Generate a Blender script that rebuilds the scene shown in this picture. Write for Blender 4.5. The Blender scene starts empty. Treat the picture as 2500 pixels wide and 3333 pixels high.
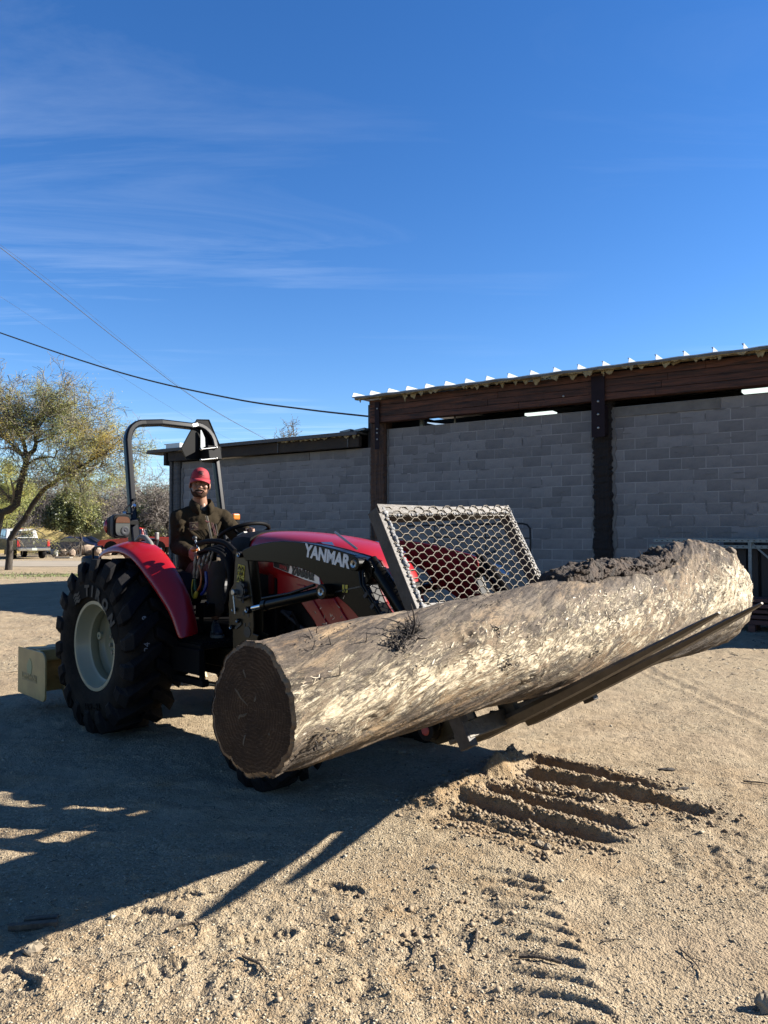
import bpy, bmesh, math, random
import numpy as np
from mathutils import Vector, Matrix, Quaternion, Euler
R = math.radians
random.seed(7)
rng = np.random.default_rng(11)
C = bpy.context.scene.collection
scene = bpy.context.scene

# ------------------------------------------------------------------ camera
FOC, HZ, EYE = 2500.0, 1740.0, 1.5
PITCH = math.atan((HZ - 1666.5) / FOC)
cam_d = bpy.data.cameras.new('camera')
cam = bpy.data.objects.new('camera', cam_d)
C.objects.link(cam)
cam_d.sensor_fit = 'VERTICAL'
cam_d.sensor_height = 36.0
cam_d.lens = 36.0 * FOC / 3333.0
cam_d.clip_start = 0.05
cam_d.clip_end = 12000
cam.location = (0, 0, EYE)
cam.rotation_euler = (R(90) + PITCH, 0, 0)
scene.camera = cam

# ------------------------------------------------------------------ light
SUN_EL = R(28.6)
SUN_AZ = math.atan2(0.995, 0.10)            # from +Y towards +X
SDIR = Vector((math.sin(SUN_AZ) * math.cos(SUN_EL), math.cos(SUN_AZ) * math.cos(SUN_EL), math.sin(SUN_EL)))
sun_d = bpy.data.lights.new('sun', 'SUN')
sun_d.energy = 5.0
sun_d.angle = R(0.53)
sun_d.color = (1.0, 0.94, 0.84)
sun = bpy.data.objects.new('sun', sun_d)
C.objects.link(sun)
sun.location = (30, 8, 20)
sun.rotation_euler = SDIR.to_track_quat('Z', 'Y').to_euler()

world = bpy.data.worlds.new('World')
scene.world = world
world.use_nodes = True
wt = world.node_tree
wt.nodes.clear()
def wn(t, **k):
    n = wt.nodes.new(t)
    for a, b in k.items(): setattr(n, a, b)
    return n
sky = wn('ShaderNodeTexSky', sky_type='NISHITA')
sky.sun_disc = False
sky.sun_elevation = SUN_EL
sky.sun_rotation = SUN_AZ
sky.altitude = 900
sky.air_density = 1.0
sky.dust_density = 0.05
sky.ozone_density = 3.0
hsv = wn('ShaderNodeHueSaturation')
hsv.inputs['Saturation'].default_value = 1.27
hsv.inputs['Hue'].default_value = 0.509
wt.links.new(sky.outputs[0], hsv.inputs['Color'])
tc = wn('ShaderNodeTexCoord')
sep = wn('ShaderNodeSeparateXYZ')
wt.links.new(tc.outputs['Generated'], sep.inputs[0])
def wmath(op, a, b=None, clamp=False):
    n = wn('ShaderNodeMath', operation=op); n.use_clamp = clamp
    for i, s in enumerate((a, b)):
        if s is None: continue
        if isinstance(s, (int, float)): n.inputs[i].default_value = s
        else: wt.links.new(s, n.inputs[i])
    return n.outputs[0]
# cirrus on a flat sheet high up: direction projected on a plane
zz = wmath('MAXIMUM', sep.outputs[2], 0.03)
cu = wmath('DIVIDE', sep.outputs[0], zz)
cv = wmath('DIVIDE', sep.outputs[1], zz)
cmb = wn('ShaderNodeCombineXYZ')
wt.links.new(cu, cmb.inputs[0]); wt.links.new(cv, cmb.inputs[1])
mp = wn('ShaderNodeMapping')
mp.inputs['Rotation'].default_value = (0, 0, R(-14)); mp.inputs['Location'].default_value = (2.6, 1.1, 0)
mp.inputs['Scale'].default_value = (0.22, 1.15, 1)
wt.links.new(cmb.outputs[0], mp.inputs[0])
n1 = wn('ShaderNodeTexNoise'); n1.inputs['Scale'].default_value = 1.3; n1.inputs['Detail'].default_value = 9
n1.inputs['Roughness'].default_value = 0.62; n1.inputs['Distortion'].default_value = 0.9
wt.links.new(mp.outputs[0], n1.inputs['Vector'])
mp2 = wn('ShaderNodeMapping'); mp2.inputs['Scale'].default_value = (0.25, 0.25, 1); mp2.inputs['Location'].default_value = (1.3, 5.2, 0)
wt.links.new(cmb.outputs[0], mp2.inputs[0])
n2 = wn('ShaderNodeTexNoise'); n2.inputs['Scale'].default_value = 1.0; n2.inputs['Detail'].default_value = 3
wt.links.new(mp2.outputs[0], n2.inputs['Vector'])
r1 = wn('ShaderNodeMapRange'); r1.inputs['From Min'].default_value = 0.49; r1.inputs['From Max'].default_value = 0.86
wt.links.new(n1.outputs['Fac'], r1.inputs['Value'])
r2 = wn('ShaderNodeMapRange'); r2.inputs['From Min'].default_value = 0.38; r2.inputs['From Max'].default_value = 0.66
wt.links.new(n2.outputs['Fac'], r2.inputs['Value'])
cl = wmath('MULTIPLY', r1.outputs[0], r2.outputs[0])
r3 = wn('ShaderNodeMapRange'); r3.inputs['From Min'].default_value = 0.46; r3.inputs['From Max'].default_value = 0.10
r3.inputs['To Min'].default_value = 0.18; r3.inputs['To Max'].default_value = 1.0
wt.links.new(sep.outputs[2], r3.inputs['Value'])
cl = wmath('MULTIPLY', cl, r3.outputs[0])
cl = wmath('MULTIPLY', cl, 0.80, True)
# the one brighter mare's tail low in the north-west
mixc = wn('ShaderNodeMixRGB'); mixc.inputs['Color2'].default_value = (7.2, 7.9, 8.6, 1)
wt.links.new(cl, mixc.inputs['Fac']); wt.links.new(hsv.outputs[0], mixc.inputs['Color1'])
bg = wn('ShaderNodeBackground'); bg.inputs['Strength'].default_value = 0.05
wt.links.new(mixc.outputs[0], bg.inputs['Color'])
wo = wn('ShaderNodeOutputWorld'); wt.links.new(bg.outputs[0], wo.inputs[0])

vs = scene.view_settings
vs.view_transform = 'Standard'; vs.look = 'None'; vs.gamma = 1; vs.exposure = 2.0
vs.use_curve_mapping = False
scene.cycles.max_bounces = 6
scene.cycles.diffuse_bounces = 3
scene.cycles.glossy_bounces = 3
scene.cycles.transparent_max_bounces = 6

# ------------------------------------------------------------------ frames of the place
TH = R(44)
F2 = np.array([math.cos(TH), -math.sin(TH)]); L2 = np.array([math.sin(TH), math.cos(TH)])
TO = np.array([-1.592, 6.543])              # ground under the tractor's rear axle
def ray(px, py):
    x = (px - 1250) / FOC; y = (1666.5 - py) / FOC
    c, s = math.cos(PITCH), math.sin(PITCH)
    return np.array([x, c - s * y, s + c * y])
def P(px, py, d):                           # the point that lies d metres ahead
    r = ray(px, py) * d / ray(px, py)[1]
    return Vector((r[0], r[1], r[2] + EYE))
def G(px, py, z=0.0):
    r = ray(px, py); t = (z - EYE) / r[2]
    return Vector((r[0] * t, r[1] * t, z))
def TL(px, py, lat):                        # tractor coordinates on the plane y = lat
    r = ray(px, py); t = (lat + TO @ L2) / (r[:2] @ L2); p = t * r
    return (float((p[:2] - TO) @ F2), lat, float(p[2] + EYE))
def TF(px, py, xf):
    r = ray(px, py); t = (xf + TO @ F2) / (r[:2] @ F2); p = t * r
    return (xf, float((p[:2] - TO) @ L2), float(p[2] + EYE))
def W2T(w):
    d = np.array([w[0], w[1]]) - TO
    return Vector((float(d @ F2), float(d @ L2), w[2]))

# ------------------------------------------------------------------ noise
def _h(ix, iy, iz, s):
    n = (ix * 374761393 + iy * 668265263 + iz * 2147483647 + s * 1274126177).astype(np.int64) & 0xffffffff
    n = ((n ^ (n >> 13)) * 1274126177) & 0xffffffff
    n = ((n ^ (n >> 16)) * 2246822519) & 0xffffffff
    return ((n ^ (n >> 15)) & 0xffffff) / float(0xffffff)
def vnoise(x, y, z=None, s=0):
    x = np.asarray(x, float); y = np.asarray(y, float)
    z = np.zeros_like(x) if z is None else np.asarray(z, float)
    ix, iy, iz = np.floor(x).astype(np.int64), np.floor(y).astype(np.int64), np.floor(z).astype(np.int64)
    fx, fy, fz = x - ix, y - iy, z - iz
    fx, fy, fz = [t * t * (3 - 2 * t) for t in (fx, fy, fz)]
    out = 0
    for a in (0, 1):
        for b in (0, 1):
            for c in (0, 1):
                w = (fx if a else 1 - fx) * (fy if b else 1 - fy) * (fz if c else 1 - fz)
                out = out + w * _h(ix + a, iy + b, iz + c, s)
    return out * 2 - 1
def fbm(x, y, z=None, s=0, o=4, g=0.5):
    t = 0; a = 1; k = 1; n = 0
    for i in range(o):
        t = t + a * vnoise(np.asarray(x) * k + 17.3 * i, np.asarray(y) * k - 9.1 * i, None if z is None else np.asarray(z) * k, s + i)
        n += a; a *= g; k *= 2.03
    return t / n

# ------------------------------------------------------------------ mesh helpers
class MB:
    def __init__(s): s.v = []; s.f = []; s.m = []
    def add(s, v, f, mi=0):
        o = len(s.v); s.v += [tuple(p) for p in v]; s.f += [tuple(i + o for i in q) for q in f]; s.m += [mi] * len(f); return s
    def box(s, c, d, rot=None, mi=0):
        x, y, z = [k / 2 for k in d]
        v = [Vector((a * x, b * y, e * z)) for a in (-1, 1) for b in (-1, 1) for e in (-1, 1)]
        if rot is not None:
            m = rot if isinstance(rot, (Matrix, Quaternion)) else Euler(rot).to_matrix()
            v = [m @ p for p in v]
        v = [p + Vector(c) for p in v]
        return s.add(v, [(0, 1, 3, 2), (4, 6, 7, 5), (0, 4, 5, 1), (2, 3, 7, 6), (0, 2, 6, 4), (1, 5, 7, 3)], mi)
    def bar(s, a, b, w, h, up=(0, 0, 1), mi=0):
        a, b = Vector(a), Vector(b); d = (b - a); L = d.length; d.normalize()
        up = Vector(up); sd = up.cross(d)
        if sd.length < 1e-4: sd = Vector((1, 0, 0)).cross(d)
        sd.normalize(); u = d.cross(sd)
        m = Matrix((d, sd, u)).transposed()
        return s.box((a + b) / 2, (L, w, h), m, mi)
    def tube(s, pts, r, n=8, caps=True, mi=0, flat=1.0):
        pts = [Vector(p) for p in pts]; k = len(pts)
        rr = r if isinstance(r, (list, tuple, np.ndarray)) else [r] * k
        vv = []; ref = None
        for i, p in enumerate(pts):
            t = pts[min(i + 1, k - 1)] - pts[max(i - 1, 0)]
            if t.length < 1e-9: t = Vector((0, 0, 1))
            t.normalize()
            if ref is None: ref = t.orthogonal().normalized()
            else:
                ref = ref - t * ref.dot(t)
                ref = t.orthogonal().normalized() if ref.length < 1e-6 else ref.normalized()
            b = t.cross(ref)
            for j in range(n):
                a = 2 * math.pi * j / n
                vv.append(p + (ref * math.cos(a) + b * math.sin(a) * flat) * rr[i])
        ff = []
        for i in range(k - 1):
            for j in range(n):
                q = (j + 1) % n
                ff.append((i * n + j, i * n + q, (i + 1) * n + q, (i + 1) * n + j))
        if caps and n > 2:
            ff.append(tuple(range(n))[::-1]); ff.append(tuple((k - 1) * n + j for j in range(n)))
        return s.add(vv, ff, mi)
    def rect(s, pts, w, h, up=(0, 1, 0), mi=0):    # rectangular section swept along pts; w across up, h along up
        pts = [Vector(p) for p in pts]; k = len(pts); vv = []; up = Vector(up)
        for i, p in enumerate(pts):
            t = (pts[min(i + 1, k - 1)] - pts[max(i - 1, 0)]).normalized()
            sd = t.cross(up).normalized(); u = sd.cross(t)
            for a, b in ((-1, -1), (1, -1), (1, 1), (-1, 1)):
                vv.append(p + sd * a * w / 2 + u * b * h / 2)
        ff = [(i * 4 + j, i * 4 + (j + 1) % 4, (i + 1) * 4 + (j + 1) % 4, (i + 1) * 4 + j) for i in range(k - 1) for j in range(4)]
        ff += [(3, 2, 1, 0), tuple((k - 1) * 4 + j for j in range(4))]
        return s.add(vv, ff, mi)
    def lathe(s, prof, c=(0, 0, 0), axis='y', n=48, mi=0, closed=False):
        vv = []
        for r, a in prof:
            for j in range(n):
                t = 2 * math.pi * j / n
                u, w = r * math.cos(t), r * math.sin(t)
                p = {'y': (u, a, w), 'x': (a, u, w), 'z': (u, w, a)}[axis]
                vv.append((p[0] + c[0], p[1] + c[1], p[2] + c[2]))
        k = len(prof)
        ff = [(i * n + j, i * n + (j + 1) % n, ((i + 1) % k) * n + (j + 1) % n, ((i + 1) % k) * n + j)
              for i in range(k if closed else k - 1) for j in range(n)]
        return s.add(vv, ff, mi)
    def cyl(s, a, b, r, n=16, mi=0): return s.tube([a, b], r, n, True, mi)
    def prism(s, poly, a, b, plane='xz', mi=0):     # polygon extruded between a and b on the third axis
        def q(p, t): return {'xz': (p[0], t, p[1]), 'xy': (p[0], p[1], t), 'yz': (t, p[0], p[1])}[plane]
        n = len(poly); v = [q(p, a) for p in poly] + [q(p, b) for p in poly]
        f = [tuple(range(n)), tuple(range(2 * n - 1, n - 1, -1))]
        f += [(i, n + i, n + (i + 1) % n, (i + 1) % n) for i in range(n)]
        return s.add(v, f, mi)
    def loft(s, secs, caps=True, mi=0):
        n = len(secs[0]); v = [p for q in secs for p in q]
        f = [(i * n + j, i * n + (j + 1) % n, (i + 1) * n + (j + 1) % n, (i + 1) * n + j) for i in range(len(secs) - 1) for j in range(n)]
        if caps: f += [tuple(range(n))[::-1], tuple((len(secs) - 1) * n + j for j in range(n))]
        return s.add(v, f, mi)
    def grid(s, pts, nu, nv, mi=0):
        return s.add(pts, [(i * nv + j, i * nv + j + 1, (i + 1) * nv + j + 1, (i + 1) * nv + j) for i in range(nu - 1) for j in range(nv - 1)], mi)
    def ball(s, c, r, n=8, rot=None, mi=0):
        r = r if isinstance(r, (tuple, list)) else (r, r, r)
        vv = []; m = n; k = 2 * n
        for i in range(m + 1):
            t = math.pi * i / m
            for j in range(k):
                a = 2 * math.pi * j / k
                p = Vector((r[0] * math.sin(t) * math.cos(a), r[1] * math.sin(t) * math.sin(a), r[2] * math.cos(t)))
                if rot is not None: p = rot @ p
                vv.append(p + Vector(c))
        ff = [(i * k + j, (i + 1) * k + j, (i + 1) * k + (j + 1) % k, i * k + (j + 1) % k) for i in range(m) for j in range(k)]
        return s.add(vv, ff, mi)

OFF = {}
def finish(o, parent):
    C.objects.link(o)
    if parent is not None: o.parent = parent
    return o
def build(name, mb, mat, parent=None, bevel=0, smooth=None, seg=2, off=None):
    me = bpy.data.meshes.new(name)
    of = OFF.get(parent.name, Vector((0, 0, 0))) if parent is not None else Vector((0, 0, 0))
    if off is not None: of = Vector(off)
    me.from_pydata([(p[0] - of[0], p[1] - of[1], p[2] - of[2]) for p in mb.v], [], mb.f)
    for m in (mat if isinstance(mat, (list, tuple)) else [mat]): me.materials.append(m)
    if any(mb.m): me.polygons.foreach_set('material_index', mb.m)
    bm = bmesh.new(); bm.from_mesh(me); bmesh.ops.recalc_face_normals(bm, faces=bm.faces); bm.to_mesh(me); bm.free()
    if smooth is not None:
        me.polygons.foreach_set('use_smooth', [True] * len(me.polygons))
        try: me.set_sharp_from_angle(angle=R(smooth))
        except Exception: pass
    o = bpy.data.objects.new(name, me)
    finish(o, parent); OFF[o.name] = of
    if bevel:
        b = o.modifiers.new('bevel', 'BEVEL'); b.width = bevel; b.segments = seg; b.limit_method = 'ANGLE'; b.angle_limit = R(35)
        b.harden_normals = False
    return o
def npmesh(name, v, f, mat, parent=None, smooth=False, attrs=None):
    me = bpy.data.meshes.new(name)
    v = np.asarray(v, np.float32); f = np.asarray(f, np.int32)
    me.vertices.add(len(v)); me.vertices.foreach_set('co', v.ravel())
    k = f.shape[1]
    me.loops.add(f.size); me.loops.foreach_set('vertex_index', f.ravel())
    me.polygons.add(len(f)); me.polygons.foreach_set('loop_start', np.arange(0, f.size, k, dtype=np.int32))
    if smooth: me.polygons.foreach_set('use_smooth', np.ones(len(f), bool))
    for nm, arr in (attrs or {}).items():
        dom = 'POINT' if len(arr) == len(v) else 'FACE'
        a = me.attributes.new(nm, 'FLOAT', dom); a.data.foreach_set('value', np.asarray(arr, np.float32))
    me.update(calc_edges=True); me.validate()
    me.materials.append(mat)
    o = bpy.data.objects.new(name, me)
    return finish(o, parent)
def thing(name, label, cat, loc=(0, 0, 0), rot=(0, 0, 0), group=None, off=(0, 0, 0)):
    o = bpy.data.objects.new(name, None); C.objects.link(o)
    o.empty_display_size = 0.2
    o.location = loc; o.rotation_euler = rot
    OFF[o.name] = Vector(off)
    return tag(o, label, cat, group)
def tag(o, label, cat=None, group=None):
    o['label'] = label
    if cat: o['category'] = cat
    if group: o['group'] = group
    return o
def struct(o): o['kind'] = 'structure'; return o
def stuff(o): o['kind'] = 'stuff'; return o
def tthing(name, label, cat, base, group=None):     # a thing built in tractor coordinates
    b = Vector(base)
    w = (TO[0] + F2[0] * b.x + L2[0] * b.y, TO[1] + F2[1] * b.x + L2[1] * b.y, b.z)
    return thing(name, label, cat, w, (0, 0, -TH), group, b)

# ------------------------------------------------------------------ materials
KC = .48          # colours below were mixed for a brighter key; this brings them to real-world reflectance
def mat(name, col, rough=0.6, metal=0.0, coat=0.0, var=0.0, vs=6.0, col2=None, bump=0.0, bs=60.0, objr=0.0, stretch=(1, 1, 1), spec=0.5, detail=5, crough=0.05, attr=None, trans=0, dust=0, dustcol=(.42, .34, .24)):
    kk = KC if metal < .6 else KC * 1.25
    col = tuple(c * kk for c in col); dustcol = tuple(c * KC for c in dustcol)
    if col2 is not None: col2 = tuple(c * kk for c in col2)
    if attr: attr = [tuple(c * kk for c in q) for q in attr]
    m = bpy.data.materials.new(name); m.use_nodes = True
    nt = m.node_tree; N = nt.nodes; Lk = nt.links
    b = N['Principled BSDF']
    b.inputs['Roughness'].default_value = rough; b.inputs['Metallic'].default_value = metal
    b.inputs['Specular IOR Level'].default_value = spec
    if coat: b.inputs['Coat Weight'].default_value = coat; b.inputs['Coat Roughness'].default_value = crough
    base = (*col, 1)
    b.inputs['Base Color'].default_value = base
    cur = None
    tcn = N.new('ShaderNodeTexCoord'); mpn = N.new('ShaderNodeMapping'); mpn.inputs['Scale'].default_value = stretch
    Lk.new(tcn.outputs['Object'], mpn.inputs[0])
    if col2 is not None or var:
        no = N.new('ShaderNodeTexNoise'); no.inputs['Scale'].default_value = vs; no.inputs['Detail'].default_value = detail; no.inputs['Roughness'].default_value = .62
        Lk.new(mpn.outputs[0], no.inputs['Vector'])
        c2 = col2 if col2 is not None else tuple(c * (1 - var) for c in col)
        mr = N.new('ShaderNodeMapRange'); mr.inputs['From Min'].default_value = .36; mr.inputs['From Max'].default_value = .66
        Lk.new(no.outputs['Fac'], mr.inputs['Value'])
        mx = N.new('ShaderNodeMixRGB'); mx.inputs['Color1'].default_value = base; mx.inputs['Color2'].default_value = (*c2, 1)
        Lk.new(mr.outputs[0], mx.inputs['Fac']); cur = mx.outputs[0]
    if objr:
        oi = N.new('ShaderNodeObjectInfo'); h = N.new('ShaderNodeHueSaturation')
        mr = N.new('ShaderNodeMapRange'); mr.inputs['To Min'].default_value = 1 - objr; mr.inputs['To Max'].default_value = 1 + objr
        Lk.new(oi.outputs['Random'], mr.inputs['Value']); Lk.new(mr.outputs[0], h.inputs['Value'])
        if cur is not None: Lk.new(cur, h.inputs['Color'])
        else: h.inputs['Color'].default_value = base
        cur = h.outputs[0]
    if attr:
        at = N.new('ShaderNodeAttribute'); at.attribute_name = 'tint'
        rp = N.new('ShaderNodeValToRGB'); el = rp.color_ramp.elements
        el[0].color = (*attr[0], 1); el[0].position = 0; el[1].color = (*attr[-1], 1); el[1].position = 1
        for i, c in enumerate(attr[1:-1]):
            e = el.new((i + 1) / (len(attr) - 1)); e.color = (*c, 1)
        Lk.new(at.outputs['Fac'], rp.inputs[0]); cur = rp.outputs[0]
    if dust:
        n3 = N.new('ShaderNodeTexNoise'); n3.inputs['Scale'].default_value = 5; n3.inputs['Detail'].default_value = 8; n3.inputs['Roughness'].default_value = .7
        Lk.new(tcn.outputs['Object'], n3.inputs['Vector'])
        mr = N.new('ShaderNodeMapRange'); mr.inputs['From Min'].default_value = .42; mr.inputs['From Max'].default_value = .8; mr.inputs['To Max'].default_value = dust
        Lk.new(n3.outputs['Fac'], mr.inputs['Value'])
        mx = N.new('ShaderNodeMixRGB'); mx.inputs['Color2'].default_value = (*dustcol, 1)
        if cur is not None: Lk.new(cur, mx.inputs['Color1'])
        else: mx.inputs['Color1'].default_value = base
        Lk.new(mr.outputs[0], mx.inputs['Fac']); cur = mx.outputs[0]
    if cur is not None: Lk.new(cur, b.inputs['Base Color'])
    if bump:
        n2 = N.new('ShaderNodeTexNoise'); n2.inputs['Scale'].default_value = bs; n2.inputs['Detail'].default_value = 4
        Lk.new(mpn.outputs[0], n2.inputs['Vector'])
        bp = N.new('ShaderNodeBump'); bp.inputs['Strength'].default_value = min(1, bump); bp.inputs['Distance'].default_value = 0.01 * max(1, bump)
        Lk.new(n2.outputs['Fac'], bp.inputs['Height']); Lk.new(bp.outputs[0], b.inputs['Normal'])
    if trans:
        tr = N.new('ShaderNodeBsdfTranslucent'); ms = N.new('ShaderNodeMixShader'); ms.inputs[0].default_value = trans
        if cur is not None: Lk.new(cur, tr.inputs['Color'])
        else: tr.inputs['Color'].default_value = base
        Lk.new(b.outputs[0], ms.inputs[1]); Lk.new(tr.outputs[0], ms.inputs[2]); Lk.new(ms.outputs[0], N['Material Output'].inputs['Surface'])
    return m

M = {}
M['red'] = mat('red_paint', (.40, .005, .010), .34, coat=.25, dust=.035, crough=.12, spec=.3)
M['rops'] = mat('roll_bar_paint', (.006, .006, .008), .22, spec=.14)
M['sign'] = mat('sign_back', (.006, .006, .007), .7, spec=.15)
M['red_shade'] = mat('red_paint_shaded', (.17, .004, .007), .5, dust=.05, spec=.15)  # the same red, darkened to put shade into the inner faces
M['black'] = mat('black_paint', (.007, .0065, .005), .26, dust=.010, spec=.11)
M['satin'] = mat('satin_black', (.008, .008, .009), .6, dust=.04, bump=.15, bs=200, spec=.07)
M['olive'] = mat('black_paint_olive_reflection', (.034, .027, .013), .28, dust=.05, spec=.22)  # black paint with the ground's olive reflection put into its colour
M['rubber'] = mat('rubber', (.010, .010, .012), .7, dust=.22, bump=.4, bs=90, dustcol=(.12, .10, .08), spec=.06)
M['rubber_dusty'] = mat('rubber_sidewall', (.020, .018, .016), .85, dust=.55, dustcol=(.095, .075, .055), bump=.3, bs=60, spec=.06)
M['letter'] = mat('tyre_lettering', (.15, .135, .11), .8, spec=.1)
M['letter_dark'] = mat('tyre_lettering_dark', (.004, .004, .004), .8, spec=.1)
M['chalk'] = mat('tyre_chalk', (.45, .45, .45), .8)
M['cream'] = mat('cream_rim', (.42, .42, .28), .45, coat=.2, dust=.18, dustcol=(.25, .22, .15))
M['chrome'] = mat('chrome', (.75, .76, .78), .10, metal=1.0)
M['badge'] = mat('chrome_badge', (.85, .88, .95), .35, metal=.35)
M['zinc'] = mat('zinc', (.45, .45, .43), .32, metal=.9)
M['steel'] = mat('raw_steel', (.105, .09, .078), .5, spec=.2, var=.5, vs=14, bump=.2, bs=70, dust=.3, dustcol=(.20, .13, .08))
M['galv'] = mat('expanded_steel', (.26, .22, .165), .6, spec=.15, var=.35, vs=25, dust=.3, dustcol=(.25, .17, .10))
M['weld'] = mat('weld_white', (.46, .455, .45), .6, spec=.15, var=.5, vs=30, bump=1.0, bs=50)
M['fork'] = mat('fork_steel', (.15, .12, .085), .55, metal=.35, var=.45, vs=9, bump=.4, bs=60, dust=.35, dustcol=(.20, .15, .10))
M['grey_plastic'] = mat('grey_plastic', (.055, .058, .066), .5, bump=.1, bs=300, spec=.12)
M['lgrey'] = mat('light_grey_rubber', (.26, .25, .23), .5)
M['seat'] = mat('seat_vinyl', (.012, .012, .014), .5)
M['orange'] = mat('orange_lens_shaded', (.10, .026, .004), .2, coat=.2)  # near lens, darkened to put its shade into the colour
M['orange_lit'] = mat('orange_lens_lit', (.85, .22, .01), .2, coat=.4)  # bright copy of the lens, with the light put into the colour
M['glass'] = mat('lamp_glass', (.11, .11, .12), .12, metal=.5, coat=.3)
M['yellow'] = mat('yellow_sticker', (.62, .50, .02), .45)
M['ink'] = mat('black_ink', (.01, .01, .01), .5)
M['white'] = mat('white_decal', (.95, .95, .93), .5)
M['redink'] = mat('red_ink', (.35, .03, .03), .5)
M['green'] = mat('green_hose', (.01, .10, .03), .4)
M['blue'] = mat('blue_hose', (.01, .03, .22), .4)
M['yellow_cable'] = mat('yellow_plastic', (.60, .42, .03), .4)
M['orange_cable'] = mat('orange_plastic', (.55, .14, .02), .4)
M['silver'] = mat('silver_fitting', (.20, .18, .16), .4, metal=.5)
M['scraper'] = mat('scraper_yellow', (.74, .52, .20), .5, dust=.30, var=.25, vs=7, dustcol=(.25, .18, .10))
M['decal_green'] = mat('decal_green', (.50, .50, .24), .6)
M['decal_brown'] = mat('decal_brown', (.46, .34, .15), .6)
M['block'] = mat('concrete_block', (.36, .342, .330), .95, col2=(.255, .25, .25), vs=3.0, bump=.9, bs=45, objr=.17)
M['mortar'] = mat('mortar', (.54, .52, .50), .95, col2=(.36, .35, .34), vs=1.7, bump=.8, bs=35)
M['render_cement'] = mat('cement_render', (.29, .275, .25), .95, col2=(.21, .20, .19), vs=4, bump=.9, bs=30)
M['beam'] = mat('beam_wood', (.20, .070, .034), .8, col2=(.022, .010, .007), vs=8, stretch=(.18, 1, 2.6), bump=1.5, bs=26, objr=.25, detail=9)
M['post'] = mat('post_wood', (.17, .080, .040), .85, col2=(.026, .014, .010), vs=9, stretch=(2.6, 2.6, .14), bump=2.0, bs=22, detail=9)
M['charred'] = mat('dark_post_wood', (.022, .012, .008), .9, col2=(.008, .005, .004), vs=9, stretch=(2.6, 2.6, .14), bump=2.5, bs=20)
M['fascia'] = mat('fascia_wood', (.055, .035, .018), .85, col2=(.016, .010, .007), vs=2.4, stretch=(.5, 1, 1.4), bump=1.0, bs=20, detail=9)
M['greyboard'] = mat('grey_board', (.16, .155, .15), .85, var=.4, vs=8, stretch=(.2, 1, 3), bump=.6, bs=20)
M['bracket'] = mat('bracket_steel', (.035, .022, .028), .6, var=.3, spec=.1)
M['roof'] = mat('roof_metal', (.60, .62, .64), .35, metal=.5)
M['roof_under'] = mat('roof_edge_metal', (.26, .25, .23), .55, metal=.3, var=.4)
M['foam'] = mat('spray_foam', (.62, .50, .26), .95, col2=(.34, .25, .12), vs=30, bump=1.5, bs=60)
M['dark_in'] = mat('interior_shade', (.012, .012, .014), .8)  # near-black, puts the shade of the interior into its walls and purlins
M['tubelight'] = mat('strip_light', (.8, .85, .85), .4)
_b = M['tubelight'].node_tree.nodes['Principled BSDF']; _b.inputs['Emission Color'].default_value = (.86, 1, .92, 1); _b.inputs['Emission Strength'].default_value = .33
M['sky_glow'] = mat('sky_gap_glow', (.5, .6, .7), .4)  # added glow standing in for sky showing through, no lamp
_b = M['sky_glow'].node_tree.nodes['Principled BSDF']; _b.inputs['Emission Color'].default_value = (.55, .75, 1, 1); _b.inputs['Emission Strength'].default_value = .22
M['strut'] = mat('galvanised_strut', (.30, .36, .38), .45, metal=.5, var=.25, vs=20)
M['lumber'] = mat('red_lumber', (.17, .062, .042), .75, col2=(.10, .036, .026), vs=5, stretch=(.3, 3, 3), objr=.3, bump=.5)
M['dark_board'] = mat('dark_board', (.05, .042, .036), .8, objr=.3)
M['blackpipe'] = mat('black_pipe', (.008, .008, .010), .5, spec=.3)
M['skin'] = mat('skin', (.40, .205, .125), .55, var=.12, vs=30)
M['lips'] = mat('lips', (.30, .10, .075), .5)
M['teeth'] = mat('teeth', (.55, .50, .42), .4)
M['eye'] = mat('eye', (.02, .012, .01), .2)
M['hair'] = mat('dark_hair', (.016, .009, .006), .9, bump=1.0, bs=260, spec=.08)
M['jacket'] = mat('jacket_fabric', (.046, .034, .019), .9, spec=.08, var=.2, vs=12, bump=.5, bs=320)
M['zip'] = mat('zip_trim', (.13, .10, .055), .6)
M['zipred'] = mat('zip_red', (.16, .02, .025), .6)
M['zipblack'] = mat('zip_black', (.012, .01, .009), .7)
M['patch'] = mat('brown_patch', (.14, .065, .035), .8, col2=(.05, .03, .02), vs=60)
M['patchpale'] = mat('pale_stitching', (.40, .34, .20), .8)
M['pants'] = mat('brown_trousers', (.11, .078, .048), .9, bump=.4, bs=300)
M['shoe'] = mat('navy_shoe', (.020, .024, .040), .6)
M['sole'] = mat('shoe_sole', (.22, .20, .17), .7)
M['cap'] = mat('red_cap', (.40, .004, .018), .75, bump=.3, bs=400)
M['capmesh'] = mat('cap_mesh', (.018, .012, .012), .9)
M['cable'] = mat('power_cable', (.012, .012, .013), .6)
M['chip'] = mat('tan_stone', (.44, .36, .25), .9, col2=(.28, .22, .15), vs=20)
M['rock'] = mat('boulder', (.62, .46, .33), .9, col2=(.20, .15, .12), vs=2.2, bump=2.0, bs=7, objr=.15)
M['rock_white'] = mat('pale_boulder', (.8, .8, .8), .9, col2=(.5, .5, .5), vs=2.2, bump=2.0, bs=7)
M['ywall'] = mat('yellow_render', (.80, .62, .25), .9, var=.25, vs=1.2)
M['fence'] = mat('fence_iron', (.035, .025, .02), .6)
M['bark'] = mat('tree_bark', (.040, .031, .025), .95, col2=(.085, .068, .052), vs=10, stretch=(1, 1, .35), bump=2.0, bs=14)
M['twig'] = mat('bare_twig', (.34, .29, .25), .9, var=.4, vs=2)
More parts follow.
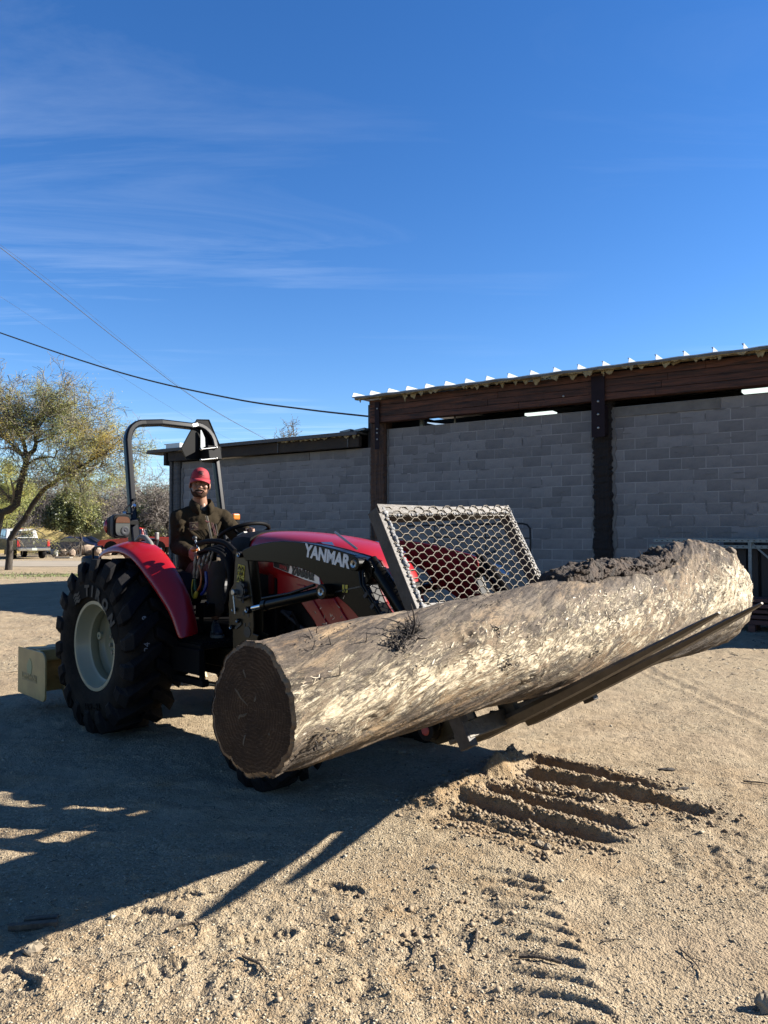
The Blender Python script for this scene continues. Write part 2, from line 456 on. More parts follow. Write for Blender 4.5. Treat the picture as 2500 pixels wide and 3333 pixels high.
M['leaf_m'] = mat('mesquite_leaf', (.2, .2, .05), .6, attr=[(.38, .44, .15), (.56, .60, .19), (.74, .70, .20), (.84, .60, .12)], trans=.5)
M['branch'] = mat('fine_branch', (.26, .22, .15), .9, var=.4, vs=2)
M['leaf_d'] = mat('citrus_leaf', (.1, .12, .03), .45, attr=[(.04, .055, .022), (.12, .15, .05), (.26, .28, .10), (.36, .33, .12)], trans=.3)
M['leaf_o'] = mat('olive_leaf', (.1, .12, .03), .6, attr=[(.08, .09, .04), (.18, .19, .08), (.30, .28, .12)], trans=.25)
M['grass'] = mat('grass', (.12, .15, .04), .8, attr=[(.30, .27, .13), (.22, .30, .10), (.34, .36, .14)], trans=.2)
M['litter'] = mat('dry_litter', (.26, .2, .13), .9, attr=[(.035, .026, .02), (.14, .10, .06), (.36, .29, .19), (.55, .48, .36)])
M['truck_grey'] = mat('grey_truck_paint', (.055, .055, .06), .25, metal=.3, coat=.8)
M['truck_white'] = mat('white_truck_paint', (.62, .62, .62), .3, coat=.5)
M['truck_red'] = mat('red_truck_paint', (.62, .030, .015), .35, coat=.6, dust=.1)
M['truck_blue'] = mat('blue_car_paint', (.015, .025, .09), .3, coat=.6)
M['truck_black'] = mat('black_car_paint', (.015, .013, .012), .35, coat=.5)
M['window'] = mat('window_glass', (.03, .035, .035), .05, coat=1)
M['taillight'] = mat('tail_light', (.50, .01, .015), .2, coat=.8)
M['plate'] = mat('licence_plate', (.55, .60, .55), .4)
M['tub'] = mat('grey_tub', (.12, .15, .17), .6)
M['drum'] = mat('black_drum', (.018, .018, .020), .5)
M['stick'] = mat('dry_stick', (.19, .14, .09), .9, col2=(.09, .065, .045), vs=30, stretch=(1, 1, .3), bump=.8, bs=60)
M['concrete'] = mat('concrete_slab', (.36, .33, .28), .9, var=.2)
# ------------------------------------------------------------------ ground
def sst(a, b, x):
    t = np.clip((x - a) / (b - a), 0, 1); return t * t * (3 - 2 * t)
def seg(x, y, a, b):            # along (0..1, metres) and signed across distance
    d = np.array([b[0] - a[0], b[1] - a[1]]); Ln = math.hypot(*d); d = d / Ln; n = np.array([-d[1], d[0]])
    u = (x - a[0]) * d[0] + (y - a[1]) * d[1]; w = (x - a[0]) * n[0] + (y - a[1]) * n[1]
    return u / Ln, w, Ln
GROOVES = [((0.95, 5.18), (1.68, 4.50), .75), ((0.90, 4.80), (1.78, 4.13), 1.25), ((0.74, 4.62), (1.25, 4.24), .35), ((0.58, 4.50), (1.32, 3.93), .8), ((.43, 4.33), (1.18, 3.75), 1.1),
           ((.33, 4.15), (.84, 3.70), .35), ((.38, 4.22), (.95, 3.78), .25)]
def height(x, y):
    x = np.asarray(x, float); y = np.asarray(y, float)
    r = np.hypot(x, y)
    near = 1 - sst(14, 40, r)
    wob = fbm(x * 3, y * 3, s=5, o=3)
    h = .016 * fbm(x * .8, y * .8, s=1, o=3) + .010 * fbm(x * 3.1, y * 3.1, s=2, o=3) + .0055 * fbm(x * 12, y * 12, s=3, o=3)
    h = h + .0032 * (fbm(x * 38, y * 38, s=4, o=2)) * (1 - sst(6, 12, r))
    soil = np.zeros_like(x)
    # scuffed ground, lower left
    m = sst(3.6, 3.0, y) * sst(.55, .1, x)
    n = np.abs(fbm(x * 5.5, y * 5.5, s=31, o=4))
    h = h + m * (.030 * (n - .18) + .010 * fbm(x * 15, y * 15, s=33, o=3))
    soil = np.maximum(soil, m * .38 * sst(.15, .45, n))
    # shuffled earth in the tractor's shade and further out
    n = np.abs(fbm(x * 1.6, y * 4.2, s=35, o=5, g=.6)); m2 = sst(2.0, 4.0, r) * near
    h = h + m2 * .040 * (n - .2)
    # grooves cut by the forks
    for a, b, k in GROOVES:
        u, w, Ln = seg(x, y, a, b)
        w = w + .012 * wob + .006 * vnoise(x * 26, y * 26, s=9)
        lng = sst(-.06, .04, u) * sst(1.06, .70, u)
        side = np.where(w > 0, 1, 0)
        floor = sst(.062, .046, np.abs(w))
        wall = sst(.045, .068, w) * sst(.19, .075, w)
        lip = sst(-.045, -.07, w) * sst(-.16, -.075, w)
        rough = 1 + .6 * fbm(x * 30, y * 30, s=12, o=3)
        h = h + k * lng * (-.042 * floor + .034 * wall * rough + .012 * lip * rough)
        soil = np.maximum(soil, lng * sst(.22, .05, np.abs(w)) * (0.95 - .4 * floor))
    for cx, cy, hh, rx, ang in ((.79, 4.95, .125, (.26, .085), 62), (.70, 4.74, .07, (.12, .09), 20), (.40, 4.45, .075, (.24, .11), 40), (.26, 4.28, .05, (.14, .10), 10), (.52, 4.62, .05, (.12, .09), 0), (.66, 4.42, .03, (.15, .1), 0)):
        ca, sa = math.cos(R(ang)), math.sin(R(ang))
        u = ((x - cx) * ca + (y - cy) * sa) / rx[0]; w = (-(x - cx) * sa + (y - cy) * ca) / rx[1]
        d = u * u + w * w
        g = np.exp(-d * 1.1) * (1 + .45 * fbm(x * 17, y * 17, s=21, o=4))
        h = h + hh * g; soil = np.maximum(soil, np.clip(g * 1.6, 0, 1) * .9)
    # lug prints of a tyre, curving down the right of centre
    cx = .56 + .03 * np.sin((y - 2.3) * 2.2) - .035 * (y - 2.9)
    w = x - cx
    ph = (y + .42 * w + 1.2 * w * w + .015 * wob) / .115
    s = ph - np.floor(ph)
    saw = sst(0, .16, s) * (1 - s) ** .8
    msk = sst(-.185, -.11, w) * sst(.165, .10, w) * sst(2.15, 2.35, y) * sst(3.62, 3.40, y) * (.65 + .5 * wob)
    h = h + .034 * msk * (saw - .35) * (1 + .7 * fbm(x * 22, y * 22, s=71, o=3)); soil = np.maximum(soil, .45 * msk * sst(-.2, .4, wob))
    q = sst(.02, .42, fbm(x * 4.2, y * 4.2, s=81, o=4)) * np.exp(-((x - .28) / .42) ** 2 - ((y - 2.95) / .5) ** 2) * 1.3
    soil = np.maximum(soil, np.clip(q, 0, .85)); h = h + .014 * q * fbm(x * 16, y * 16, s=82, o=3)
    q = sst(.1, .5, fbm(x * 3.1, y * 3.1, s=83, o=4)) * sst(9, 4, r) * .45; soil = np.maximum(soil, q)
    # a second, fainter run beside it
    w = x + .02 - .25 * (y - 2.6)
    ph = (y - .35 * w + .02 * wob) / .13; s = ph - np.floor(ph)
    msk = sst(-.12, -.07, w) * sst(.12, .08, w) * sst(3.15, 2.95, y) * (.4 + .6 * wob)
    h = h + .020 * msk * (sst(0, .2, s) * (1 - s) - .3)
    # shoe prints
    for fx, fy, an, sc in ((-.92, 3.06, 172, 1), (-.88, 3.23, 5, .9), (-.80, 2.64, 35, 1), (-1.25, 2.62, 150, 1), (-.2, 3.3, 160, .9), (-.45, 2.9, 20, .9)):
        ca, sa = math.cos(R(an)), math.sin(R(an))
        u = ((x - fx) * ca + (y - fy) * sa) / (.14 * sc); w = (-(x - fx) * sa + (y - fy) * ca) / (.052 * sc * (1 + .15 * np.sin(u * 3)))
        d = np.sqrt(u * u + w * w)
        h = h - .011 * sst(1.02, .86, d) * (1 + .25 * np.sin(u * 22)) + .009 * sst(.9, 1.05, d) * sst(1.45, 1.1, d)
    # one narrow wheel line towards the building, and ruts by the rear wheel
    u, w, Ln = seg(x, y, (2.9, 9.4), (3.05, 5.6)); w = w + .05 * wob
    h = h - .007 * sst(.06, .02, np.abs(w)) * sst(-.05, .05, u) * sst(1.05, .9, u) + .007 * sst(.05, .09, np.abs(w)) * sst(.17, .1, np.abs(w)) * sst(1.05, .9, u) * sst(-.05, .05, u)
    for q in ((1.75, 3.6, .5), (1.5, 3.45, .4), (1.62, 4.0, .35)):
        d = np.hypot(x - q[0], y - q[1]); h = h + .02 * sst(q[2], 0, d) * fbm(x * 13, y * 13, s=50, o=3)
        soil = np.maximum(soil, .35 * sst(q[2], 0, d) * (fbm(x * 7, y * 7, s=51) > 0))
    fine = sst(-.05, .35, fbm(x * 1.1 + 4, y * 1.1, s=61, o=4))
    fine = np.maximum(fine, sst(.15, .5, n) * .6 * m2)
    return h * near, soil, fine
def hz1(x, y): return float(height(np.array([x]), np.array([y]))[0][0])

rr = [.35]
while rr[-1] < 2.0: rr.append(rr[-1] * 1.03)
while rr[-1] < 6.5: rr.append(rr[-1] * 1.0030)
while rr[-1] < 16: rr.append(rr[-1] * 1.0055)
while rr[-1] < 90: rr.append(rr[-1] * 1.02)
while rr[-1] < 6000: rr.append(rr[-1] * 1.25)
rr = np.array(rr)
aa = np.concatenate([np.linspace(-180, -36, 40, endpoint=False), np.linspace(-36, 36, 860, endpoint=False), np.linspace(36, 180, 41)])[:-1]
aa = np.radians(aa)
A_, R_ = np.meshgrid(aa, rr)
X_, Y_ = R_ * np.sin(A_), R_ * np.cos(A_)
H_, S_, Fi_ = height(X_.ravel(), Y_.ravel())
nr, na = len(rr), len(aa)
idx = np.arange(nr * na).reshape(nr, na)
nx = np.roll(idx, -1, axis=1)
fa = np.stack([idx[:-1].ravel(), nx[:-1].ravel(), nx[1:].ravel(), idx[1:].ravel()], 1)
# close the middle
fa = fa[:, ::-1]

gm = bpy.data.materials.new('ground'); gm.use_nodes = True
nt = gm.node_tree; N = nt.nodes; Lk = nt.links; B = N['Principled BSDF']
B.inputs['Roughness'].default_value = .95; B.inputs['Specular IOR Level'].default_value = .15
tcg = N.new('ShaderNodeTexCoord')
def nz(sc, det=4, ro=.6, dist=0):
    n = N.new('ShaderNodeTexNoise'); n.inputs['Scale'].default_value = sc; n.inputs['Detail'].default_value = det; n.inputs['Roughness'].default_value = ro; n.inputs['Distortion'].default_value = dist
    Lk.new(tcg.outputs['Object'], n.inputs['Vector']); return n.outputs['Fac']
def vor(sc):
    n = N.new('ShaderNodeTexVoronoi'); n.inputs['Scale'].default_value = sc; Lk.new(tcg.outputs['Object'], n.inputs['Vector']); return n
def ramp(fac, stops):
    r = N.new('ShaderNodeValToRGB'); e = r.color_ramp.elements
    e[0].position, e[0].color = stops[0][0], (*[KC * c for c in stops[0][1]], 1); e[1].position, e[1].color = stops[-1][0], (*[KC * c for c in stops[-1][1]], 1)
    for p, c in stops[1:-1]: q = e.new(p); q.color = (*[KC * k for k in c], 1)
    Lk.new(fac, r.inputs[0]); return r.outputs[0]
def mix(f, a, b):
    m = N.new('ShaderNodeMixRGB')
    for i, s in enumerate((f, a, b)):
        if isinstance(s, (int, float)): m.inputs[i].default_value = s
        elif isinstance(s, tuple): m.inputs[i].default_value = (*[KC * k for k in s], 1)
        else: Lk.new(s, m.inputs[i])
    return m.outputs[0]
def mr_(f, a, b, c=0, d=1):
    m = N.new('ShaderNodeMapRange'); Lk.new(f, m.inputs['Value'])
    for k, v_ in zip(('From Min', 'From Max', 'To Min', 'To Max'), (a, b, c, d)): m.inputs[k].default_value = v_
    return m.outputs[0]
v1 = vor(95); v2 = vor(210)
sepc = N.new('ShaderNodeSeparateColor'); Lk.new(v1.outputs['Color'], sepc.inputs[0])
grav = ramp(sepc.outputs[0], [(0, (.31, .238, .148)), (.5, (.50, .398, .258)), (.9, (.60, .488, .330)), (1, (.71, .61, .445))])
dirt = ramp(nz(3.2, 7), [(.3, (.44, .335, .210)), (.7, (.60, .475, .318))])
big = mr_(nz(.55, 5), .35, .65)
at1 = N.new('ShaderNodeAttribute'); at1.attribute_name = 'soil'
at2 = N.new('ShaderNodeAttribute'); at2.attribute_name = 'fine'
col = mix(mr_(at2.outputs['Fac'], .0, .8, .2, .95), grav, dirt)
col = mix(mr_(nz(1.1, 8, .7), .42, .66, 0, .50), col, (.36, .265, .175))
soilc = ramp(nz(14, 6), [(.3, (.30, .195, .10)), (.7, (.50, .355, .205))])
col = mix(at1.outputs['Fac'], col, soilc)
# dry needles and chips: thin dark flecks
mpn = N.new('ShaderNodeMapping'); mpn.inputs['Scale'].default_value = (9, 55, 30); mpn.inputs['Rotation'].default_value = (0, 0, .5); Lk.new(tcg.outputs['Object'], mpn.inputs[0])
nf = N.new('ShaderNodeTexNoise'); nf.inputs['Scale'].default_value = 1; nf.inputs['Detail'].default_value = 2; Lk.new(mpn.outputs[0], nf.inputs['Vector'])
fm = N.new('ShaderNodeMath'); fm.operation = 'MULTIPLY'; Lk.new(mr_(nf.outputs['Fac'], .63, .68), fm.inputs[0]); Lk.new(mr_(nz(1.3, 4), .45, .65, 0, .6), fm.inputs[1])
col = mix(fm.outputs[0], col, (.11, .08, .055))
Lk.new(col, B.inputs['Base Color'])
hgt = N.new('ShaderNodeMath'); hgt.operation = 'MULTIPLY'; Lk.new(v1.outputs['Distance'], hgt.inputs[0]); hgt.inputs[1].default_value = -1.0
h2 = N.new('ShaderNodeMath'); h2.operation = 'MULTIPLY_ADD'; Lk.new(v2.outputs['Distance'], h2.inputs[0]); h2.inputs[1].default_value = -.5; Lk.new(hgt.outputs[0], h2.inputs[2])
h3 = N.new('ShaderNodeMath'); h3.operation = 'MULTIPLY_ADD'; Lk.new(nz(30, 5, .7), h3.inputs[0]); h3.inputs[1].default_value = 2.2; Lk.new(h2.outputs[0], h3.inputs[2])
bp = N.new('ShaderNodeBump'); bp.inputs['Distance'].default_value = .007; bp.inputs['Strength'].default_value = .9
Lk.new(h3.outputs[0], bp.inputs['Height']); Lk.new(bp.outputs[0], B.inputs['Normal'])
M['ground'] = gm
ground = npmesh('ground', np.stack([X_.ravel(), Y_.ravel(), H_], 1), fa, gm, None, True, {'soil': S_, 'fine': Fi_})
struct(ground)

# driveway in the distance, where the trucks stand
dv = []; nseg = 60
for i in range(nseg):
    x = -75 + i * 2.0
    dv += [(x, 36.5 + .06 * x + .5 * math.sin(i * .7), .012), (x, 44.5 + .06 * x + .8 * math.sin(i * .5 + 1), .012)]
me = MB(); me.grid(dv, nseg, 2)
M['drive'] = mat('gravel_drive', (.46, .385, .285), .95, var=.25, vs=.6, bump=.5, bs=8)
struct(build('driveway', me, M['drive']))

# pebbles
def rocks(name, n, pos_fn, smin, smax, material, flat=.65, seed=3, tint=None):
    g = np.random.default_rng(seed)
    x, y = pos_fn(g, n); n = len(x)
    base = np.array([(1, 0, 0), (-1, 0, 0), (0, 1, 0), (0, -1, 0), (0, 0, 1), (0, 0, -1)], float)
    tri = np.array([(0, 2, 4), (2, 1, 4), (1, 3, 4), (3, 0, 4), (2, 0, 5), (1, 2, 5), (3, 1, 5), (0, 3, 5)])
    s = smin * (smax / smin) ** (g.random(n) ** 1.8)
    a = g.random(n) * 6.28
    v = base[None] * (1 + .5 * (g.random((n, 6, 1)) - .5)) + .25 * (g.random((n, 6, 3)) - .5)
    v[:, :, 2] *= flat
    v *= s[:, None, None]; v[:, :, 0] *= (.8 + .6 * g.random(n))[:, None]
    ca, sa = np.cos(a)[:, None], np.sin(a)[:, None]
    vx = v[:, :, 0] * ca - v[:, :, 1] * sa; vy = v[:, :, 0] * sa + v[:, :, 1] * ca
    hh = height(x, y)[0]
    vv = np.stack([vx + x[:, None], vy + y[:, None], v[:, :, 2] + (hh + s * .22)[:, None]], 2).reshape(-1, 3)
    ff = (tri[None] + (np.arange(n) * 6)[:, None, None]).reshape(-1, 3)
    o = npmesh(name, vv, ff, material, None, False, {'tint': np.repeat(g.random(n), 8)})
    return stuff(o)
M['pebble'] = mat('pebble', (.4, .34, .25), .9, attr=[(.26, .20, .13), (.44, .355, .235), (.52, .43, .29), (.68, .60, .45)])
M['clod'] = mat('soil_clod', (.28, .19, .11), .95, attr=[(.20, .135, .08), (.36, .26, .155), (.50, .39, .26)])
def near_pos(g, n):
    r = 2.0 * (9.0 / 2.0) ** (g.random(n) ** .9); a = np.radians(g.uniform(-34, 34, n))
    x, y = r * np.sin(a), r * np.cos(a)
    k = (g.random(n) < (1 - .75 * sst(.1, .8, height(x, y)[2]))); return x[k], y[k]
tag(rocks('gravel', 60000, near_pos, .0022, .0070, M['pebble'], seed=3), 'small pale gravel strewn over the yard in the foreground', 'gravel')
def far_pos(g, n):
    r = g.uniform(2.3, 16, n); a = np.radians(g.uniform(-34, 34, n)); return r * np.sin(a), r * np.cos(a)
tag(rocks('loose_stones', 420, far_pos, .006, .018, M['pebble'], seed=4), 'scattered larger stones lying on the dirt yard', 'stones')
def clod_pos(g, n):
    xs, ys = [], []
    for a, b, k in GROOVES:
        m = int(n * .17); u = g.random(m); w = g.choice([1, 1, -1], m) * (.085 + .05 * np.abs(g.standard_normal(m)))
        d = np.array([b[0] - a[0], b[1] - a[1]]); d /= np.hypot(*d)
        xs.append(a[0] + (b[0] - a[0]) * u - d[1] * w); ys.append(a[1] + (b[1] - a[1]) * u + d[0] * w)
    for cx, cy, s in ((.6, 4.75, .2), (.40, 4.45, .16), (.28, 4.25, .12), (.8, 5.0, .12), (1.72, 4.2, .12), (.15, 2.8, .25), (.3, 3.05, .2)):
        m = int(n * .04); xs.append(cx + g.standard_normal(m) * s); ys.append(cy + g.standard_normal(m) * s)
    return np.concatenate(xs), np.concatenate(ys)
tag(rocks('soil_clods', 4200, clod_pos, .003, .017, M['clod'], .8, seed=5), 'crumbled brown clods pushed up beside the fork grooves', 'soil')

# dry litter: needles, chips of bark
def litter(name, n, pos_fn, l0, l1, w0, seed, label, z=.004):
    g = np.random.default_rng(seed); x, y = pos_fn(g, n); n = len(x)
    L_ = l0 * (l1 / l0) ** (g.random(n) ** 2); a = g.normal(.25, .9, n); w = w0 * (.5 + g.random(n)); c = g.normal(0, .3, n)
    hh = height(x, y)[0] + z
    t = g.normal(0, .12, n)
    dx, dy = np.cos(a), np.sin(a)
    vv = []
    for u, (ox) in ((-.5, 0), (0, 1), (.5, 0)):
        for sgn in (-1, 1):
            px = x + dx * L_ * u - dy * (w * sgn * (.6 if ox == 0 else 1) + c * L_ * .25 * ox)
            py = y + dy * L_ * u + dx * (w * sgn * (.6 if ox == 0 else 1) + c * L_ * .25 * ox)
            pz = hh + t * L_ * u + .25 * w * (1 if sgn > 0 else 0) + ox * w
            vv.append(np.stack([px, py, pz], 1))
    vv = np.stack(vv, 1).reshape(-1, 3)
    ff = np.array([(0, 1, 3, 2), (2, 3, 5, 4)])
    ff = (ff[None] + (np.arange(n) * 6)[:, None, None]).reshape(-1, 4)
    o = npmesh(name, vv, ff, M['litter'], None, False, {'tint': np.repeat(g.random(n), 2)})
    return tag(stuff(o), label, 'litter')
def lit_pos(g, n):
    r = 2.1 * (15 / 2.1) ** g.random(n); a = np.radians(g.uniform(-34, 34, n)); x, y = r * np.sin(a), r * np.cos(a)
    k = g.random(n) < sst(-.25, .35, fbm(x * 1.5, y * 1.5, s=77)) * (.25 + .75 * sst(2.5, 5.5, r)); return x[k], y[k]
litter('dry_litter', 16000, lit_pos, .010, .07, .0022, 8, 'dry needles and bark crumbs scattered over the yard')
def lit2(g, n):
    x = g.uniform(-6, 9, n); y = g.uniform(8, 15, n); return x, y
litter('wood_chips', 3500, lit2, .03, .12, .008, 9, 'pale wood chips lying across the far yard')

# sticks and stones one can pick out
def stick(px, py, px2, py2, r, label, bend=.12, forks=0, seed=1):
    g = random.Random(seed)
    a, b = G(px, py), G(px2, py2); mid = (a + b) / 2
    t = tag(finish(bpy.data.objects.new('stick', None), None), label, 'stick', 'sticks lying on the yard')
    t.location = (mid.x, mid.y, 0); OFF[t.name] = Vector((mid.x, mid.y, 0))
    n = 7; pts = []; d = b - a; nrm = Vector((-d.y, d.x, 0))
    for i in range(n):
        u = i / (n - 1); p = a + d * u + nrm * bend * math.sin(u * 3.1) + nrm * g.uniform(-.02, .02)
        p.z = hz1(p.x, p.y) + r * .9 + .004; pts.append(p)
    m = MB(); m.tube(pts, [r * (1 - .45 * i / (n - 1)) * g.uniform(.85, 1.1) for i in range(n)], 7)
    build('stem', m, M['stick'], t, smooth=50)
    for k in range(forks):
        i = 2 + k; q = pts[i]; s = -1 if k % 2 else 1
        e = q + d * .22 + nrm * .22 * s; e.z = hz1(e.x, e.y) + r * 1.8
        m = MB(); m.tube([q, (q + e) / 2 + Vector((0, 0, r)), e], [r * .5, r * .4, r * .2], 5); build('side_twig', m, M['stick'], t, smooth=50)
    return t
stick(1690, 3112, 1828, 3142, .0085, 'thick short stick lying across the tyre print', .06, 1, 1)
stick(1548, 3028, 1532, 3090, .006, 'stubby stick standing out of scuffed earth left of the tyre print', .1, 0, 2)
stick(1322, 3060, 1338, 3120, .005, 'small forked twig low in the centre foreground', .2, 1, 3)
stick(1420, 3102, 1426, 3160, .004, 'thin upright-looking pale twig right of the forked one', .05, 0, 4)
stick(2210, 3090, 2285, 3190, .0035, 'long thin dark twig on open gravel at lower right', .08, 2, 5)
stick(548, 3045, 640, 3020, .006, 'curved pale stick at the tip of the fork shadow', .15, 0, 6)
stick(636, 3010, 650, 3055, .0045, 'small dark twig beside the curved pale stick', .1, 1, 7)
stick(790, 3130, 868, 3190, .006, 'dark bent twig on the lit gravel at bottom centre', .12, 1, 8)
stick(1765, 2774, 1790, 2808, .006, 'short dark peg of wood below the fork grooves', .02, 0, 9)
stick(1960, 3070, 2035, 3064, .0035, 'spiky sprig of dry weed right of the tyre print', .1, 3, 10)
stick(2420, 2545, 2500, 2556, .006, 'grey stick lying near the right edge of the yard', .08, 0, 11)
def chip(px, py, sx, sy, sz, name, label, m, an=0, seed=1):
    g = np.random.default_rng(seed); p = G(px, py); b = MB()
    b.ball((0, 0, 0), (sx, sy, sz), 6)
    v = np.array(b.v); v *= (1 + .25 * g.standard_normal((len(v), 1)) * .5); b.v = [tuple(q) for q in v]
    o = build(name, b, m, None); o.location = (p.x, p.y, hz1(p.x, p.y) + sz * .6); o.rotation_euler = (0, 0, an)
    return tag(o, label, 'wood' if 'plank' in name or 'bark' in name else 'stone')
chip(1415, 2823, .024, .016, .012, 'stone', 'flat tan stone left of the tyre prints', M['chip'], .2, 1)
chip(1310, 2455, .028, .022, .018, 'stone', 'squarish stone in the sunlit strip under the log', M['chip'], 0, 2)
chip(2170, 2506, .06, .018, .012, 'bark_flake', 'pale bark flake on the gravel right of the grooves', M['litter'], .1, 3)
chip(2222, 2572, .04, .014, .01, 'bark_flake', 'small bleached bark flake just beyond the groove tips', M['litter'], .3, 4)
chip(1752, 2570, .026, .022, .022, 'stone', 'grey stone sitting between the fork grooves', M['chip'], .3, 5)
chip(1755, 2750, .024, .02, .018, 'stone', 'leftmost of two stones at the lower groove edge', M['chip'], .3, 6)
chip(1782, 2756, .02, .018, .018, 'stone', 'rightmost of two stones at the lower groove edge', M['chip'], .8, 7)
chip(2492, 3284, .035, .03, .03, 'stone', 'dark stone cut by the lower right edge', M['chip'], .8, 8)
chip(108, 3100, .035, .028, .02, 'stone', 'rounded stone in the sun below the shaded slats', M['chip'], .8, 9)
for k, (px, py, px2, py2, lab) in enumerate(((28, 3034, 188, 3020, 'lower of two weathered wooden slats in the shade at left'), (80, 3010, 190, 3002, 'upper of two weathered wooden slats in the shade at left'))):
    a, b = G(px, py), G(px2, py2); m = MB(); mid = (a + b) / 2; m.bar(a - mid, b - mid, .028, .02)
    o = build('wood_slat', m, M['stick'], None, bevel=.003); o.location = (mid.x, mid.y, hz1(mid.x, mid.y) + .015); tag(o, lab, 'wood', 'weathered slats')
# ------------------------------------------------------------------ storage building of block walls between timber posts
BX, BY = 6.35, 12.9
BD = np.array([.829, -.558]); BD /= np.hypot(*BD); BN = np.array([BD[1], -BD[0]])   # BN points to the yard
BANG = math.atan2(BD[1], BD[0])
def WP(px, py, off=0.0):                     # (s, -off, z) where a pixel's ray meets the plane off metres in front of the wall
    r = ray(px, py); A = np.array([BX, BY]) + BN * off
    t, s = np.linalg.solve(np.array([[r[0], -BD[0]], [r[1], -BD[1]]]), A)
    return float(s), -off, float(t * r[2] + EYE)
def bthing(name, label, cat, s=0.0, y=0.0, group=None):
    return thing(name, label, cat, (BX + BD[0] * s - BN[0] * y, BY + BD[1] * s - BN[1] * y, 0), (0, 0, BANG), group, (s, y, 0))
M['smear'] = mat('mortar_smear', (.30, .285, .275), .95, col2=(.19, .185, .185), vs=5)
# unit block meshes: face slightly bowed and uneven, shared by all blocks
def block_mesh(w, h, seed):
    g = random.Random(seed); b = MB(); e = .003; d = .003
    j = lambda k=.002: g.uniform(-k, k)
    fr = [(-w/2 + e + j(), -d, -h/2 + e + j()), (w/2 - e + j(), -d, -h/2 + e + j()), (w/2 - e + j(), -d, h/2 - e + j()), (-w/2 + e + j(), -d, h/2 - e + j())]
    md = [(-w/2 + j(), -d + .002, -h/2 + j()), (w/2 + j(), -d + .002, -h/2 + j()), (w/2 + j(), -d + .002, h/2 + j()), (-w/2 + j(), -d + .002, h/2 + j())]
    bk = [(p[0], .01, p[2]) for p in md]
    b.add(fr + md + bk, [(0, 1, 2, 3)] + [(i, 4 + i, 4 + (i + 1) % 4, (i + 1) % 4) for i in range(4)] + [(4 + i, 8 + i, 8 + (i + 1) % 4, 4 + (i + 1) % 4) for i in range(4)])
    me = bpy.data.meshes.new('concrete_block'); me.from_pydata(b.v, [], b.f); me.materials.append(M['block'])
    bm = bmesh.new(); bm.from_mesh(me); bmesh.ops.recalc_face_normals(bm, faces=bm.faces); bm.to_mesh(me); bm.free()
    return me
BW, BH, JT = .4064, .2032, .015
full = [block_mesh(BW - JT, BH - JT, k) for k in range(6)]
half = {}
def wall(label, s0, s1, ztop, phase, seed, limit=None, name='block_wall', group='block infill walls between the posts'):
    g = random.Random(seed)
    t = bthing(name, label, 'wall', s0, 0, group)
    m = MB(); m.box(((s0 + s1) / 2, .0945, ztop / 2 - .1), (s1 - s0, .19, ztop + .2)); build('mortar', m, M['mortar'], t)
    rows = int(ztop / BH + .3); cnt = 0; rest = MB()
    for r in range(rows):
        z = ztop - (r + .5) * BH
        x = s0 + .02 - (((r % 2) * .5 + phase) % 1) * BW
        k = 0
        while x < s1 - .03:
            a, b = max(x, s0 + .012), min(x + BW, s1 - .012); x += BW; k += 1
            w = b - a
            if w < .07 or z < BH * .3: continue
            if limit and a > limit:
                rest.box(((a + b) / 2, 0, z), (w - JT, .02, BH - JT)); continue
            if abs(w - BW) < .01: me = g.choice(full)
            else:
                key = round(w, 2)
                if key not in half: half[key] = block_mesh(max(.05, key - JT), BH - JT, 50 + len(half))
                me = half[key]
            o = bpy.data.objects.new('concrete_block', me); C.objects.link(o); o.parent = t
            of = OFF[t.name]
            o.location = ((a + b) / 2 - of.x, g.uniform(-.0015, .0005), z + g.uniform(-.002, .002)); o.rotation_euler = (g.uniform(-.003, .003), g.uniform(-.004, .004), g.uniform(-.002, .002))
            cnt += 1
    sm = MB()                                    # mortar smeared over joints and block faces
    for k in range(int((s1 - s0) * 26)):
        z = ztop - g.randint(1, rows - 1) * BH + (0 if g.random() < .6 else BH / 2); x = g.uniform(s0 + .1, s1 - .3)
        if z < .2: continue
        if g.random() < .45:
            r = int((ztop - z) / BH); x = s0 + .02 - (((r % 2) * .5 + phase) % 1) * BW + BW * g.randint(1, max(1, int((s1 - s0) / BW) - 1)); w, h = g.uniform(.008, .020), g.uniform(.05, .10)
            if x < s0 + .05 or x > s1 - .05: continue
        else: w, h = g.uniform(.06, .22), g.uniform(.006, .020)
        n = 9; pts = [(x + w * math.cos(2 * math.pi * i / n) * g.uniform(.5, 1.15), z + h * math.sin(2 * math.pi * i / n) * g.uniform(.5, 1.15)) for i in range(n)]
        sm.add([(p[0], -.0075 - .0005 * (k % 5), p[1]) for p in pts] + [(p[0], -.004, p[1]) for p in pts], [tuple(range(n))] + [(i, (i + 1) % n, n + (i + 1) % n, n + i) for i in range(n)])
    stuff(build('mortar_smears', sm, M['smear'], t))
    if rest.v: stuff(build('block_course', rest, M['block'], t))
    return t, cnt
SL = -14.30
w1, c1 = wall('grey block wall of the low left wing, behind the seated driver', -14.28, -7.98, 3.47, .3, 1)
w2, c2 = wall('grey block wall between the brown post and the dark charred post', -7.55, -2.86, 3.855, .1, 2)
w3, c3 = wall('grey block wall right of the dark charred post, behind the log end', -2.50, 4.0, 3.875, .55, 3, limit=2.1)
print('blocks', c1, c2, c3)
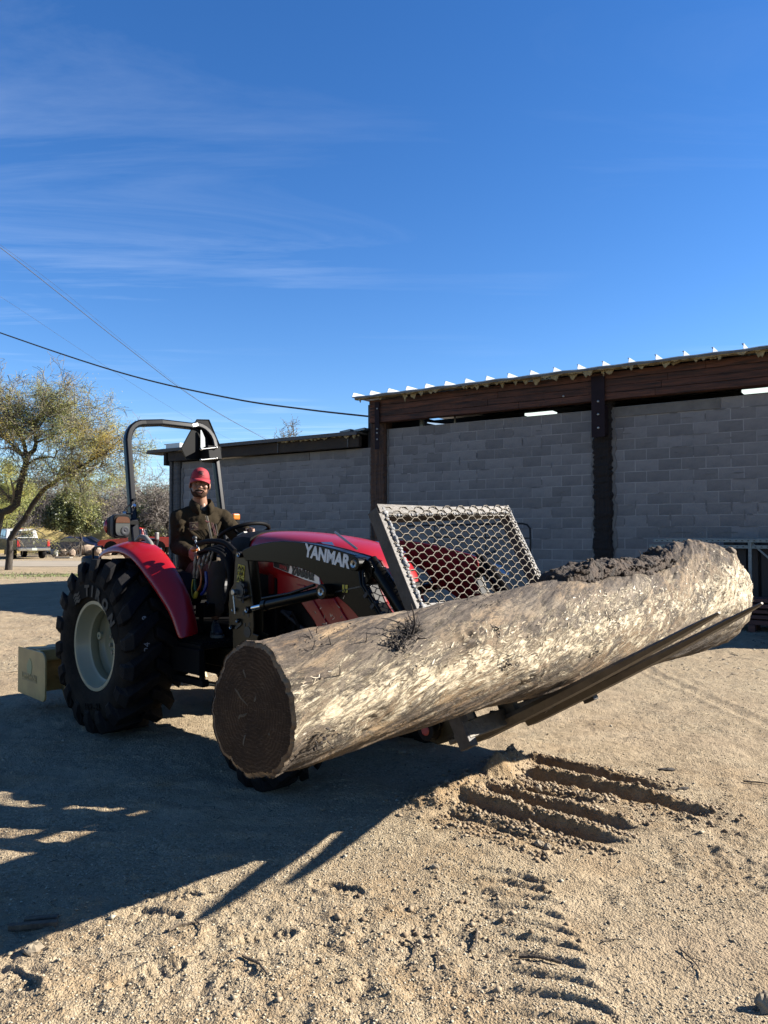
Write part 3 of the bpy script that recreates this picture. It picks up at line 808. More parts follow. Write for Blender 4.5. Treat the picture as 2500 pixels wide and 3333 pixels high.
# smeared cement beside the posts, proud of the blocks
def smear(parent, s, side, z0, z1, seed, w=.07):
    g = random.Random(seed); n = 46; pts = []
    for i in range(n):
        z = z0 + (z1 - z0) * i / (n - 1); wi = w * g.uniform(.35, 1.25)
        pts += [(s, -.026, z), (s + side * wi, -.026, z), (s + side * (wi + .006), -.004, z)]
    m = MB(); m.grid(pts, n, 3); build('cement_smear', m, M['render_cement'], parent)
smear(w3, -2.52, 1, 0, 3.875, 4, .075); smear(w2, -2.84, -1, 0, 3.85, 5, .07); smear(w1, -7.97, -1, 0, 3.47, 6, .06); smear(w1, -14.29, 1, 0, 3.3, 7, .10); smear(w2, -7.56, 1, 0, 3.85, 8, .04)
m = MB(); m.box((-11.6, -.012, 3.37), (3.6, .02, .175)); build('lintel_render', m, M['render_cement'], w1, bevel=.003)
m = MB(); m.box((-1.55, -.014, 3.775), (1.85, .02, .18)); build('lintel_render', m, M['render_cement'], w3, bevel=.003)

shed = bthing('storage_building', 'long dark timber and block storage building with ribbed metal roof across the yard', 'building')
def post(s0, s1, z1, seed, m_, name='post', y0=-.10, y1=.18, rag=.012):
    g = random.Random(seed); n = 110; secs = []
    for i in range(n):
        z = -.2 + (z1 + .2) * i / (n - 1); a, b = s0 + g.uniform(-rag, rag), s1 + g.uniform(-rag, rag); y = y0 + g.uniform(-rag, rag) * .6
        e = .04
        secs.append([(a, y1, z), (a + g.uniform(-.004, .004), y + e, z), (a + e, y, z), ((a + b) / 2 + g.uniform(-.02, .02), y + g.uniform(-.012, .01), z), (b - e, y, z), (b, y + e, z), (b, y1, z)])
    m = MB(); m.loft(secs); return build(name, m, m_, shed)
post(-7.98, -7.56, 4.42, 1, M['post'], rag=.012)
post(-2.86, -2.51, 4.45, 2, M['charred'], rag=.025)
post(3.7, 4.0, 4.45, 3, M['post'])
post(-14.55, -14.31, 3.62, 4, M['greyboard'], rag=.004)
m = MB(); m.box((-14.60, -.02, 1.8), (.09, .22, 3.6)); build('corner_board', m, M['greyboard'], shed)
# laminated main beam: each board a part
g = random.Random(5)
zt = [4.49, 4.36, 4.235, 4.11, 3.985]
for k in range(4):
    z1, z0 = zt[k], zt[k + 1]; cuts = [-7.86, -4.9 + g.uniform(-.8, .8), -1.2 + g.uniform(-.8, .8), 4.2]
    for q in range(3):
        a, b = cuts[q], cuts[q + 1]; n = 40; pts = []
        for i in range(n):
            s = a + .004 + (b - a - .008) * i / (n - 1)
            yy = -.27 + g.uniform(-.006, .006) + (k % 2) * .008; jz = g.uniform(-.004, .004)
            pts.append([(s, -.05, z0 + .002), (s, yy, z0 + .002 + abs(jz)), (s, yy - .004, (z0 + z1) / 2), (s, yy, z1 - .002 - abs(jz)), (s, -.05, z1 - .002)])
        m = MB(); m.loft(pts); build('beam_board', m, M['beam'], shed)
m = MB(); m.box((-7.865, -.16, 4.24), (.02, .20, .5)); build('beam_end', m, M['greyboard'], shed)
# steel straps with bolts
def strap(s0, s1, z0, z1, y, bolts, label=None):
    m = MB(); m.box(((s0 + s1) / 2, y, (z0 + z1) / 2), (s1 - s0, .02, z1 - z0)); o = build('steel_strap', m, M['bracket'], shed, bevel=.004)
    for b in bolts:
        m = MB(); m.ball(((s0 + s1) / 2 + .01, y - .014, b), (.022, .014, .022), 6); build('bolt', m, M['zinc'], o, smooth=60)
strap(-2.80, -2.55, 3.30, 4.43, -.31, [])
m = MB(); m.box((-2.675, -.20, 3.62), (.24, .2, .55)); build('steel_shoe', m, M['bracket'], shed, bevel=.004)
for z in (3.96, 3.72, 3.47):
    m = MB(); m.ball((-2.67, -.325, z), (.024, .014, .024), 6); build('bolt', m, M['zinc'], shed, smooth=60)
m = MB(); m.ball((-3.35, -.285, 4.13), (.024, .016, .024), 6); build('bolt', m, M['zinc'], shed, smooth=60)
strap(-7.69, -7.57, 3.38, 4.43, -.31, [4.28, 3.83, 3.74, 3.60])
# upper roof: sheet, standing ribs along its eave, foam under it
m = MB(); n = 90; pts = []
g = random.Random(8)
for i in range(n):
    s = -8.14 + 12.4 * i / (n - 1)
    pts += [(s, -.56 + .015 * math.sin(i * .7), 4.555 + .006 * math.sin(i * 1.3)), (s, 6.4, 4.62)]
m.grid(pts, n, 2)
up = [(p[0], p[1], p[2] - .016) for p in pts]; m.grid(up, n, 2)
m.add([pts[0], up[0]] , [])
for i in range(n - 1):
    m.add([pts[2*i], pts[2*i+2], up[2*i+2], up[2*i]], [(0, 1, 2, 3)])
build('roof_sheet', m, M['roof'], shed)
ribs = []
s = -8.12
while s < 4.25:
    ribs.append(s); s += .468
for s in ribs:
    m = MB()
    m.add([(s, -.57, 4.56), (s, 6.3, 4.625), (s, 6.3, 4.712), (s, -.52, 4.648)], [(0, 1, 2, 3)])
    m.add([(s - .006, -.57, 4.56), (s - .006, 6.3, 4.625), (s - .006, 6.3, 4.712), (s - .006, -.52, 4.648)], [(0, 1, 2, 3)])
    m.box((s - .018, 2.9, 4.682), (.036, 6.8, .008), (R(.5), 0, 0))
    build('roof_rib', m, M['roof'], shed)
m = MB(); m.box((-1.95, -.50, 4.525), (12.2, .10, .035)); build('eave_trim', m, M['roof_under'], shed)
m = MB()
for a, b, dens in ((-8.0, -7.5, .5), (-6.9, -6.0, 1), (-5.4, -4.6, 1), (-4.3, -3.4, 1), (-3.2, -2.4, .9), (-2.2, -1.2, .6), (-1.0, -.55, 1), (-.3, .4, .8), (.6, 4, .5)):
    s = a
    while s < b:
        w = g.uniform(.06, .22); d = g.uniform(.05, .19) * dens
        k = 6; y = -.52 + g.uniform(-.03, .10); top = 4.515
        poly = [(s, top)] + [(s + w * i / k, top - d * math.sin(math.pi * i / k) * g.uniform(.5, 1.25)) for i in range(1, k)] + [(s + w, top)]
        m.prism(poly, y, y + g.uniform(.01, .04)); s += w * g.uniform(.6, 1.6)
stuff(build('foam_flakes', m, M['foam'], shed))
m = MB(); pts = []; n = 160
for i in range(n):
    s = -8.08 + 12.2 * i / (n - 1); pts += [(s, -.55, 4.535), (s, -.53, 4.515 - g.uniform(0, .035)), (s, -.40, 4.49)]
m.grid(pts, n, 3); build('foam_bead', m, M['foam'], shed)
# lower roof of the left wing
m = MB(); m.box((-11.68, 2.95, 3.80), (7.0, 6.5, .035)); build('low_roof_sheet', m, M['roof_under'], shed)
m = MB(); m.box((-11.75, -.33, 3.785), (7.15, .03, .085)); build('low_eave_board', m, M['greyboard'], shed, bevel=.004)
for a, b in ((-14.6, -12.9), (-12.88, -10.62), (-10.6, -8.5), (-8.48, -8.2)):
    pts = []; n = 18
    for i in range(n):
        s = a + (b - a) * i / (n - 1); y = -.22 + g.uniform(-.004, .004)
        pts.append([(s, -.1, 3.49), (s, y, 3.49 + g.uniform(-.006, .006)), (s, y, 3.74), (s, -.1, 3.74)])
    m = MB(); m.loft(pts); build('fascia_board', m, M['fascia'], shed)
for s in (-12.89, -10.61, -8.49):
    m = MB(); m.box((s, -.235, 3.615), (.03, .02, .25)); build('fascia_joint', m, M['greyboard'], shed)
m = MB(); m.box((-14.72, -.1, 3.60), (.10, .25, .42)); build('rafter_end', m, M['charred'], shed)
m = MB(); m.box((-15.0, 0, 3.765), (.9, .55, .06)); build('eave_overhang', m, M['greyboard'], shed, bevel=.01)
m = MB(); m.box((-14.35, -.1, 3.90), (.55, .35, .13)); m.box((-14.62, -.1, 3.955), (.16, .36, .02)); build('roof_vent', m, M['truck_white'], shed, bevel=.005)
m = MB()
for s in (-8.45, -8.05): m.box((s - .15, .2, 3.87), (.30, .8, .05), (0, R(-6), 0))
build('roof_flashing', m, M['strut'], shed)
m = MB(); s = -10.6
while s < -8.2:
    w = g.uniform(.06, .2); d = g.uniform(.02, .12) * (.4 + .6 * (s + 10.6) / 2.4); k = 6
    poly = [(s, 3.745)] + [(s + w * i / k, 3.745 - d * math.sin(math.pi * i / k) * g.uniform(.4, 1.2)) for i in range(1, k)] + [(s + w, 3.745)]
    m.prism(poly, -.30 + g.uniform(-.01, .03), -.26); s += w * g.uniform(.7, 1.5)
stuff(build('low_foam_flakes', m, M['foam'], shed))
# enclosing dark walls, rear and ends
m = MB(); m.box((-2.1, 6.2, 2.25), (12.4, .1, 4.6)); build('rear_wall', m, M['dark_in'], shed)
m = MB(); m.box((-11.2, 6.2, 1.85), (6.2, .1, 3.8)); build('rear_wall', m, M['dark_in'], shed)
m = MB(); m.box((-8.05, 3.1, 2.2), (.08, 6.2, 4.5)); build('dividing_wall', m, M['dark_in'], shed)
m = MB(); m.box((-14.42, 3.2, 1.8), (.12, 6.1, 3.7)); build('end_wall', m, M['block'], shed)
m = MB(); m.box((4.1, 3.1, 2.25), (.14, 6.2, 4.55)); build('end_wall', m, M['block'], shed)
m = MB(); m.box((-2.1, 3.0, 4.40), (12.2, .2, .12)); m.box((-2.1, 1.4, 4.43), (12.2, .1, .1)); build('purlin', m, M['dark_in'], shed)
# lit strip lights and a glowing panel in place of sky seen through, over the walls
a = WP(1716, 1356, -2.2); b = WP(1806, 1347, -2.2)
m = MB(); m.box(((a[0] + b[0]) / 2, 2.2, (a[2] + b[2]) / 2 + .03), (b[0] - a[0], .28, .05)); build('strip_light', m, M['tubelight'], shed)
a = WP(2418, 1282, -2.2); b = WP(2510, 1272, -2.2)
m = MB(); m.box(((a[0] + b[0]) / 2 + .2, 2.2, (a[2] + b[2]) / 2 + .03), (b[0] - a[0] + .4, .28, .05)); build('strip_light', m, M['tubelight'], shed)
p = [WP(1362, 1371, -2.5), WP(1475, 1383, -2.5), WP(1470, 1392, -2.5), WP(1440, 1388, -2.5)]
m = MB(); m.prism([(q[0], q[2]) for q in p], 2.5, 2.53); build('sky_gap_panel', m, M['sky_glow'], shed)
a = WP(1374, 1400, -.3); m = MB(); m.box((a[0], .3, 4.05), (.09, .05, .45)); o = build('perforated_strut', m, M['strut'], shed)
for k in range(5):
    for sx in (-.02, .02):
        m = MB(); m.cyl((a[0] + sx, .272, 3.89 + k * .06), (a[0] + sx, .276, 3.89 + k * .06), .010, 8); build('hole', m, M['ink'], o)
a = WP(1481, 1375, -.4); m = MB(); m.cyl((a[0], .4, 3.8), (a[0], .4, 4.5), .022, 8); build('conduit', m, M['zinc'], shed)

# steel rack and lumber to the right, in front of the wall
rk = bthing('steel_rack', 'galvanised perforated strut rack with blue-grey uprights behind the right log end', 'rack', -.6, -.55)
def strutbar(a, b, w=.045, d=.045, name='rail'):
    m = MB(); m.bar(a, b, d, w, up=(0, 0, 1) if abs(a[2] - b[2]) < .3 else (0, 1, 0)); return build(name, m, M['strut'], rk, bevel=.003)
for z, s0, y in ((1.40, -1.62, -.62), (1.30, -1.70, -.58)):
    o = strutbar((s0, y, z), (2.6, y, z), .055)
    k = s0 + .06; m = MB()
    while k < 2.5:
        m.box((k, y - .0235, z), (.028, .004, .014)); k += .09
    stuff(build('slot_row', m, M['ink'], o))
for s in (-.10, .42, .95, 1.5, 2.2): strutbar((s, -.60, .45), (s, -.60, 1.40), .06, .05, 'upright')
for s0, s1 in ((-.10, .45), (.95, 1.5)): strutbar((s0, -.57, 1.38), (s1, -.57, .85), .035, .03, 'brace')
m = MB(); m.box((-.1 + 1.2, -.3, .9), (3.3, .02, 1.0)); build('back_panel', m, M['dark_board'], rk)
for k in range(9):
    s = -.42 + k * .17; m = MB(); m.box((s, -.42, .92), (.10 + .02 * (k % 3), .03, 1.02)); build('board', m, M['dark_board'], rk)
lb = bthing('lumber_stack', 'low stack of red-brown boards lying below the steel rack', 'lumber', 0, -.9)
g = random.Random(12)
for r in range(5):
    for q in range(3):
        y = -.78 - q * .16; z = .14 + r * .085
        m = MB(); m.box((1.25 + g.uniform(-.12, .10), y + g.uniform(-.02, .02), z), (3.0, .14, .055 if r else .07)); build('board', m, M['lumber'], lb, bevel=.004)
for s in (0, 1.2, 2.4):
    m = MB(); m.box((s, -.95, .05), (.09, .6, .10)); build('bearer', m, M['lumber'], lb)
# tubular frame leaning by the wall behind the guard
fr = bthing('tubular_frame', 'black tubular rail frame standing by the wall behind the mesh guard', 'frame', -5, -.8)
pa = [WP(*p, .8) for p in ((1300, 1712), (1700, 1704), (1716, 1708), (1725, 1720), (1727, 1765), (1726, 1790))]
m = MB(); m.tube(pa, .018, 8); build('top_rail', m, M['blackpipe'], fr, smooth=50)
for px, py in ((1415, 1710), (1580, 1706)):
    m = MB(); a = WP(px, py, .8); m.tube([a, (a[0], a[1], .2)], .012, 8); build('upright', m, M['blackpipe'], fr, smooth=50)
a, b = WP(1400, 1748, .8), WP(1726, 1752, .8); m = MB(); m.tube([a, b], .012, 8); build('middle_rail', m, M['blackpipe'], fr, smooth=50)
a = WP(1726, 1780, .8); m = MB(); m.tube([a, (a[0], a[1], .1)], .016, 8); build('end_leg', m, M['blackpipe'], fr, smooth=50)
a, b = WP(1480, 1850, .8), WP(1620, 1790, .8); m = MB(); m.tube([a, b], .012, 8); build('brace', m, M['blackpipe'], fr, smooth=50)
# ------------------------------------------------------------------ far background: hills, trees, trucks, wall
def leaves(name, cen, tint, L_, W_, material, parent, seed=1, droop=.5, along=None):
    g = np.random.default_rng(seed); n = len(cen)
    d = g.standard_normal((n, 3)); d[:, 2] = d[:, 2] * .6 - droop
    if along is not None: d = along + .45 * g.standard_normal((n, 3))
    d /= np.linalg.norm(d, axis=1)[:, None]
    u = np.cross(d, g.standard_normal((n, 3))); u /= np.linalg.norm(u, axis=1)[:, None]
    l = L_ * (.6 + .8 * g.random(n))[:, None]; w = W_ * (.6 + .8 * g.random(n))[:, None]
    v = np.stack([cen - u * w * .15, cen + d * l * .5 + u * w * .5, cen + d * l, cen + d * l * .5 - u * w * .5], 1).reshape(-1, 3)
    f = np.arange(n * 4).reshape(-1, 4)
    of = np.array(OFF.get(parent.name, (0, 0, 0)) if parent is not None else (0, 0, 0))
    return npmesh(name, v - of, f, material, parent, False, {'tint': np.clip(tint, 0, 1)})
def rnd_dir(g, d, sp):
    v = Vector(d) + Vector((g.gauss(0, 1), g.gauss(0, 1), g.gauss(0, 1))) * sp
    return v.normalized()
def grow(mb, g, p, d, ln, r, lev, kids, spread, grav, out, seg_n=5, sides=4, wig=.25, rmin=.006):
    pts = [p.copy()]; q = p.copy(); dd = d.copy()
    for i in range(seg_n):
        dd = rnd_dir(g, dd, wig); dd.z += grav; dd.normalize(); q = q + dd * (ln / seg_n); pts.append(q.copy())
    mb.tube(pts, [max(rmin, r * (1 - .7 * i / seg_n)) for i in range(seg_n + 1)], sides, False)
    if lev == 0:
        out.append(pts); return
    for k in range(kids[0]):
        i = g.randint(1, seg_n); b = pts[i]
        grow(mb, g, b, rnd_dir(g, dd, spread), ln * g.uniform(.5, .8), r * .45, lev - 1, kids[1:], spread, grav * 1.2, out, max(3, seg_n - 1), max(3, sides - 1), wig, rmin)
def px_poly(pts, d, dd=0.0): return [P(x, y, d + dd * i) for i, (x, y) in enumerate(pts)]
def tree(name, label, base, limbs, kids, ln, seed, leafn, leafsz, leafmat, trunkmat, spread=.8, grav=-.02, jit=.10, group='trees round the yard', wig=.25, rmin=.008, start=.35, cat='tree', clip=None, tintfn=None, droop=.5, lmul=1.0):
    g = random.Random(seed); t = thing(name, label, cat, base, group=group, off=base)
    tr = MB(); tw = MB(); out = []
    for pts, r0, r1, nb in limbs:
        k = len(pts); tr.tube(pts, [r0 + (r1 - r0) * i / (k - 1) for i in range(k)], 9)
        for j in range(nb):
            u = start + (1 - start) * (j + g.random()) / nb if nb > 1 else 1
            f = u * (k - 1); i = min(int(f), k - 2); q = Vector(pts[i]).lerp(Vector(pts[i + 1]), f - i)
            d = (Vector(pts[i + 1]) - Vector(pts[i])).normalized()
            grow(tw, g, q, rnd_dir(g, d, spread), ln * g.uniform(.6, 1.1), (r0 + (r1 - r0) * u) * .5, len(kids) - 0, kids + [0], spread, grav, out, 5, 5, wig, rmin)
    build('trunk', tr, trunkmat, t, smooth=60)
    crown = build('branches', tw, M['twig'] if leafn == 0 else M['branch'], t)
    if leafn:
        allp = np.array([tuple(p) for pts in out for p in pts[1:]])
        dirs = np.array([tuple((pts[-1] - pts[0]).normalized()) for pts in out for p in pts[1:]])
        leafn = int(leafn * 1.7); g2 = np.random.default_rng(seed); ii = g2.integers(0, len(allp), leafn)
        cen = allp[ii] + g2.standard_normal((leafn, 3)) * jit * [1, 1, 1]
        kp = g2.random(leafn) < sst(-.30, .22, fbm(cen[:, 0] * 1.7, cen[:, 1] * 1.7, cen[:, 2] * 1.9, s=seed + 5, o=3)); cen = cen[kp & (cen[:, 2] < 8.1)]; leafn = len(cen)
        tint = .5 + .55 * fbm(cen[:, 0] * 1.1, cen[:, 1] * 1.1, cen[:, 2] * 1.1, s=seed, o=2) * 1.6 + .14 * g2.standard_normal(leafn)
        leaves('crown', cen, tint, leafsz[0], leafsz[1], leafmat, t, seed, droop)
    return t
D1 = 32.6
b1 = G(28, 1855)
main = [P(28, 1858, D1), P(32, 1800, D1), P(33, 1755, D1)]
t1 = [(33, 1757), (52, 1725), (80, 1690), (105, 1645), (135, 1603), (150, 1588), (185, 1565), (215, 1545), (240, 1528), (275, 1512), (310, 1490), (345, 1476), (390, 1432)]
limbs = [(main, .155, .125, 1), (px_poly(t1, D1, -.12), .13, .035, 30)]
tree('mesquite_tree', 'leaning mesquite tree whose trunk forks low beside the grey pickup, feathery yellow-green crown', b1, limbs, [4, 4, 3], 1.6, 3, 30000, (.080, .017), M['leaf_m'], M['bark'], spread=.75, grav=-.03, jit=.13, start=.45)
b2 = G(-30, 1850)
stem2 = [(-30, 1850), (-18, 1770), (-5, 1700), (5, 1668), (30, 1660), (55, 1640), (60, 1600), (70, 1560), (82, 1520), (90, 1480)]
l2 = [(px_poly(stem2, 31.5), .19, .11, 3), (px_poly([(90, 1482), (112, 1465), (118, 1440), (112, 1410), (118, 1380), (140, 1340), (170, 1300)], 31.5, .15), .10, .03, 20),
      (px_poly([(92, 1510), (115, 1495), (140, 1488), (165, 1487), (178, 1490), (186, 1466)], 31.5, -.1), .05, .03, 7),
      (px_poly([(85, 1478), (78, 1440), (60, 1400), (40, 1350), (30, 1290)], 31.5, .1), .09, .03, 20),
      (px_poly([(84, 1482), (60, 1470), (30, 1440), (-20, 1400), (-70, 1370)], 31.5, -.15), .08, .03, 18),
      (px_poly([(118, 1400), (150, 1360), (180, 1330), (205, 1290)], 31.5, .2), .05, .02, 12),
      (px_poly([(118, 1440), (160, 1425), (210, 1405), (260, 1400)], 31.5, .2), .05, .02, 14),
      (px_poly([(5, 1668), (-40, 1640), (-110, 1580), (-180, 1480)], 31.5, .2), .12, .04, 14)]
tree('mesquite_tree', 'taller mesquite tree at the left edge with a dark crooked trunk and rounded yellow-green crown', b2, l2, [4, 4, 3], 1.32, 5, 44000, (.080, .017), M['leaf_m'], M['bark'], spread=.85, grav=-.015, jit=.14, start=.35)

def bushy(name, label, base, cx, cy, d, rx, rz, n, seed, lmat, sz, trunk_r=.12, group='trees round the yard', ky=1.0):
    t = thing(name, label, 'tree', base, group=group, off=base); g = np.random.default_rng(seed); q = random.Random(seed)
    c = P(cx, cy, d); m = MB(); top = Vector(c)
    m.tube([base, base + Vector((.1, 0, (c.z) * .4)), top], [trunk_r, trunk_r * .8, trunk_r * .4], 8)
    out = []
    for k in range(7): grow(m, q, Vector((base[0], base[1], c.z * q.uniform(.2, .8))), rnd_dir(q, (0, 0, .6), 1), rx * .9, .05, 2, [3, 3], .8, 0, out, 4, 4)
    build('trunk', m, M['bark'], t, smooth=60)
    k = 60; dirs = g.standard_normal((k, 3)); dirs /= np.linalg.norm(dirs, axis=1)[:, None]
    cl = np.array(c) + dirs * (g.random((k, 1)) ** .45) * np.array([rx, rx * ky, rz]) * .82
    cr = rx * (.16 + .20 * g.random(k))
    ii = g.integers(0, k, n); dd = g.standard_normal((n, 3)); dd /= np.linalg.norm(dd, axis=1)[:, None]
    cen = cl[ii] + dd * (cr[ii] * g.random(n) ** .4)[:, None]
    cen = cen[cen[:, 2] > .25]; n = len(cen)
    tint = .45 + .8 * fbm(cen[:, 0] * .9, cen[:, 1] * .9, cen[:, 2] * 1.3, s=seed, o=3) + .2 * g.standard_normal(n)
    leaves('crown', cen, tint, sz[0], sz[1], lmat, t, seed, .4)
    return t
def g0(px, d): p = P(px, 1700, d); return Vector((p.x, p.y, 0))
bushy('citrus_tree', 'round dark green leafy tree in front of the yellow wall', g0(262, 52), 243, 1668, 52, 2.15, 1.62, 30000, 21, M['leaf_d'], (.17, .075), trunk_r=.07)
bushy('evergreen_bush', 'dark bushy tree beside the building corner, behind the red pickup', g0(520, 62), 528, 1685, 62, 2.7, 2.9, 34000, 22, M['leaf_d'], (.17, .07))
bushy('evergreen_bush', 'smaller olive bush left of the dark bushy tree, seen past the roll bar', g0(455, 64), 460, 1690, 64, 1.4, 2.3, 14000, 23, M['leaf_o'], (.16, .06))
bushy('olive_tree', 'pale olive tree far left behind the grey pickup', g0(20, 58), 15, 1610, 58, 3.0, 2.9, 24000, 24, M['leaf_m'], (.16, .05))
bushy('citrus_tree', 'olive green shrub on the far side of the wall at the left edge', g0(-60, 60), -60, 1650, 60, 3.0, 2.8, 12000, 25, M['leaf_o'], (.2, .08))
def bare(label, px, d, h, seed, nb=16, ln=2.2):
    b = g0(px, d); l = [([b, b + Vector((.1, 0, h * .25)), b + Vector((-.1, .1, h * .55))], .12, .06, nb)]
    q = random.Random(seed)
    for k in range(3):
        e = b + Vector((q.uniform(-1, 1) * h * .3, q.uniform(-1, 1), h * q.uniform(.7, .85))); l.append(([b + Vector((0, 0, h * .3)), (b + e) / 2 + Vector((0, 0, h * .2)), e], .07, .03, nb // 2))
    return tree('bare_tree', label, b, l, [4, 4, 4], ln, seed, 0, None, None, M['bark'], spread=.9, grav=.0, wig=.3, rmin=.011, group='bare winter trees', start=.2)
bare('bare grey tree showing between the roll bar and the building corner', 545, 58, 6.3, 31, 16, 1.9)
bare('bare grey tree just right of the left roll bar post', 470, 66, 6.8, 32, 16, 2.2)
bare('bare grey thicket tree behind the mesquite crown, right half', 330, 70, 6.2, 33, 20, 2.2)
bare('bare grey thicket tree behind the mesquite crown, middle', 210, 72, 7.0, 34, 22, 2.3)
bare('bare grey thicket tree behind the leaning trunk', 110, 70, 6.4, 35, 22, 2.2)
bare('bare grey thicket tree left of the leaning trunk', 20, 74, 6.6, 36, 18, 2.2)
bare('bare grey thicket tree nearest the roll bar, beyond the wall', 400, 78, 5.6, 37, 20, 2.2)
b = P(960, 1700, 30); b.z = 0
tr = [b, b + Vector((0, 0, 3)), P(955, 1425, 30)]
tree('bare_tree', 'bare twiggy treetop peeping over the low roof behind the building', b, [(tr, .1, .04, 5)], [4, 4, 3], .75, 41, 260, (.07, .04), mat('dry_leaf', (.20, .10, .05), .8), M['bark'], spread=.9, grav=.02, wig=.3, rmin=.006, group='bare winter trees', start=.8, jit=.04)

# boulders
def boulder(px, py, w, h, d, seed, label, m=None):
    b = MB(); b.ball((0, 0, 0), (w / 2, w * .42, h / 2), 12); v = np.array(b.v); g = np.random.default_rng(seed)
    n = fbm(v[:, 0] * 1.7 / w + seed, v[:, 1] * 1.7 / w, v[:, 2] * 1.7 / h, s=seed, o=4); v *= (1 + .42 * n)[:, None]
    for k in range(7):
        pl = g.standard_normal(3); pl /= np.linalg.norm(pl); dst = (v / np.array([w / 2, w * .42, h / 2])) @ pl; ov = np.maximum(dst - .72, 0)
        v -= ov[:, None] * pl[None] * np.array([w / 2, w * .42, h / 2])
    b.v = [tuple(q) for q in v]; o = build('boulder', b, m or M['rock'], None, smooth=28); c = P(px, py, d); o.location = (c.x, c.y, h * .42)
    return tag(o, label, 'rock', 'row of boulders')
boulder(178, 1795, .75, .62, 53, 1, 'small whitish boulder at the left end of the row', M['rock_white'])
boulder(203, 1794, .62, .58, 52.6, 2, 'second boulder of the row, pinkish, beside the white one')
boulder(233, 1795, .66, .55, 52.8, 3, 'third boulder of the row, darker and low')
boulder(283, 1785, 1.55, 1.0, 53.5, 4, 'largest boulder of the row, tan and rounded')
boulder(313, 1792, .8, .75, 53, 5, 'pale boulder partly behind the tractor fender')
boulder(222, 1786, .6, .45, 54.5, 6, 'little boulder peeping over the second and third boulders')
boulder(345, 1796, .8, .5, 54, 7, 'low brown boulder seen under the fender arch')
o = MB(); o.box((0, 0, 0), (.95, .5, .07)); o = build('stone_slab', o, M['concrete'], None, bevel=.01); o.location = (*P(208, 1809, 48.5)[:2], .05); tag(o, 'flat pale slab lying on the drive in front of the boulders', 'slab')

# yellow wall with iron fence
yw = thing('garden_wall', 'yellow rendered garden wall with iron pickets along its top', 'wall', (-24, 66, 0), (0, 0, R(27)), off=(0, 0, 0))
m = MB(); m.box((0, 0, .98), (60, .25, 2.16)); build('render', m, M['ywall'], yw)
m = MB(); m.box((-5, 0, 2.03), (60, .32, .06)); build('coping', m, M['ywall'], yw)
pk = MB(); pk.box((0, 0, 0), (.035, .035, .85)); pme = None
for k in range(115):
    if pme is None:
        o = build('picket', pk, M['fence'], yw); pme = o.data
    else:
        o = bpy.data.objects.new('picket', pme); C.objects.link(o); o.parent = yw
    o.location = (-22 + k * .19, 0, 2.48)
m = MB(); m.box((-11.2, 0, 2.85), (22, .04, .05)); m.box((-11.2, 0, 2.2), (22, .04, .05)); build('fence_rail', m, M['fence'], yw)

# hills
n = 120; pts = []
for i in range(n):
    a = R(-75 + 150 * i / (n - 1)); d = 1500
    h = 62 + 34 * float(fbm(i * .09, .3, s=3, o=4)) + 12 * float(fbm(i * .5, 1.3, s=4, o=3))
    for q, (dd, hh) in enumerate(((700, -3), (1000, h * .25), (1250, h * .62), (1500, h), (1900, h * .8), (2400, -3))):
        pts.append((dd * math.sin(a), dd * math.cos(a), hh + (8 * float(fbm(i * .6, q * 2.1, s=6, o=3)) if 0 < q < 5 else 0)))
me = MB(); me.grid(pts, n, 6); M['hill'] = mat('hill', (.13, .115, .125), 1, col2=(.19, .14, .12), vs=.006, bump=0)
o = build('hills', me, M['hill'], None, smooth=60); struct(o)
# brushy far slope
g = np.random.default_rng(9); n = 30000
x = g.uniform(-75, 8, n); y = g.uniform(80, 125, n); z = g.random(n) ** 1.3 * (2.2 + .022 * (y - 80)) * (1 + .5 * fbm(x * .3, y * .3, s=2))
x2 = np.stack([x, y, z], 1)
o = leaves('brush', x2, .3 + .3 * g.standard_normal(n), .9, .03, mat('grey_brush', (.12, .1, .08), .9, attr=[(.08, .065, .05), (.17, .145, .125), (.26, .23, .20)]), None, 9, -.4)
tag(stuff(o), 'grey bare brush covering the land beyond the yellow wall', 'brush')
# grass strip
n = 16000; x = g.uniform(-26, -5, n); y = g.normal(27.5, 1.1, n) + .05 * (x + 15)
k = g.random(n) < sst(-.35, .3, fbm(x * .35, y * .6, s=19)); x, y = x[k], y[k]; n = len(x)
cen = np.stack([x, y, height(x, y)[0]], 1)
o = leaves('grass', cen, g.random(n), .055, .03, M['grass'], None, 12, -1.6); tag(stuff(o), 'thin strip of patchy green grass between the yard and the drive', 'grass')

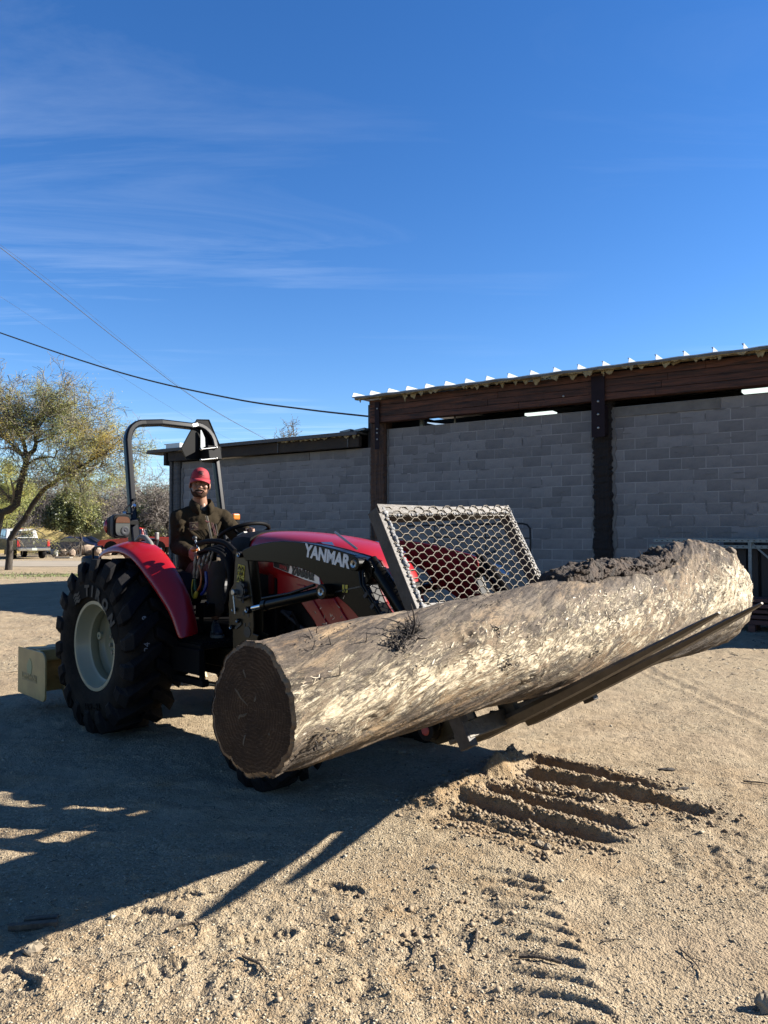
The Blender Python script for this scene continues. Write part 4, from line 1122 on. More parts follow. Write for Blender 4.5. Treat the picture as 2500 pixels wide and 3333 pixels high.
# ------------------------------------------------------------------ vehicles
def wheel_set(t, xs, y0, y1, r, w, hub, z=None):
    for x in xs:
        for y, sgn in ((y0, -1), (y1, 1)):
            wt_ = MB(); wt_.lathe([(r * .6, -w / 2), (r * .92, -w / 2), (r, -w * .35), (r, w * .35), (r * .92, w / 2), (r * .6, w / 2)], (x, y, r), 'y', 24, closed=True); tr_ = build('wheel', wt_, M['rubber'], t, smooth=40)
            h = MB(); h.lathe([(0, w * .42 * sgn), (r * .2, w * .44 * sgn), (r * .5, w * .30 * sgn), (r * .62, w * .46 * sgn)], (x, y, r), 'y', 20); build('rim', h, hub, tr_, smooth=40)
def pickup(label, loc, rz, paint, cabpaint, L_=5.5, W_=1.95, old=False, group='pickup trucks on the drive'):
    t = thing('pickup_truck', label, 'pickup truck', loc, (0, 0, rz), group)   # x forward
    hw = W_ / 2; zb = .55
    # body side profile (x,z): bed at the rear (negative x)
    hood = 1.18 if not old else 1.12
    low = [(-L_/2, zb), (-L_/2, 1.22), (-.55, 1.26), (-.55, 1.30), (1.05, 1.28), (1.15, hood), (L_/2 - .15, hood - .10), (L_/2, hood - .25), (L_/2, zb)]
    n = 6; secs = []
    for i in range(n + 1):
        y = -hw + W_ * i / n; k = 1 - .03 * (abs(y) / hw) ** 6; z0 = 0
        secs.append([(x * (1 if abs(y) < hw * .99 else .995), y, zb + (z - zb) * k) for x, z in low])
    m = MB(); m.loft(secs); build('body', m, paint, t, bevel=.05, seg=3)
    cab = [(-.55, 1.26), (-.42, 1.80), (-.25, 1.88), (.55, 1.88), (.75, 1.82), (1.12, 1.28)]
    m = MB(); s2 = []
    for y, k in ((-hw * .96, 0), (-hw * .80, 1), (hw * .80, 1), (hw * .96, 0)):
        s2.append([(x, y if z < 1.5 or k else y * .93, z if k or z < 1.5 else z - .03) for x, z in cab])
    m.loft(s2); build('cab', m, cabpaint, t, bevel=.04, seg=3)
    # glass: rear window, windscreen, sides
    m = MB(); m.add([(-.545, -hw * .70, 1.36), (-.545, hw * .70, 1.36), (-.445, hw * .66, 1.74), (-.445, -hw * .66, 1.74)], [(0, 1, 2, 3)])
    m.v = [(p[0] - .012, p[1], p[2]) for p in m.v]; build('rear_window', m, M['window'], t)
    m = MB(); m.add([(1.10, -hw * .75, 1.34), (1.10, hw * .75, 1.34), (.80, hw * .68, 1.78), (.80, -hw * .68, 1.78)], [(0, 1, 2, 3)]); m.v = [(p[0] + .015, p[1], p[2]) for p in m.v]; build('windscreen', m, M['window'], t)
    for s in (-1, 1):
        for a, b in ((-.38, .15), (.22, .85)):
            m = MB(); m.add([(a, s * hw * .965, 1.35), (b, s * hw * .965, 1.35), (b - (.2 if b > .5 else 0), s * hw * .90, 1.76), (a + (.03), s * hw * .90, 1.76)], [(0, 1, 2, 3)]); build('side_window', m, M['window'], t)
    # bed opening, tailgate, lights, bumpers
    m = MB(); m.box((-1.62, 0, 1.245), (2.0, W_ * .84, .03)); build('bed_cover', m, M['satin'], t)
    m = MB(); m.box((-L_/2 - .012, 0, .98), (.03, W_ * .74, .46)); build('tailgate', m, paint, t, bevel=.015)
    for s in (-1, 1):
        m = MB(); m.box((-L_/2 - .01, s * hw * .88, .98), (.06, .17, .42)); build('tail_light', m, M['taillight'], t, bevel=.02)
        m = MB(); m.box((L_/2 - .03, s * hw * .8, .82), (.08, .25, .2)); build('headlight', m, M['glass'], t, bevel=.03)
    m = MB(); m.box((-L_/2 - .10, 0, .60), (.16, W_ * .96, .19)); bp_ = build('rear_bumper', m, M['chrome'], t, bevel=.03)
    m = MB(); m.box((-L_/2 - .19, 0, .61), (.01, .30, .14)); build('licence_plate', m, M['plate'], bp_)
    m = MB(); m.box((L_/2 + .03, 0, .58), (.12, W_, .18)); build('front_bumper', m, M['chrome'], t, bevel=.03)
    m = MB(); m.box((-.36, 0, 1.875), (.10, .38, .045)); build('brake_light', m, M['taillight'], t, bevel=.01)
    wheel_set(t, (-L_/2 + 1.1, L_/2 - .95), -hw + .14, hw - .14, .39, .25, M['chrome'])
    for s in (-1, 1):
        for x in (-L_/2 + 1.1, L_/2 - .95):
            m = MB(); k = 14; m.prism([(x + .48 * math.cos(math.pi * i / k), .50 + .46 * math.sin(math.pi * i / k)) for i in range(k + 1)], s * hw * .985, s * (hw * 1.002)); build('wheel_arch', m, M['satin'], t)
    return t
pc = P(78, 1780, 47.5)
tk = pickup('dark grey pickup with white cab top, tailgate facing the yard, left of the boulders', (pc.x - 1.15, 49.3, 0), R(132), M['truck_grey'], M['truck_white'], 5.6, 2.0)
o = MB(); o.prism([(-.05, .07), (.05, .07), (.06, .02), (0, -.07), (-.06, .02)], -2.843, -2.835, 'yz'); o.v = [(p[0], p[1], p[2] + 1.02) for p in o.v]; build('tailgate_emblem', o, M['chrome'], tk)
pc = P(458, 1770, 57)
old = pickup('old red pickup seen side-on behind the tractor fender, with a white rear window frame', (pc.x - .2, 57, 0), R(190), M['truck_red'], M['truck_red'], 5.4, 1.9, True)
old.scale = (1, 1, 1.08)
m = MB(); m.rect([(-.60, -.62, 1.33), (-.60, .62, 1.33), (-.485, .58, 1.74), (-.485, -.58, 1.74), (-.60, -.62, 1.33)], .05, .09, up=(1, 0, 0)); build('window_frame', m, M['truck_white'], old)
def car(label, px, d, rz, paint):
    pc = P(px, 1780, d); t = thing('parked_car', label, 'car', (pc.x, pc.y, 0), (0, 0, rz), 'old cars by the wall')
    prof = [(-2.1, .35), (-2.15, .8), (-1.6, .92), (-1.0, 1.32), (.2, 1.36), (.8, .95), (1.9, .84), (2.1, .6), (2.1, .35)]
    m = MB(); m.loft([[(x, y, z if abs(y) < .7 or z < 1 else z - .08) for x, z in prof] for y in (-.85, -.7, 0, .7, .85)]); build('body', m, paint, t, bevel=.05)
    for s in (-1, 1):
        m = MB(); m.add([(-1.35, s * .862, .95), (.55, s * .862, .95), (.1, s * .86, 1.24), (-.95, s * .86, 1.22)], [(0, 1, 2, 3)]); build('side_window', m, M['window'], t)
    wheel_set(t, (-1.35, 1.35), -.78, .78, .32, .2, M['zinc'])
car('dark blue car parked behind the boulders in the shade of the citrus tree', 232, 60, R(178), M['truck_blue'])
car('low black vehicle with a cabin between the citrus tree and the red pickup', 290, 61, R(4), M['truck_black'])
# containers in the distance behind the rear tyre
tb = thing('plastic_tub', 'grey tapered tub with a dark rim behind the big rear tyre', 'tub', tuple(G(532, 1891)[:2]) + (0,))
m = MB(); m.lathe([(0, .0), (.20, .0), (.28, .80), (.25, .80), (.18, .05), (0, .05)], (0, 0, 0), 'z', 28); build('shell', m, M['tub'], tb, smooth=40)
m = MB(); m.lathe([(.27, .79), (.34, .83), (.33, .86), (.27, .86)], (0, 0, 0), 'z', 28, closed=True); build('rim', m, M['drum'], tb, smooth=40)
q = P(298, 1813, 23.0)
db = thing('drum', 'black drum standing on the yard, just left above the rear tyre', 'drum', (q.x, q.y, 0))
m = MB(); m.lathe([(0, 0), (.27, 0), (.285, .02), (.285, .28), (.295, .30), (.285, .32), (.285, .56), (.295, .58), (.285, .60), (.285, .80), (.22, .86), (0, .88)], (0, 0, 0), 'z', 28); build('shell', m, M['drum'], db, smooth=40)

# overhead lines
def line(label, pts, r, name='power_cable', group='overhead lines'):
    t = tag(finish(bpy.data.objects.new(name, bpy.data.meshes.new(name)), None), label, 'cable', group)
    p = [Vector(q) for q in pts]; k = 48; out = []
    n = len(p)
    for i in range(k + 1):
        u = i / k * (n - 1); j = min(int(u), n - 2); f = u - j
        a = p[max(j - 1, 0)]; b = p[j]; c = p[j + 1]; d = p[min(j + 2, n - 1)]
        out.append(.5 * ((2 * b) + (c - a) * f + (2 * a - 5 * b + 4 * c - d) * f * f + (3 * b - a - 3 * c + d) * f ** 3))
    m = MB(); m.tube(out, r, 6, True); t.data.from_pydata([tuple(v) for v in m.v], [], m.f); t.data.materials.append(M['cable']); return t
e = WP(1197, 1355, .2)
ew = (BX + BD[0] * e[0] + BN[0] * .2, BY + BD[1] * e[0] + BN[1] * .2, e[2])
line('thick black sagging cable running down to the corner of the high roof', [P(-420, 930, 26), P(0, 1083, 23.5), P(400, 1215, 21), P(750, 1296, 19.2), P(1000, 1333, 18.2), ew], .020)
line('upper of the thin wires crossing the sky towards the low roof', [P(-350, 560, 30), P(0, 805, 34), P(400, 1120, 42), P(640, 1300, 50), P(870, 1432, 60), P(1000, 1490, 68)], .016)
line('faint wire just right of the upper thin wire', [P(-300, 590, 32), P(150, 905, 40), P(430, 1135, 50), P(700, 1340, 62), P(900, 1440, 76)], .006)
line('faintest wire, below the upper thin wire', [P(-300, 790, 34), P(0, 965, 40), P(250, 1130, 46), P(480, 1280, 55), P(640, 1375, 64), P(800, 1455, 75)], .0065)
# ------------------------------------------------------------------ tractor (tractor coordinates: x forward, y left, z up)
TR = tthing('tractor', 'red and black compact loader tractor with roll bar, facing right and carrying the log', 'tractor', (0, 0, 0))
def tb_(name, m, mt, parent=None, **k): return build(name, m, mt, parent or TR, **k)
def ztext(name, txt, size, origin, ux, uy, mt, parent, off=0.0, ext=.002, shear=0, space=1.0, align='LEFT', fit=None):
    cu = bpy.data.curves.new(name, 'FONT'); cu.body = txt; cu.size = size; cu.offset = off; cu.extrude = ext; cu.shear = shear; cu.space_character = space; cu.align_x = align
    cu.resolution_u = 3
    tmp = bpy.data.objects.new(name, cu); C.objects.link(tmp)
    dg = bpy.context.evaluated_depsgraph_get(); dg.update()
    me = bpy.data.meshes.new_from_object(tmp.evaluated_get(dg)); bpy.data.objects.remove(tmp)
    me.materials.clear(); me.materials.append(mt)
    if fit:
        xs = [v.co.x for v in me.vertices]; k = fit / (max(xs) - min(xs)); x0 = min(xs)
        for v in me.vertices: v.co.x = (v.co.x - x0) * k
    o = bpy.data.objects.new(name, me); C.objects.link(o); o.parent = parent
    ux = Vector(ux).normalized(); uy = Vector(uy); uy = (uy - ux * uy.dot(ux)).normalized(); uz = ux.cross(uy)
    m4 = Matrix((ux, uy, uz)).transposed().to_4x4(); of = OFF.get(parent.name, Vector((0, 0, 0)))
    m4.translation = Vector(origin) - of
    o.matrix_local = m4; return o

def wheel(name, x, y, r, w, rimr, nl, out, lugh, label=None, letter=False):
    t = bpy.data.objects.new(name, None); C.objects.link(t); t.parent = TR; t.location = (x, y, r - .015)
    if label: t['label'] = label
    rb = r - lugh; hw = w / 2; s = out          # out = -1 right hand side
    prof = [(rimr, -hw * .78), (rimr + .03, -hw * .92), (rimr + (rb - rimr) * .45, -hw * 1.02), (rb - .06, -hw * .97), (rb - .015, -hw * .80), (rb, -hw * .5), (rb + .006, 0),
            (rb, hw * .5), (rb - .015, hw * .80), (rb - .06, hw * .97), (rimr + (rb - rimr) * .45, hw * 1.02), (rimr + .03, hw * .92), (rimr, hw * .78)]
    m = MB(); m.lathe(prof, (0, 0, 0), 'y', 72)
    ty = build('tyre', m, M['rubber_dusty'], t, smooth=50)
    # lugs: chunky angled bars, alternating from both shoulders, wrapping over the shoulder
    m = MB()
    for side in (-1, 1):
        for k in range(nl):
            a0 = 2 * math.pi * (k + (.5 if side > 0 else 0)) / nl
            secs = []
            st = [(-.03, hw * 1.005, rb - .115 * r / .66, .30, .5), (-.03, hw * 1.01, rb - .05, .36, .75), (-.015, hw * .93, rb - .006, .42, 1), (.03, hw * .62, rb, .36, 1), (.085, hw * .22, rb, .34, 1), (.11, -hw * .08, rb, .26, 1)]
            pitch = 2 * math.pi / nl
            for da, yy, rbase, wd, hh in st:
                a = a0 - da * 2.1 * .66 / r * 1.0; wda = pitch * wd * 1.35; lh = (lugh + .004) * hh
                top = min(rbase + lh, r) if hh == 1 else rbase + lh * .5
                yo = yy + (.012 if hh < 1 else 0)
                q = []
                for aa_, rad in ((a - wda * .62, rbase - .02), (a - wda * .42, top), (a + wda * .42, top), (a + wda * .62, rbase - .02)):
                    yq = yo if rad == top else yo - .02 * (hh < 1)
                    q.append((rad * math.sin(aa_), yq * side, rad * math.cos(aa_)))
                secs.append(q)
            m.loft(secs)
    tr_ = build('tread', m, M['rubber'], t, bevel=.006, seg=2)
    # rim: deep dish seen from outside
    e = out
    m = MB()
    m.lathe([(rimr + .018, e * hw * .80), (rimr + .012, e * hw * .86), (rimr - .012, e * hw * .86), (rimr - .022, e * hw * .78), (rimr - .035, e * hw * .45), (rimr - .06, e * hw * .38), (rimr - .062, e * hw * .15),
             (rimr - .045, e * hw * .05), (rimr - .055, -e * hw * .12), (rimr * .80, -e * hw * .17), (rimr * .5, -e * hw * .17), (rimr * .34, -e * hw * .02), (0.001, -e * hw * .02)], (0, 0, 0), 'y', 64)
    rm = build('rim', m, M['cream'], t, smooth=50)
    m = MB(); m.lathe([(rimr, -e * hw * .8), (rimr - .03, -e * hw * .8), (rimr - .03, -e * hw * .2), (rimr * .8, -e * hw * .19)], (0, 0, 0), 'y', 40); build('inner_rim', m, M['cream'], t, smooth=50)
    for k in range(8):
        a = 2 * math.pi * k / 8 + .2; rr_ = rimr * .27
        m = MB(); m.cyl((rr_ * math.cos(a), -e * hw * .02, rr_ * math.sin(a)), (rr_ * math.cos(a), e * hw * .08, rr_ * math.sin(a)), .016, 6); build('wheel_nut', m, M['zinc'], t)
    if letter:
        # raised brand lettering on a darker band of the sidewall
        yb = -hw * 1.02 - .004
        m = MB(); secs = []
        for i in range(25):
            a = R(136 - 128 * i / 24); k = min(i, 24 - i) / 3.0; th_ = .052 * min(1, .35 + k)
            rc = .425
            secs.append([((rc - th_) * math.cos(a), yb + .003, (rc - th_) * math.sin(a)), ((rc + th_) * math.cos(a), yb + .003, (rc + th_) * math.sin(a))])
        m.grid([p for q in secs for p in q], 25, 2); build('sidewall_band', m, M['letter_dark'], t)
        for ch, a in (('T', 95), ('I', 83), ('R', 70), ('O', 52), ('N', 32)):
            a = R(a); rc = .385
            ct = (rc * math.cos(a), yb - .003, rc * math.sin(a))
            ztext('sidewall_letter', ch, .112, ct, (math.sin(a), 0, -math.cos(a)), (math.cos(a), 0, math.sin(a)), M['letter'], t, off=.006, align='CENTER')
        for k, rc in enumerate((.385, .412, .440)):
            m = MB(); pts = []
            for i in range(9):
                a = R(128 - 15 * i / 8); w_ = .010 * math.sin(math.pi * (i + .6) / 9.2) + .002; r0 = rc + .01 * math.sin(i * .8)
                pts += [((r0 - w_) * math.cos(a), yb - .003, (r0 - w_) * math.sin(a)), ((r0 + w_) * math.cos(a), yb - .003, (r0 + w_) * math.sin(a))]
            m.grid(pts, 9, 2); build('sidewall_swirl', m, M['letter'], t)
        a = R(-82); ztext('size_marking', '16.9 - 24', .07, (.475 * math.cos(a), yb - .001, .475 * math.sin(a)), (-math.sin(a), 0, math.cos(a)), (-math.cos(a), 0, -math.sin(a)), M['letter_dark'], t, off=.002, align='CENTER')
        # valve and two small stickers on the dish
        m = MB(); m.lathe([(.012, 0), (.03, 0), (.03, .02), (.012, .02)], (-.17, -hw * .30, .05), 'y', 14, closed=True); build('valve_guard', m, M['cream'], rm)
        for z_, w_ in ((.06, .05), (-.05, .05)):
            m = MB(); m.box((-.09 if z_ > 0 else -.11, hw * .165, z_), (.035, .003, .075)); build('sticker', m, M['white'] if z_ < 0 else M['plate'], rm)
        # chalk marks on the tread
        for tx, az, yy in (('24', 4, .04), ('19', 22, .05), ('3', 62, .06), ('o', -22, .05)):
            a = R(az); rc = rb + .010
            ztext('chalk_mark', tx, .065, (rc * math.cos(a), yy - .10, rc * math.sin(a)), (-math.sin(a), 0, math.cos(a)), (0, -1, 0), M['chalk'], t, align='CENTER')
    return t
wheel('rear_wheel', 0, -.715, .665, .43, .33, 18, -1, .058, 'near rear wheel with cream rim and lettered sidewall', True)
wheel('rear_wheel', 0, .715, .665, .43, .33, 18, 1, .058, 'far rear wheel')
wheel('front_wheel', 1.95, -.71, .385, .29, .21, 13, -1, .034, 'near front wheel, mostly behind the log')
wheel('front_wheel', 1.95, .71, .385, .29, .21, 13, 1, .034, 'far front wheel, under the log')

# chassis
m = MB(); m.box((.35, 0, .62), (1.0, .44, .40)); m.box((1.45, 0, .62), (1.35, .30, .34)); m.box((0, 0, .66), (.34, 1.0, .26)); m.box((2.25, 0, .66), (.55, .40, .26))
m.box((-.15, 0, .95), (.5, .5, .3)); tb_('chassis', m, M['satin'], bevel=.02)
m = MB(); m.box((1.97, 0, .42), (.18, 1.05, .14)); m.box((1.97, 0, .55), (.2, .25, .25)); tb_('front_axle', m, M['satin'], bevel=.02)
m = MB(); m.box((1.75, 0, .92), (1.25, .42, .55)); tb_('engine', m, M['satin'], bevel=.03)
g = random.Random(4)
for k in range(16):
    x = g.uniform(1.2, 2.2); z = g.uniform(.55, 1.1); m = MB()
    if k % 2: m.cyl((x, -.20, z), (x, -.20 - g.uniform(.03, .08), z), g.uniform(.02, .06), 12)
    else: m.tube([(x, -.23, z), (x + g.uniform(-.2, .2), -.26, z + g.uniform(-.1, .1)), (x + g.uniform(-.3, .3), -.22, z + g.uniform(-.2, .2))], .014, 8)
    tb_('engine_fitting', m, M['satin'] if k % 3 else M['grey_plastic'], smooth=40)
# loader subframe running along the chassis
for s in (-1, 1):
    m = MB(); m.box((1.15, s * .33, .60), (1.9, .05, .14)); m.box((2.3, s * .28, .62), (.5, .06, .18)); tb_('subframe_rail', m, M['olive'], bevel=.008)
m = MB(); m.box((2.44, 0, .70), (.06, .60, .40)); m.box((2.46, 0, .92), (.05, .5, .05)); tb_('front_guard', m, M['satin'], bevel=.01)
# floor platform with ribbed step
m = MB(); m.box((.66, 0, .70), (.62, 1.16, .035)); pf = tb_('platform', m, M['satin'], bevel=.006)
for k in range(14):
    m = MB(); m.box((.66, -.16 - .03 * k, .722), (.60, .012, .012)); tb_('tread_rib', m, M['satin'], pf)
m = MB(); m.box((.72, -.585, .60), (.56, .05, .18)); m.box((.80, -.56, .45), (.42, .06, .05)); tb_('step', m, M['satin'], bevel=.008)
for x in (.62, .98):
    m = MB(); m.box((x, -.57, .52), (.03, .03, .18)); tb_('step_hanger', m, M['satin'])
m = MB(); m.tube([(.25, -.40, .42), (.7, -.42, .40), (1.0, -.42, .42), (1.12, -.30, .46)], .018, 8); tb_('exhaust_pipe', m, M['zinc'], smooth=50)
m = MB(); m.box((.45, -.50, .50), (.30, .12, .10)); tb_('battery_box', m, M['satin'], bevel=.01)

# hood
def hood_sec(x, w, zt, zs, zb):
    # half profile from bottom near side round to far side
    h = [(-w, zb), (-w, zs - .10), (-w * .985, zs - .03), (-w * .90, zs + (zt - zs) * .52), (-w * .62, zs + (zt - zs) * .86), (-w * .25, zt), (w * .25, zt), (w * .62, zs + (zt - zs) * .86), (w * .90, zs + (zt - zs) * .52), (w * .985, zs - .03), (w, zs - .10), (w, zb)]
    return [(x, y, z) for y, z in h]
S_ = [(1.02, .300, 1.515, 1.42, 1.20), (1.20, .315, 1.528, 1.43, 1.16), (1.45, .325, 1.522, 1.42, 1.12), (1.70, .328, 1.502, 1.395, 1.10), (1.90, .325, 1.480, 1.365, 1.07), (2.05, .318, 1.452, 1.325, 1.04),
      (2.17, .306, 1.412, 1.27, 1.00), (2.26, .288, 1.358, 1.20, .96), (2.33, .262, 1.280, 1.12, .92), (2.375, .232, 1.170, 1.03, .88), (2.385, .20, 1.06, .97, .86)]
m = MB(); m.loft([hood_sec(*q) for q in S_]); hood = tb_('hood', m, M['red'], smooth=32)
hood.modifiers.new('sub', 'SUBSURF').levels = 1; hood.modifiers['sub'].render_levels = 2
# crease line and the dark headlamp inset at the nose corner
for s in (-1, 1):
    m = MB(); m.prism([(1.86, 1.448), (1.93, 1.452), (2.10, 1.385), (2.13, 1.36), (2.02, 1.378)], s * .300, s * .200); hl = tb_('headlamp_inset', m, M['window'])
    m = MB(); m.ball((2.115, s * .302, 1.375), (.012, .008, .010), 6); tb_('lamp_glint', m, M['chrome'], hl)
m = MB(); m.box((2.385, 0, .93), (.04, .40, .28)); gr = tb_('grille', m, M['satin'], bevel=.01)
for k in range(7):
    m = MB(); m.box((2.408, 0, .85 + k * .033), (.008, .36, .010)); tb_('grille_slat', m, M['grey_plastic'], gr)
# cowl behind the hood, dashboard
m = MB(); m.loft([hood_sec(.84, .265, 1.49, 1.40, 1.0), hood_sec(.92, .30, 1.525, 1.42, 1.0), hood_sec(1.06, .318, 1.535, 1.43, 1.0), hood_sec(1.16, .320, 1.530, 1.42, 1.1)]); tb_('cowl', m, M['satin'], smooth=40)
m = MB(); m.prism([(.80, .72), (1.15, .72), (1.15, 1.42), (.84, 1.42), (.78, 1.2)], -.22, .22); tb_('console', m, M['satin'], bevel=.02)
m = MB(); m.prism([(.76, 1.40), (.86, 1.49), (.98, 1.50), (.98, 1.36)], -.20, .20); tb_('dashboard', m, M['grey_plastic'], bevel=.015)
for k, (x, y, z, rx) in enumerate(((.86, -.15, 1.505, .04), (.92, .10, 1.515, .03), (.82, .18, 1.50, .03))):
    m = MB(); m.box((x, y, z), (.07, rx, .012), (0, -.4, .3)); tb_('switch', m, M['lgrey'])
# lower side panels (near and far)
for s in (-1, 1):
    y0, y1 = s * .300, s * .318
    m = MB(); m.prism([(1.50, 1.30), (2.02, 1.22), (2.20, 1.12), (2.33, 1.02), (2.32, .86), (2.22, .74), (2.02, .76), (1.93, .90), (1.74, 1.06), (1.50, 1.05)], y0, y1); sp = tb_('side_panel', m, M['red'], bevel=.01)
    m = MB(); m.prism([(1.72, 1.17), (1.80, 1.165), (2.16, .80), (2.03, .775)], y1, y1 + s * .010); tb_('panel_crease', m, M['red'], sp, bevel=.004)
    m = MB(); m.prism([(2.00, 1.14), (2.06, 1.13), (2.25, .93), (2.28, .82), (2.20, .88)], y1, y1 + s * .012); tb_('panel_crease', m, M['red'], sp, bevel=.004)
    bs_ = [(TL(px, py, -.333)[0], TL(px, py, -.333)[2]) for px, py in ((888, 1815), (1035, 1860), (1041, 1904), (985, 1885), (945, 1868), (890, 1846))]
    m = MB(); m.prism(bs_, s * .322, s * .333); bd = tb_('badge_strip', m, M['badge'], bevel=.003)
    if s < 0:
        dk_ = [(TL(px, py, -.334)[0], TL(px, py, -.334)[2]) for px, py in ((890, 1818), (944, 1838), (938, 1863), (892, 1844))]
        m = MB(); m.prism(dk_, -.334, -.336); tb_('badge_dark', m, M['ink'], bd)
        a, b = Vector(TL(947, 1866, -.337)), Vector(TL(1021, 1889, -.337)); ztext('badge_text', 'YANMAR', .066, a, b - a, (0, 0, 1), M['ink'], bd, off=.004, shear=.15, fit=(b - a).length)
        a, b = Vector(TL(909, 1848, -.338)), Vector(TL(934, 1857, -.338)); ztext('model_text', '359A', .034, a, b - a, (0, 0, 1), M['redink'], bd, off=.002, fit=(b - a).length)
m = MB(); m.box((1.42, -.30, 1.20), (.05, .02, .22)); tb_('hood_pillar', m, M['red_shade'])
m = MB(); m.prism([(1.20, .75), (1.46, .75), (1.46, 1.38), (1.22, 1.38)], -.295, .295); tb_('bulkhead', m, M['satin'], bevel=.01)

# loader masts, booms
def yp(pts, lat): return [(TL(px, py, lat)[0], TL(px, py, lat)[2]) for px, py in pts]
mast = yp([(767, 1797), (800, 1794), (806, 1830), (815, 1905), (823, 1975), (825, 2040), (822, 2068), (812, 2074), (841, 2068), (838, 2082), (826, 2120), (758, 2120), (757, 2047), (745, 2043), (745, 1928), (758, 1905)], -.50)
mast = yp([(767, 1797), (800, 1794), (806, 1830), (815, 1905), (823, 1975), (825, 2040), (823, 2062), (841, 2068), (826, 2125), (758, 2125), (757, 2047), (745, 2043), (745, 1928), (760, 1900)], -.50)
for s in (-1, 1):
    m = MB(); m.prism(mast, s * .500, s * .485); ms = tb_('mast_plate', m, M['olive'], bevel=.004)
    m = MB(); m.prism([(x + .0, z) for x, z in mast], s * .425, s * .41); tb_('mast_inner_plate', m, M['olive'], bevel=.004)
    if s < 0:
        stk = yp([(776, 1836), (797, 1842), (793, 1899), (771, 1893)], -.502)
        m = MB(); m.prism(stk, -.502, -.504); wl = tb_('warning_label', m, M['yellow'], ms)
        cx0, cz0 = stk[3]; ex = Vector((stk[2][0] - stk[3][0], 0, stk[2][1] - stk[3][1])); ez = Vector((stk[0][0] - stk[3][0], 0, stk[0][1] - stk[3][1]))
        def sp_(u, v): return Vector((cx0, -.506, cz0)) + ex * u + ez * v
        m = MB()
        for a, b in (((.5, .02), (.5, .98)), ((.03, .33), (.97, .33)), ((.03, .66), (.97, .66))): m.bar(sp_(*a), sp_(*b), .002, .003, up=(0, 1, 0))
        for cu_, cv_ in ((.25, .82), (.75, .82), (.25, .17)):
            q = [sp_(cu_ - .17, cv_ - .10), sp_(cu_ + .17, cv_ - .10), sp_(cu_, cv_ + .12)]
            for i in range(3): m.bar(q[i], q[(i + 1) % 3], .002, .005, up=(0, 1, 0))
            m.bar(sp_(cu_, cv_ - .04), sp_(cu_, cv_ + .05), .002, .005, up=(0, 1, 0))
        q = [sp_(.12, .40), sp_(.38, .40), sp_(.38, .60), sp_(.12, .60)]
        for i in range(4): m.bar(q[i], q[(i + 1) % 4], .002, .006, up=(0, 1, 0))
        for a, b in (((.6, .45), (.85, .6)), ((.6, .55), (.75, .40)), ((.7, .62), (.9, .45)), ((.6, .10), (.9, .12)), ((.65, .26), (.75, .08)), ((.85, .22), (.9, .1))): m.bar(sp_(*a), sp_(*b), .002, .009, up=(0, 1, 0))
        build('pictograms', m, M['ink'], wl)
        for px, py, r_ in ((785, 1805, .022), (766, 1984, .016), (780, 2020, .015), (759, 2041, .016), (811, 1985, .024)):
            x, _, z = TL(px, py, -.5); m = MB(); m.cyl((x, -.498, z), (x, -.520, z), r_, 12); b_ = tb_('bolt', m, M['satin'], ms, bevel=.003)
            m = MB(); m.lathe([(r_ * .35, -.522), (r_ * .7, -.526), (r_ * .75, -.520)], (x, 0, z), 'y', 14); build('bolt_ring', m, M['zinc'], b_)
        for px, py in ((793, 1996), (809, 2003), (797, 2034), (812, 2032)):
            x, _, z = TL(px, py, -.5); m = MB(); m.box((x, -.501, z), (.014, .004, .024)); tb_('slot', m, M['ink'], ms)
        x, _, z = TL(806, 2057, -.5); m = MB(); m.lathe([(.0, -.504), (.038, -.504), (.038, -.500)], (x, 0, z), 'y', 20); tb_('bore', m, M['ink'], ms)
        q = yp([(765, 2045), (787, 2022), (789, 2032), (772, 2048)], -.5); m = MB(); m.prism(q, -.501, -.508); tb_('latch', m, M['ink'], ms)
        # locking pin with a round knob and its dark hand wheel
        x, _, z = TL(760, 1928, -.56); m = MB(); m.cyl((x, -.57, z), (x, -.50, z), .020, 14); kn = tb_('lock_pin', m, M['zinc'], bevel=.004)
        m = MB(); m.tube([(x + .02, -.575, z - .02), (x + .035, -.575, z - .10), (x + .04, -.575, z - .14)], .006, 8); build('pin_handle', m, M['zinc'], kn, smooth=50)
        x, _, z = TL(781, 1924, -.53); m = MB()
        for k in range(8):
            a = math.pi * k / 4; m.cyl((x + .04 * math.cos(a), -.53, z + .05 * math.sin(a)), (x + .04 * math.cos(a), -.50, z + .05 * math.sin(a)), .018, 8)
        m.cyl((x, -.535, z), (x, -.50, z), .045, 14); tb_('hand_knob', m, M['ink'])
        m = MB(); m.tube([TL(772, 1943, -.53), TL(790, 1948, -.53), TL(812, 1940, -.53)], .008, 6); m.tube([TL(790, 1945, -.53), TL(792, 1963, -.53)], .007, 6); tb_('spring_clip', m, M['ink'])
top = [(1.405, 1.385), (1.44, 1.405), (1.53, 1.428), (1.63, 1.443), (1.74, 1.455), (1.85, 1.460), (1.97, 1.456), (2.09, 1.447), (2.21, 1.434), (2.33, 1.416), (2.45, 1.393), (2.56, 1.372), (2.62, 1.352), (2.645, 1.318)]
low = [(2.64, 1.26), (2.60, 1.22), (2.66, 1.12), (2.80, .97), (3.06, .66), (3.14, .52), (3.10, .44), (3.01, .45), (2.95, .56), (2.60, .985), (2.45, 1.09), (2.36, 1.135), (2.285, 1.140), (2.262, 1.160), (2.24, 1.20), (2.20, 1.240), (2.13, 1.268), (2.02, 1.292), (1.90, 1.308), (1.78, 1.320), (1.66, 1.326), (1.45, 1.325)]
boom = top + low
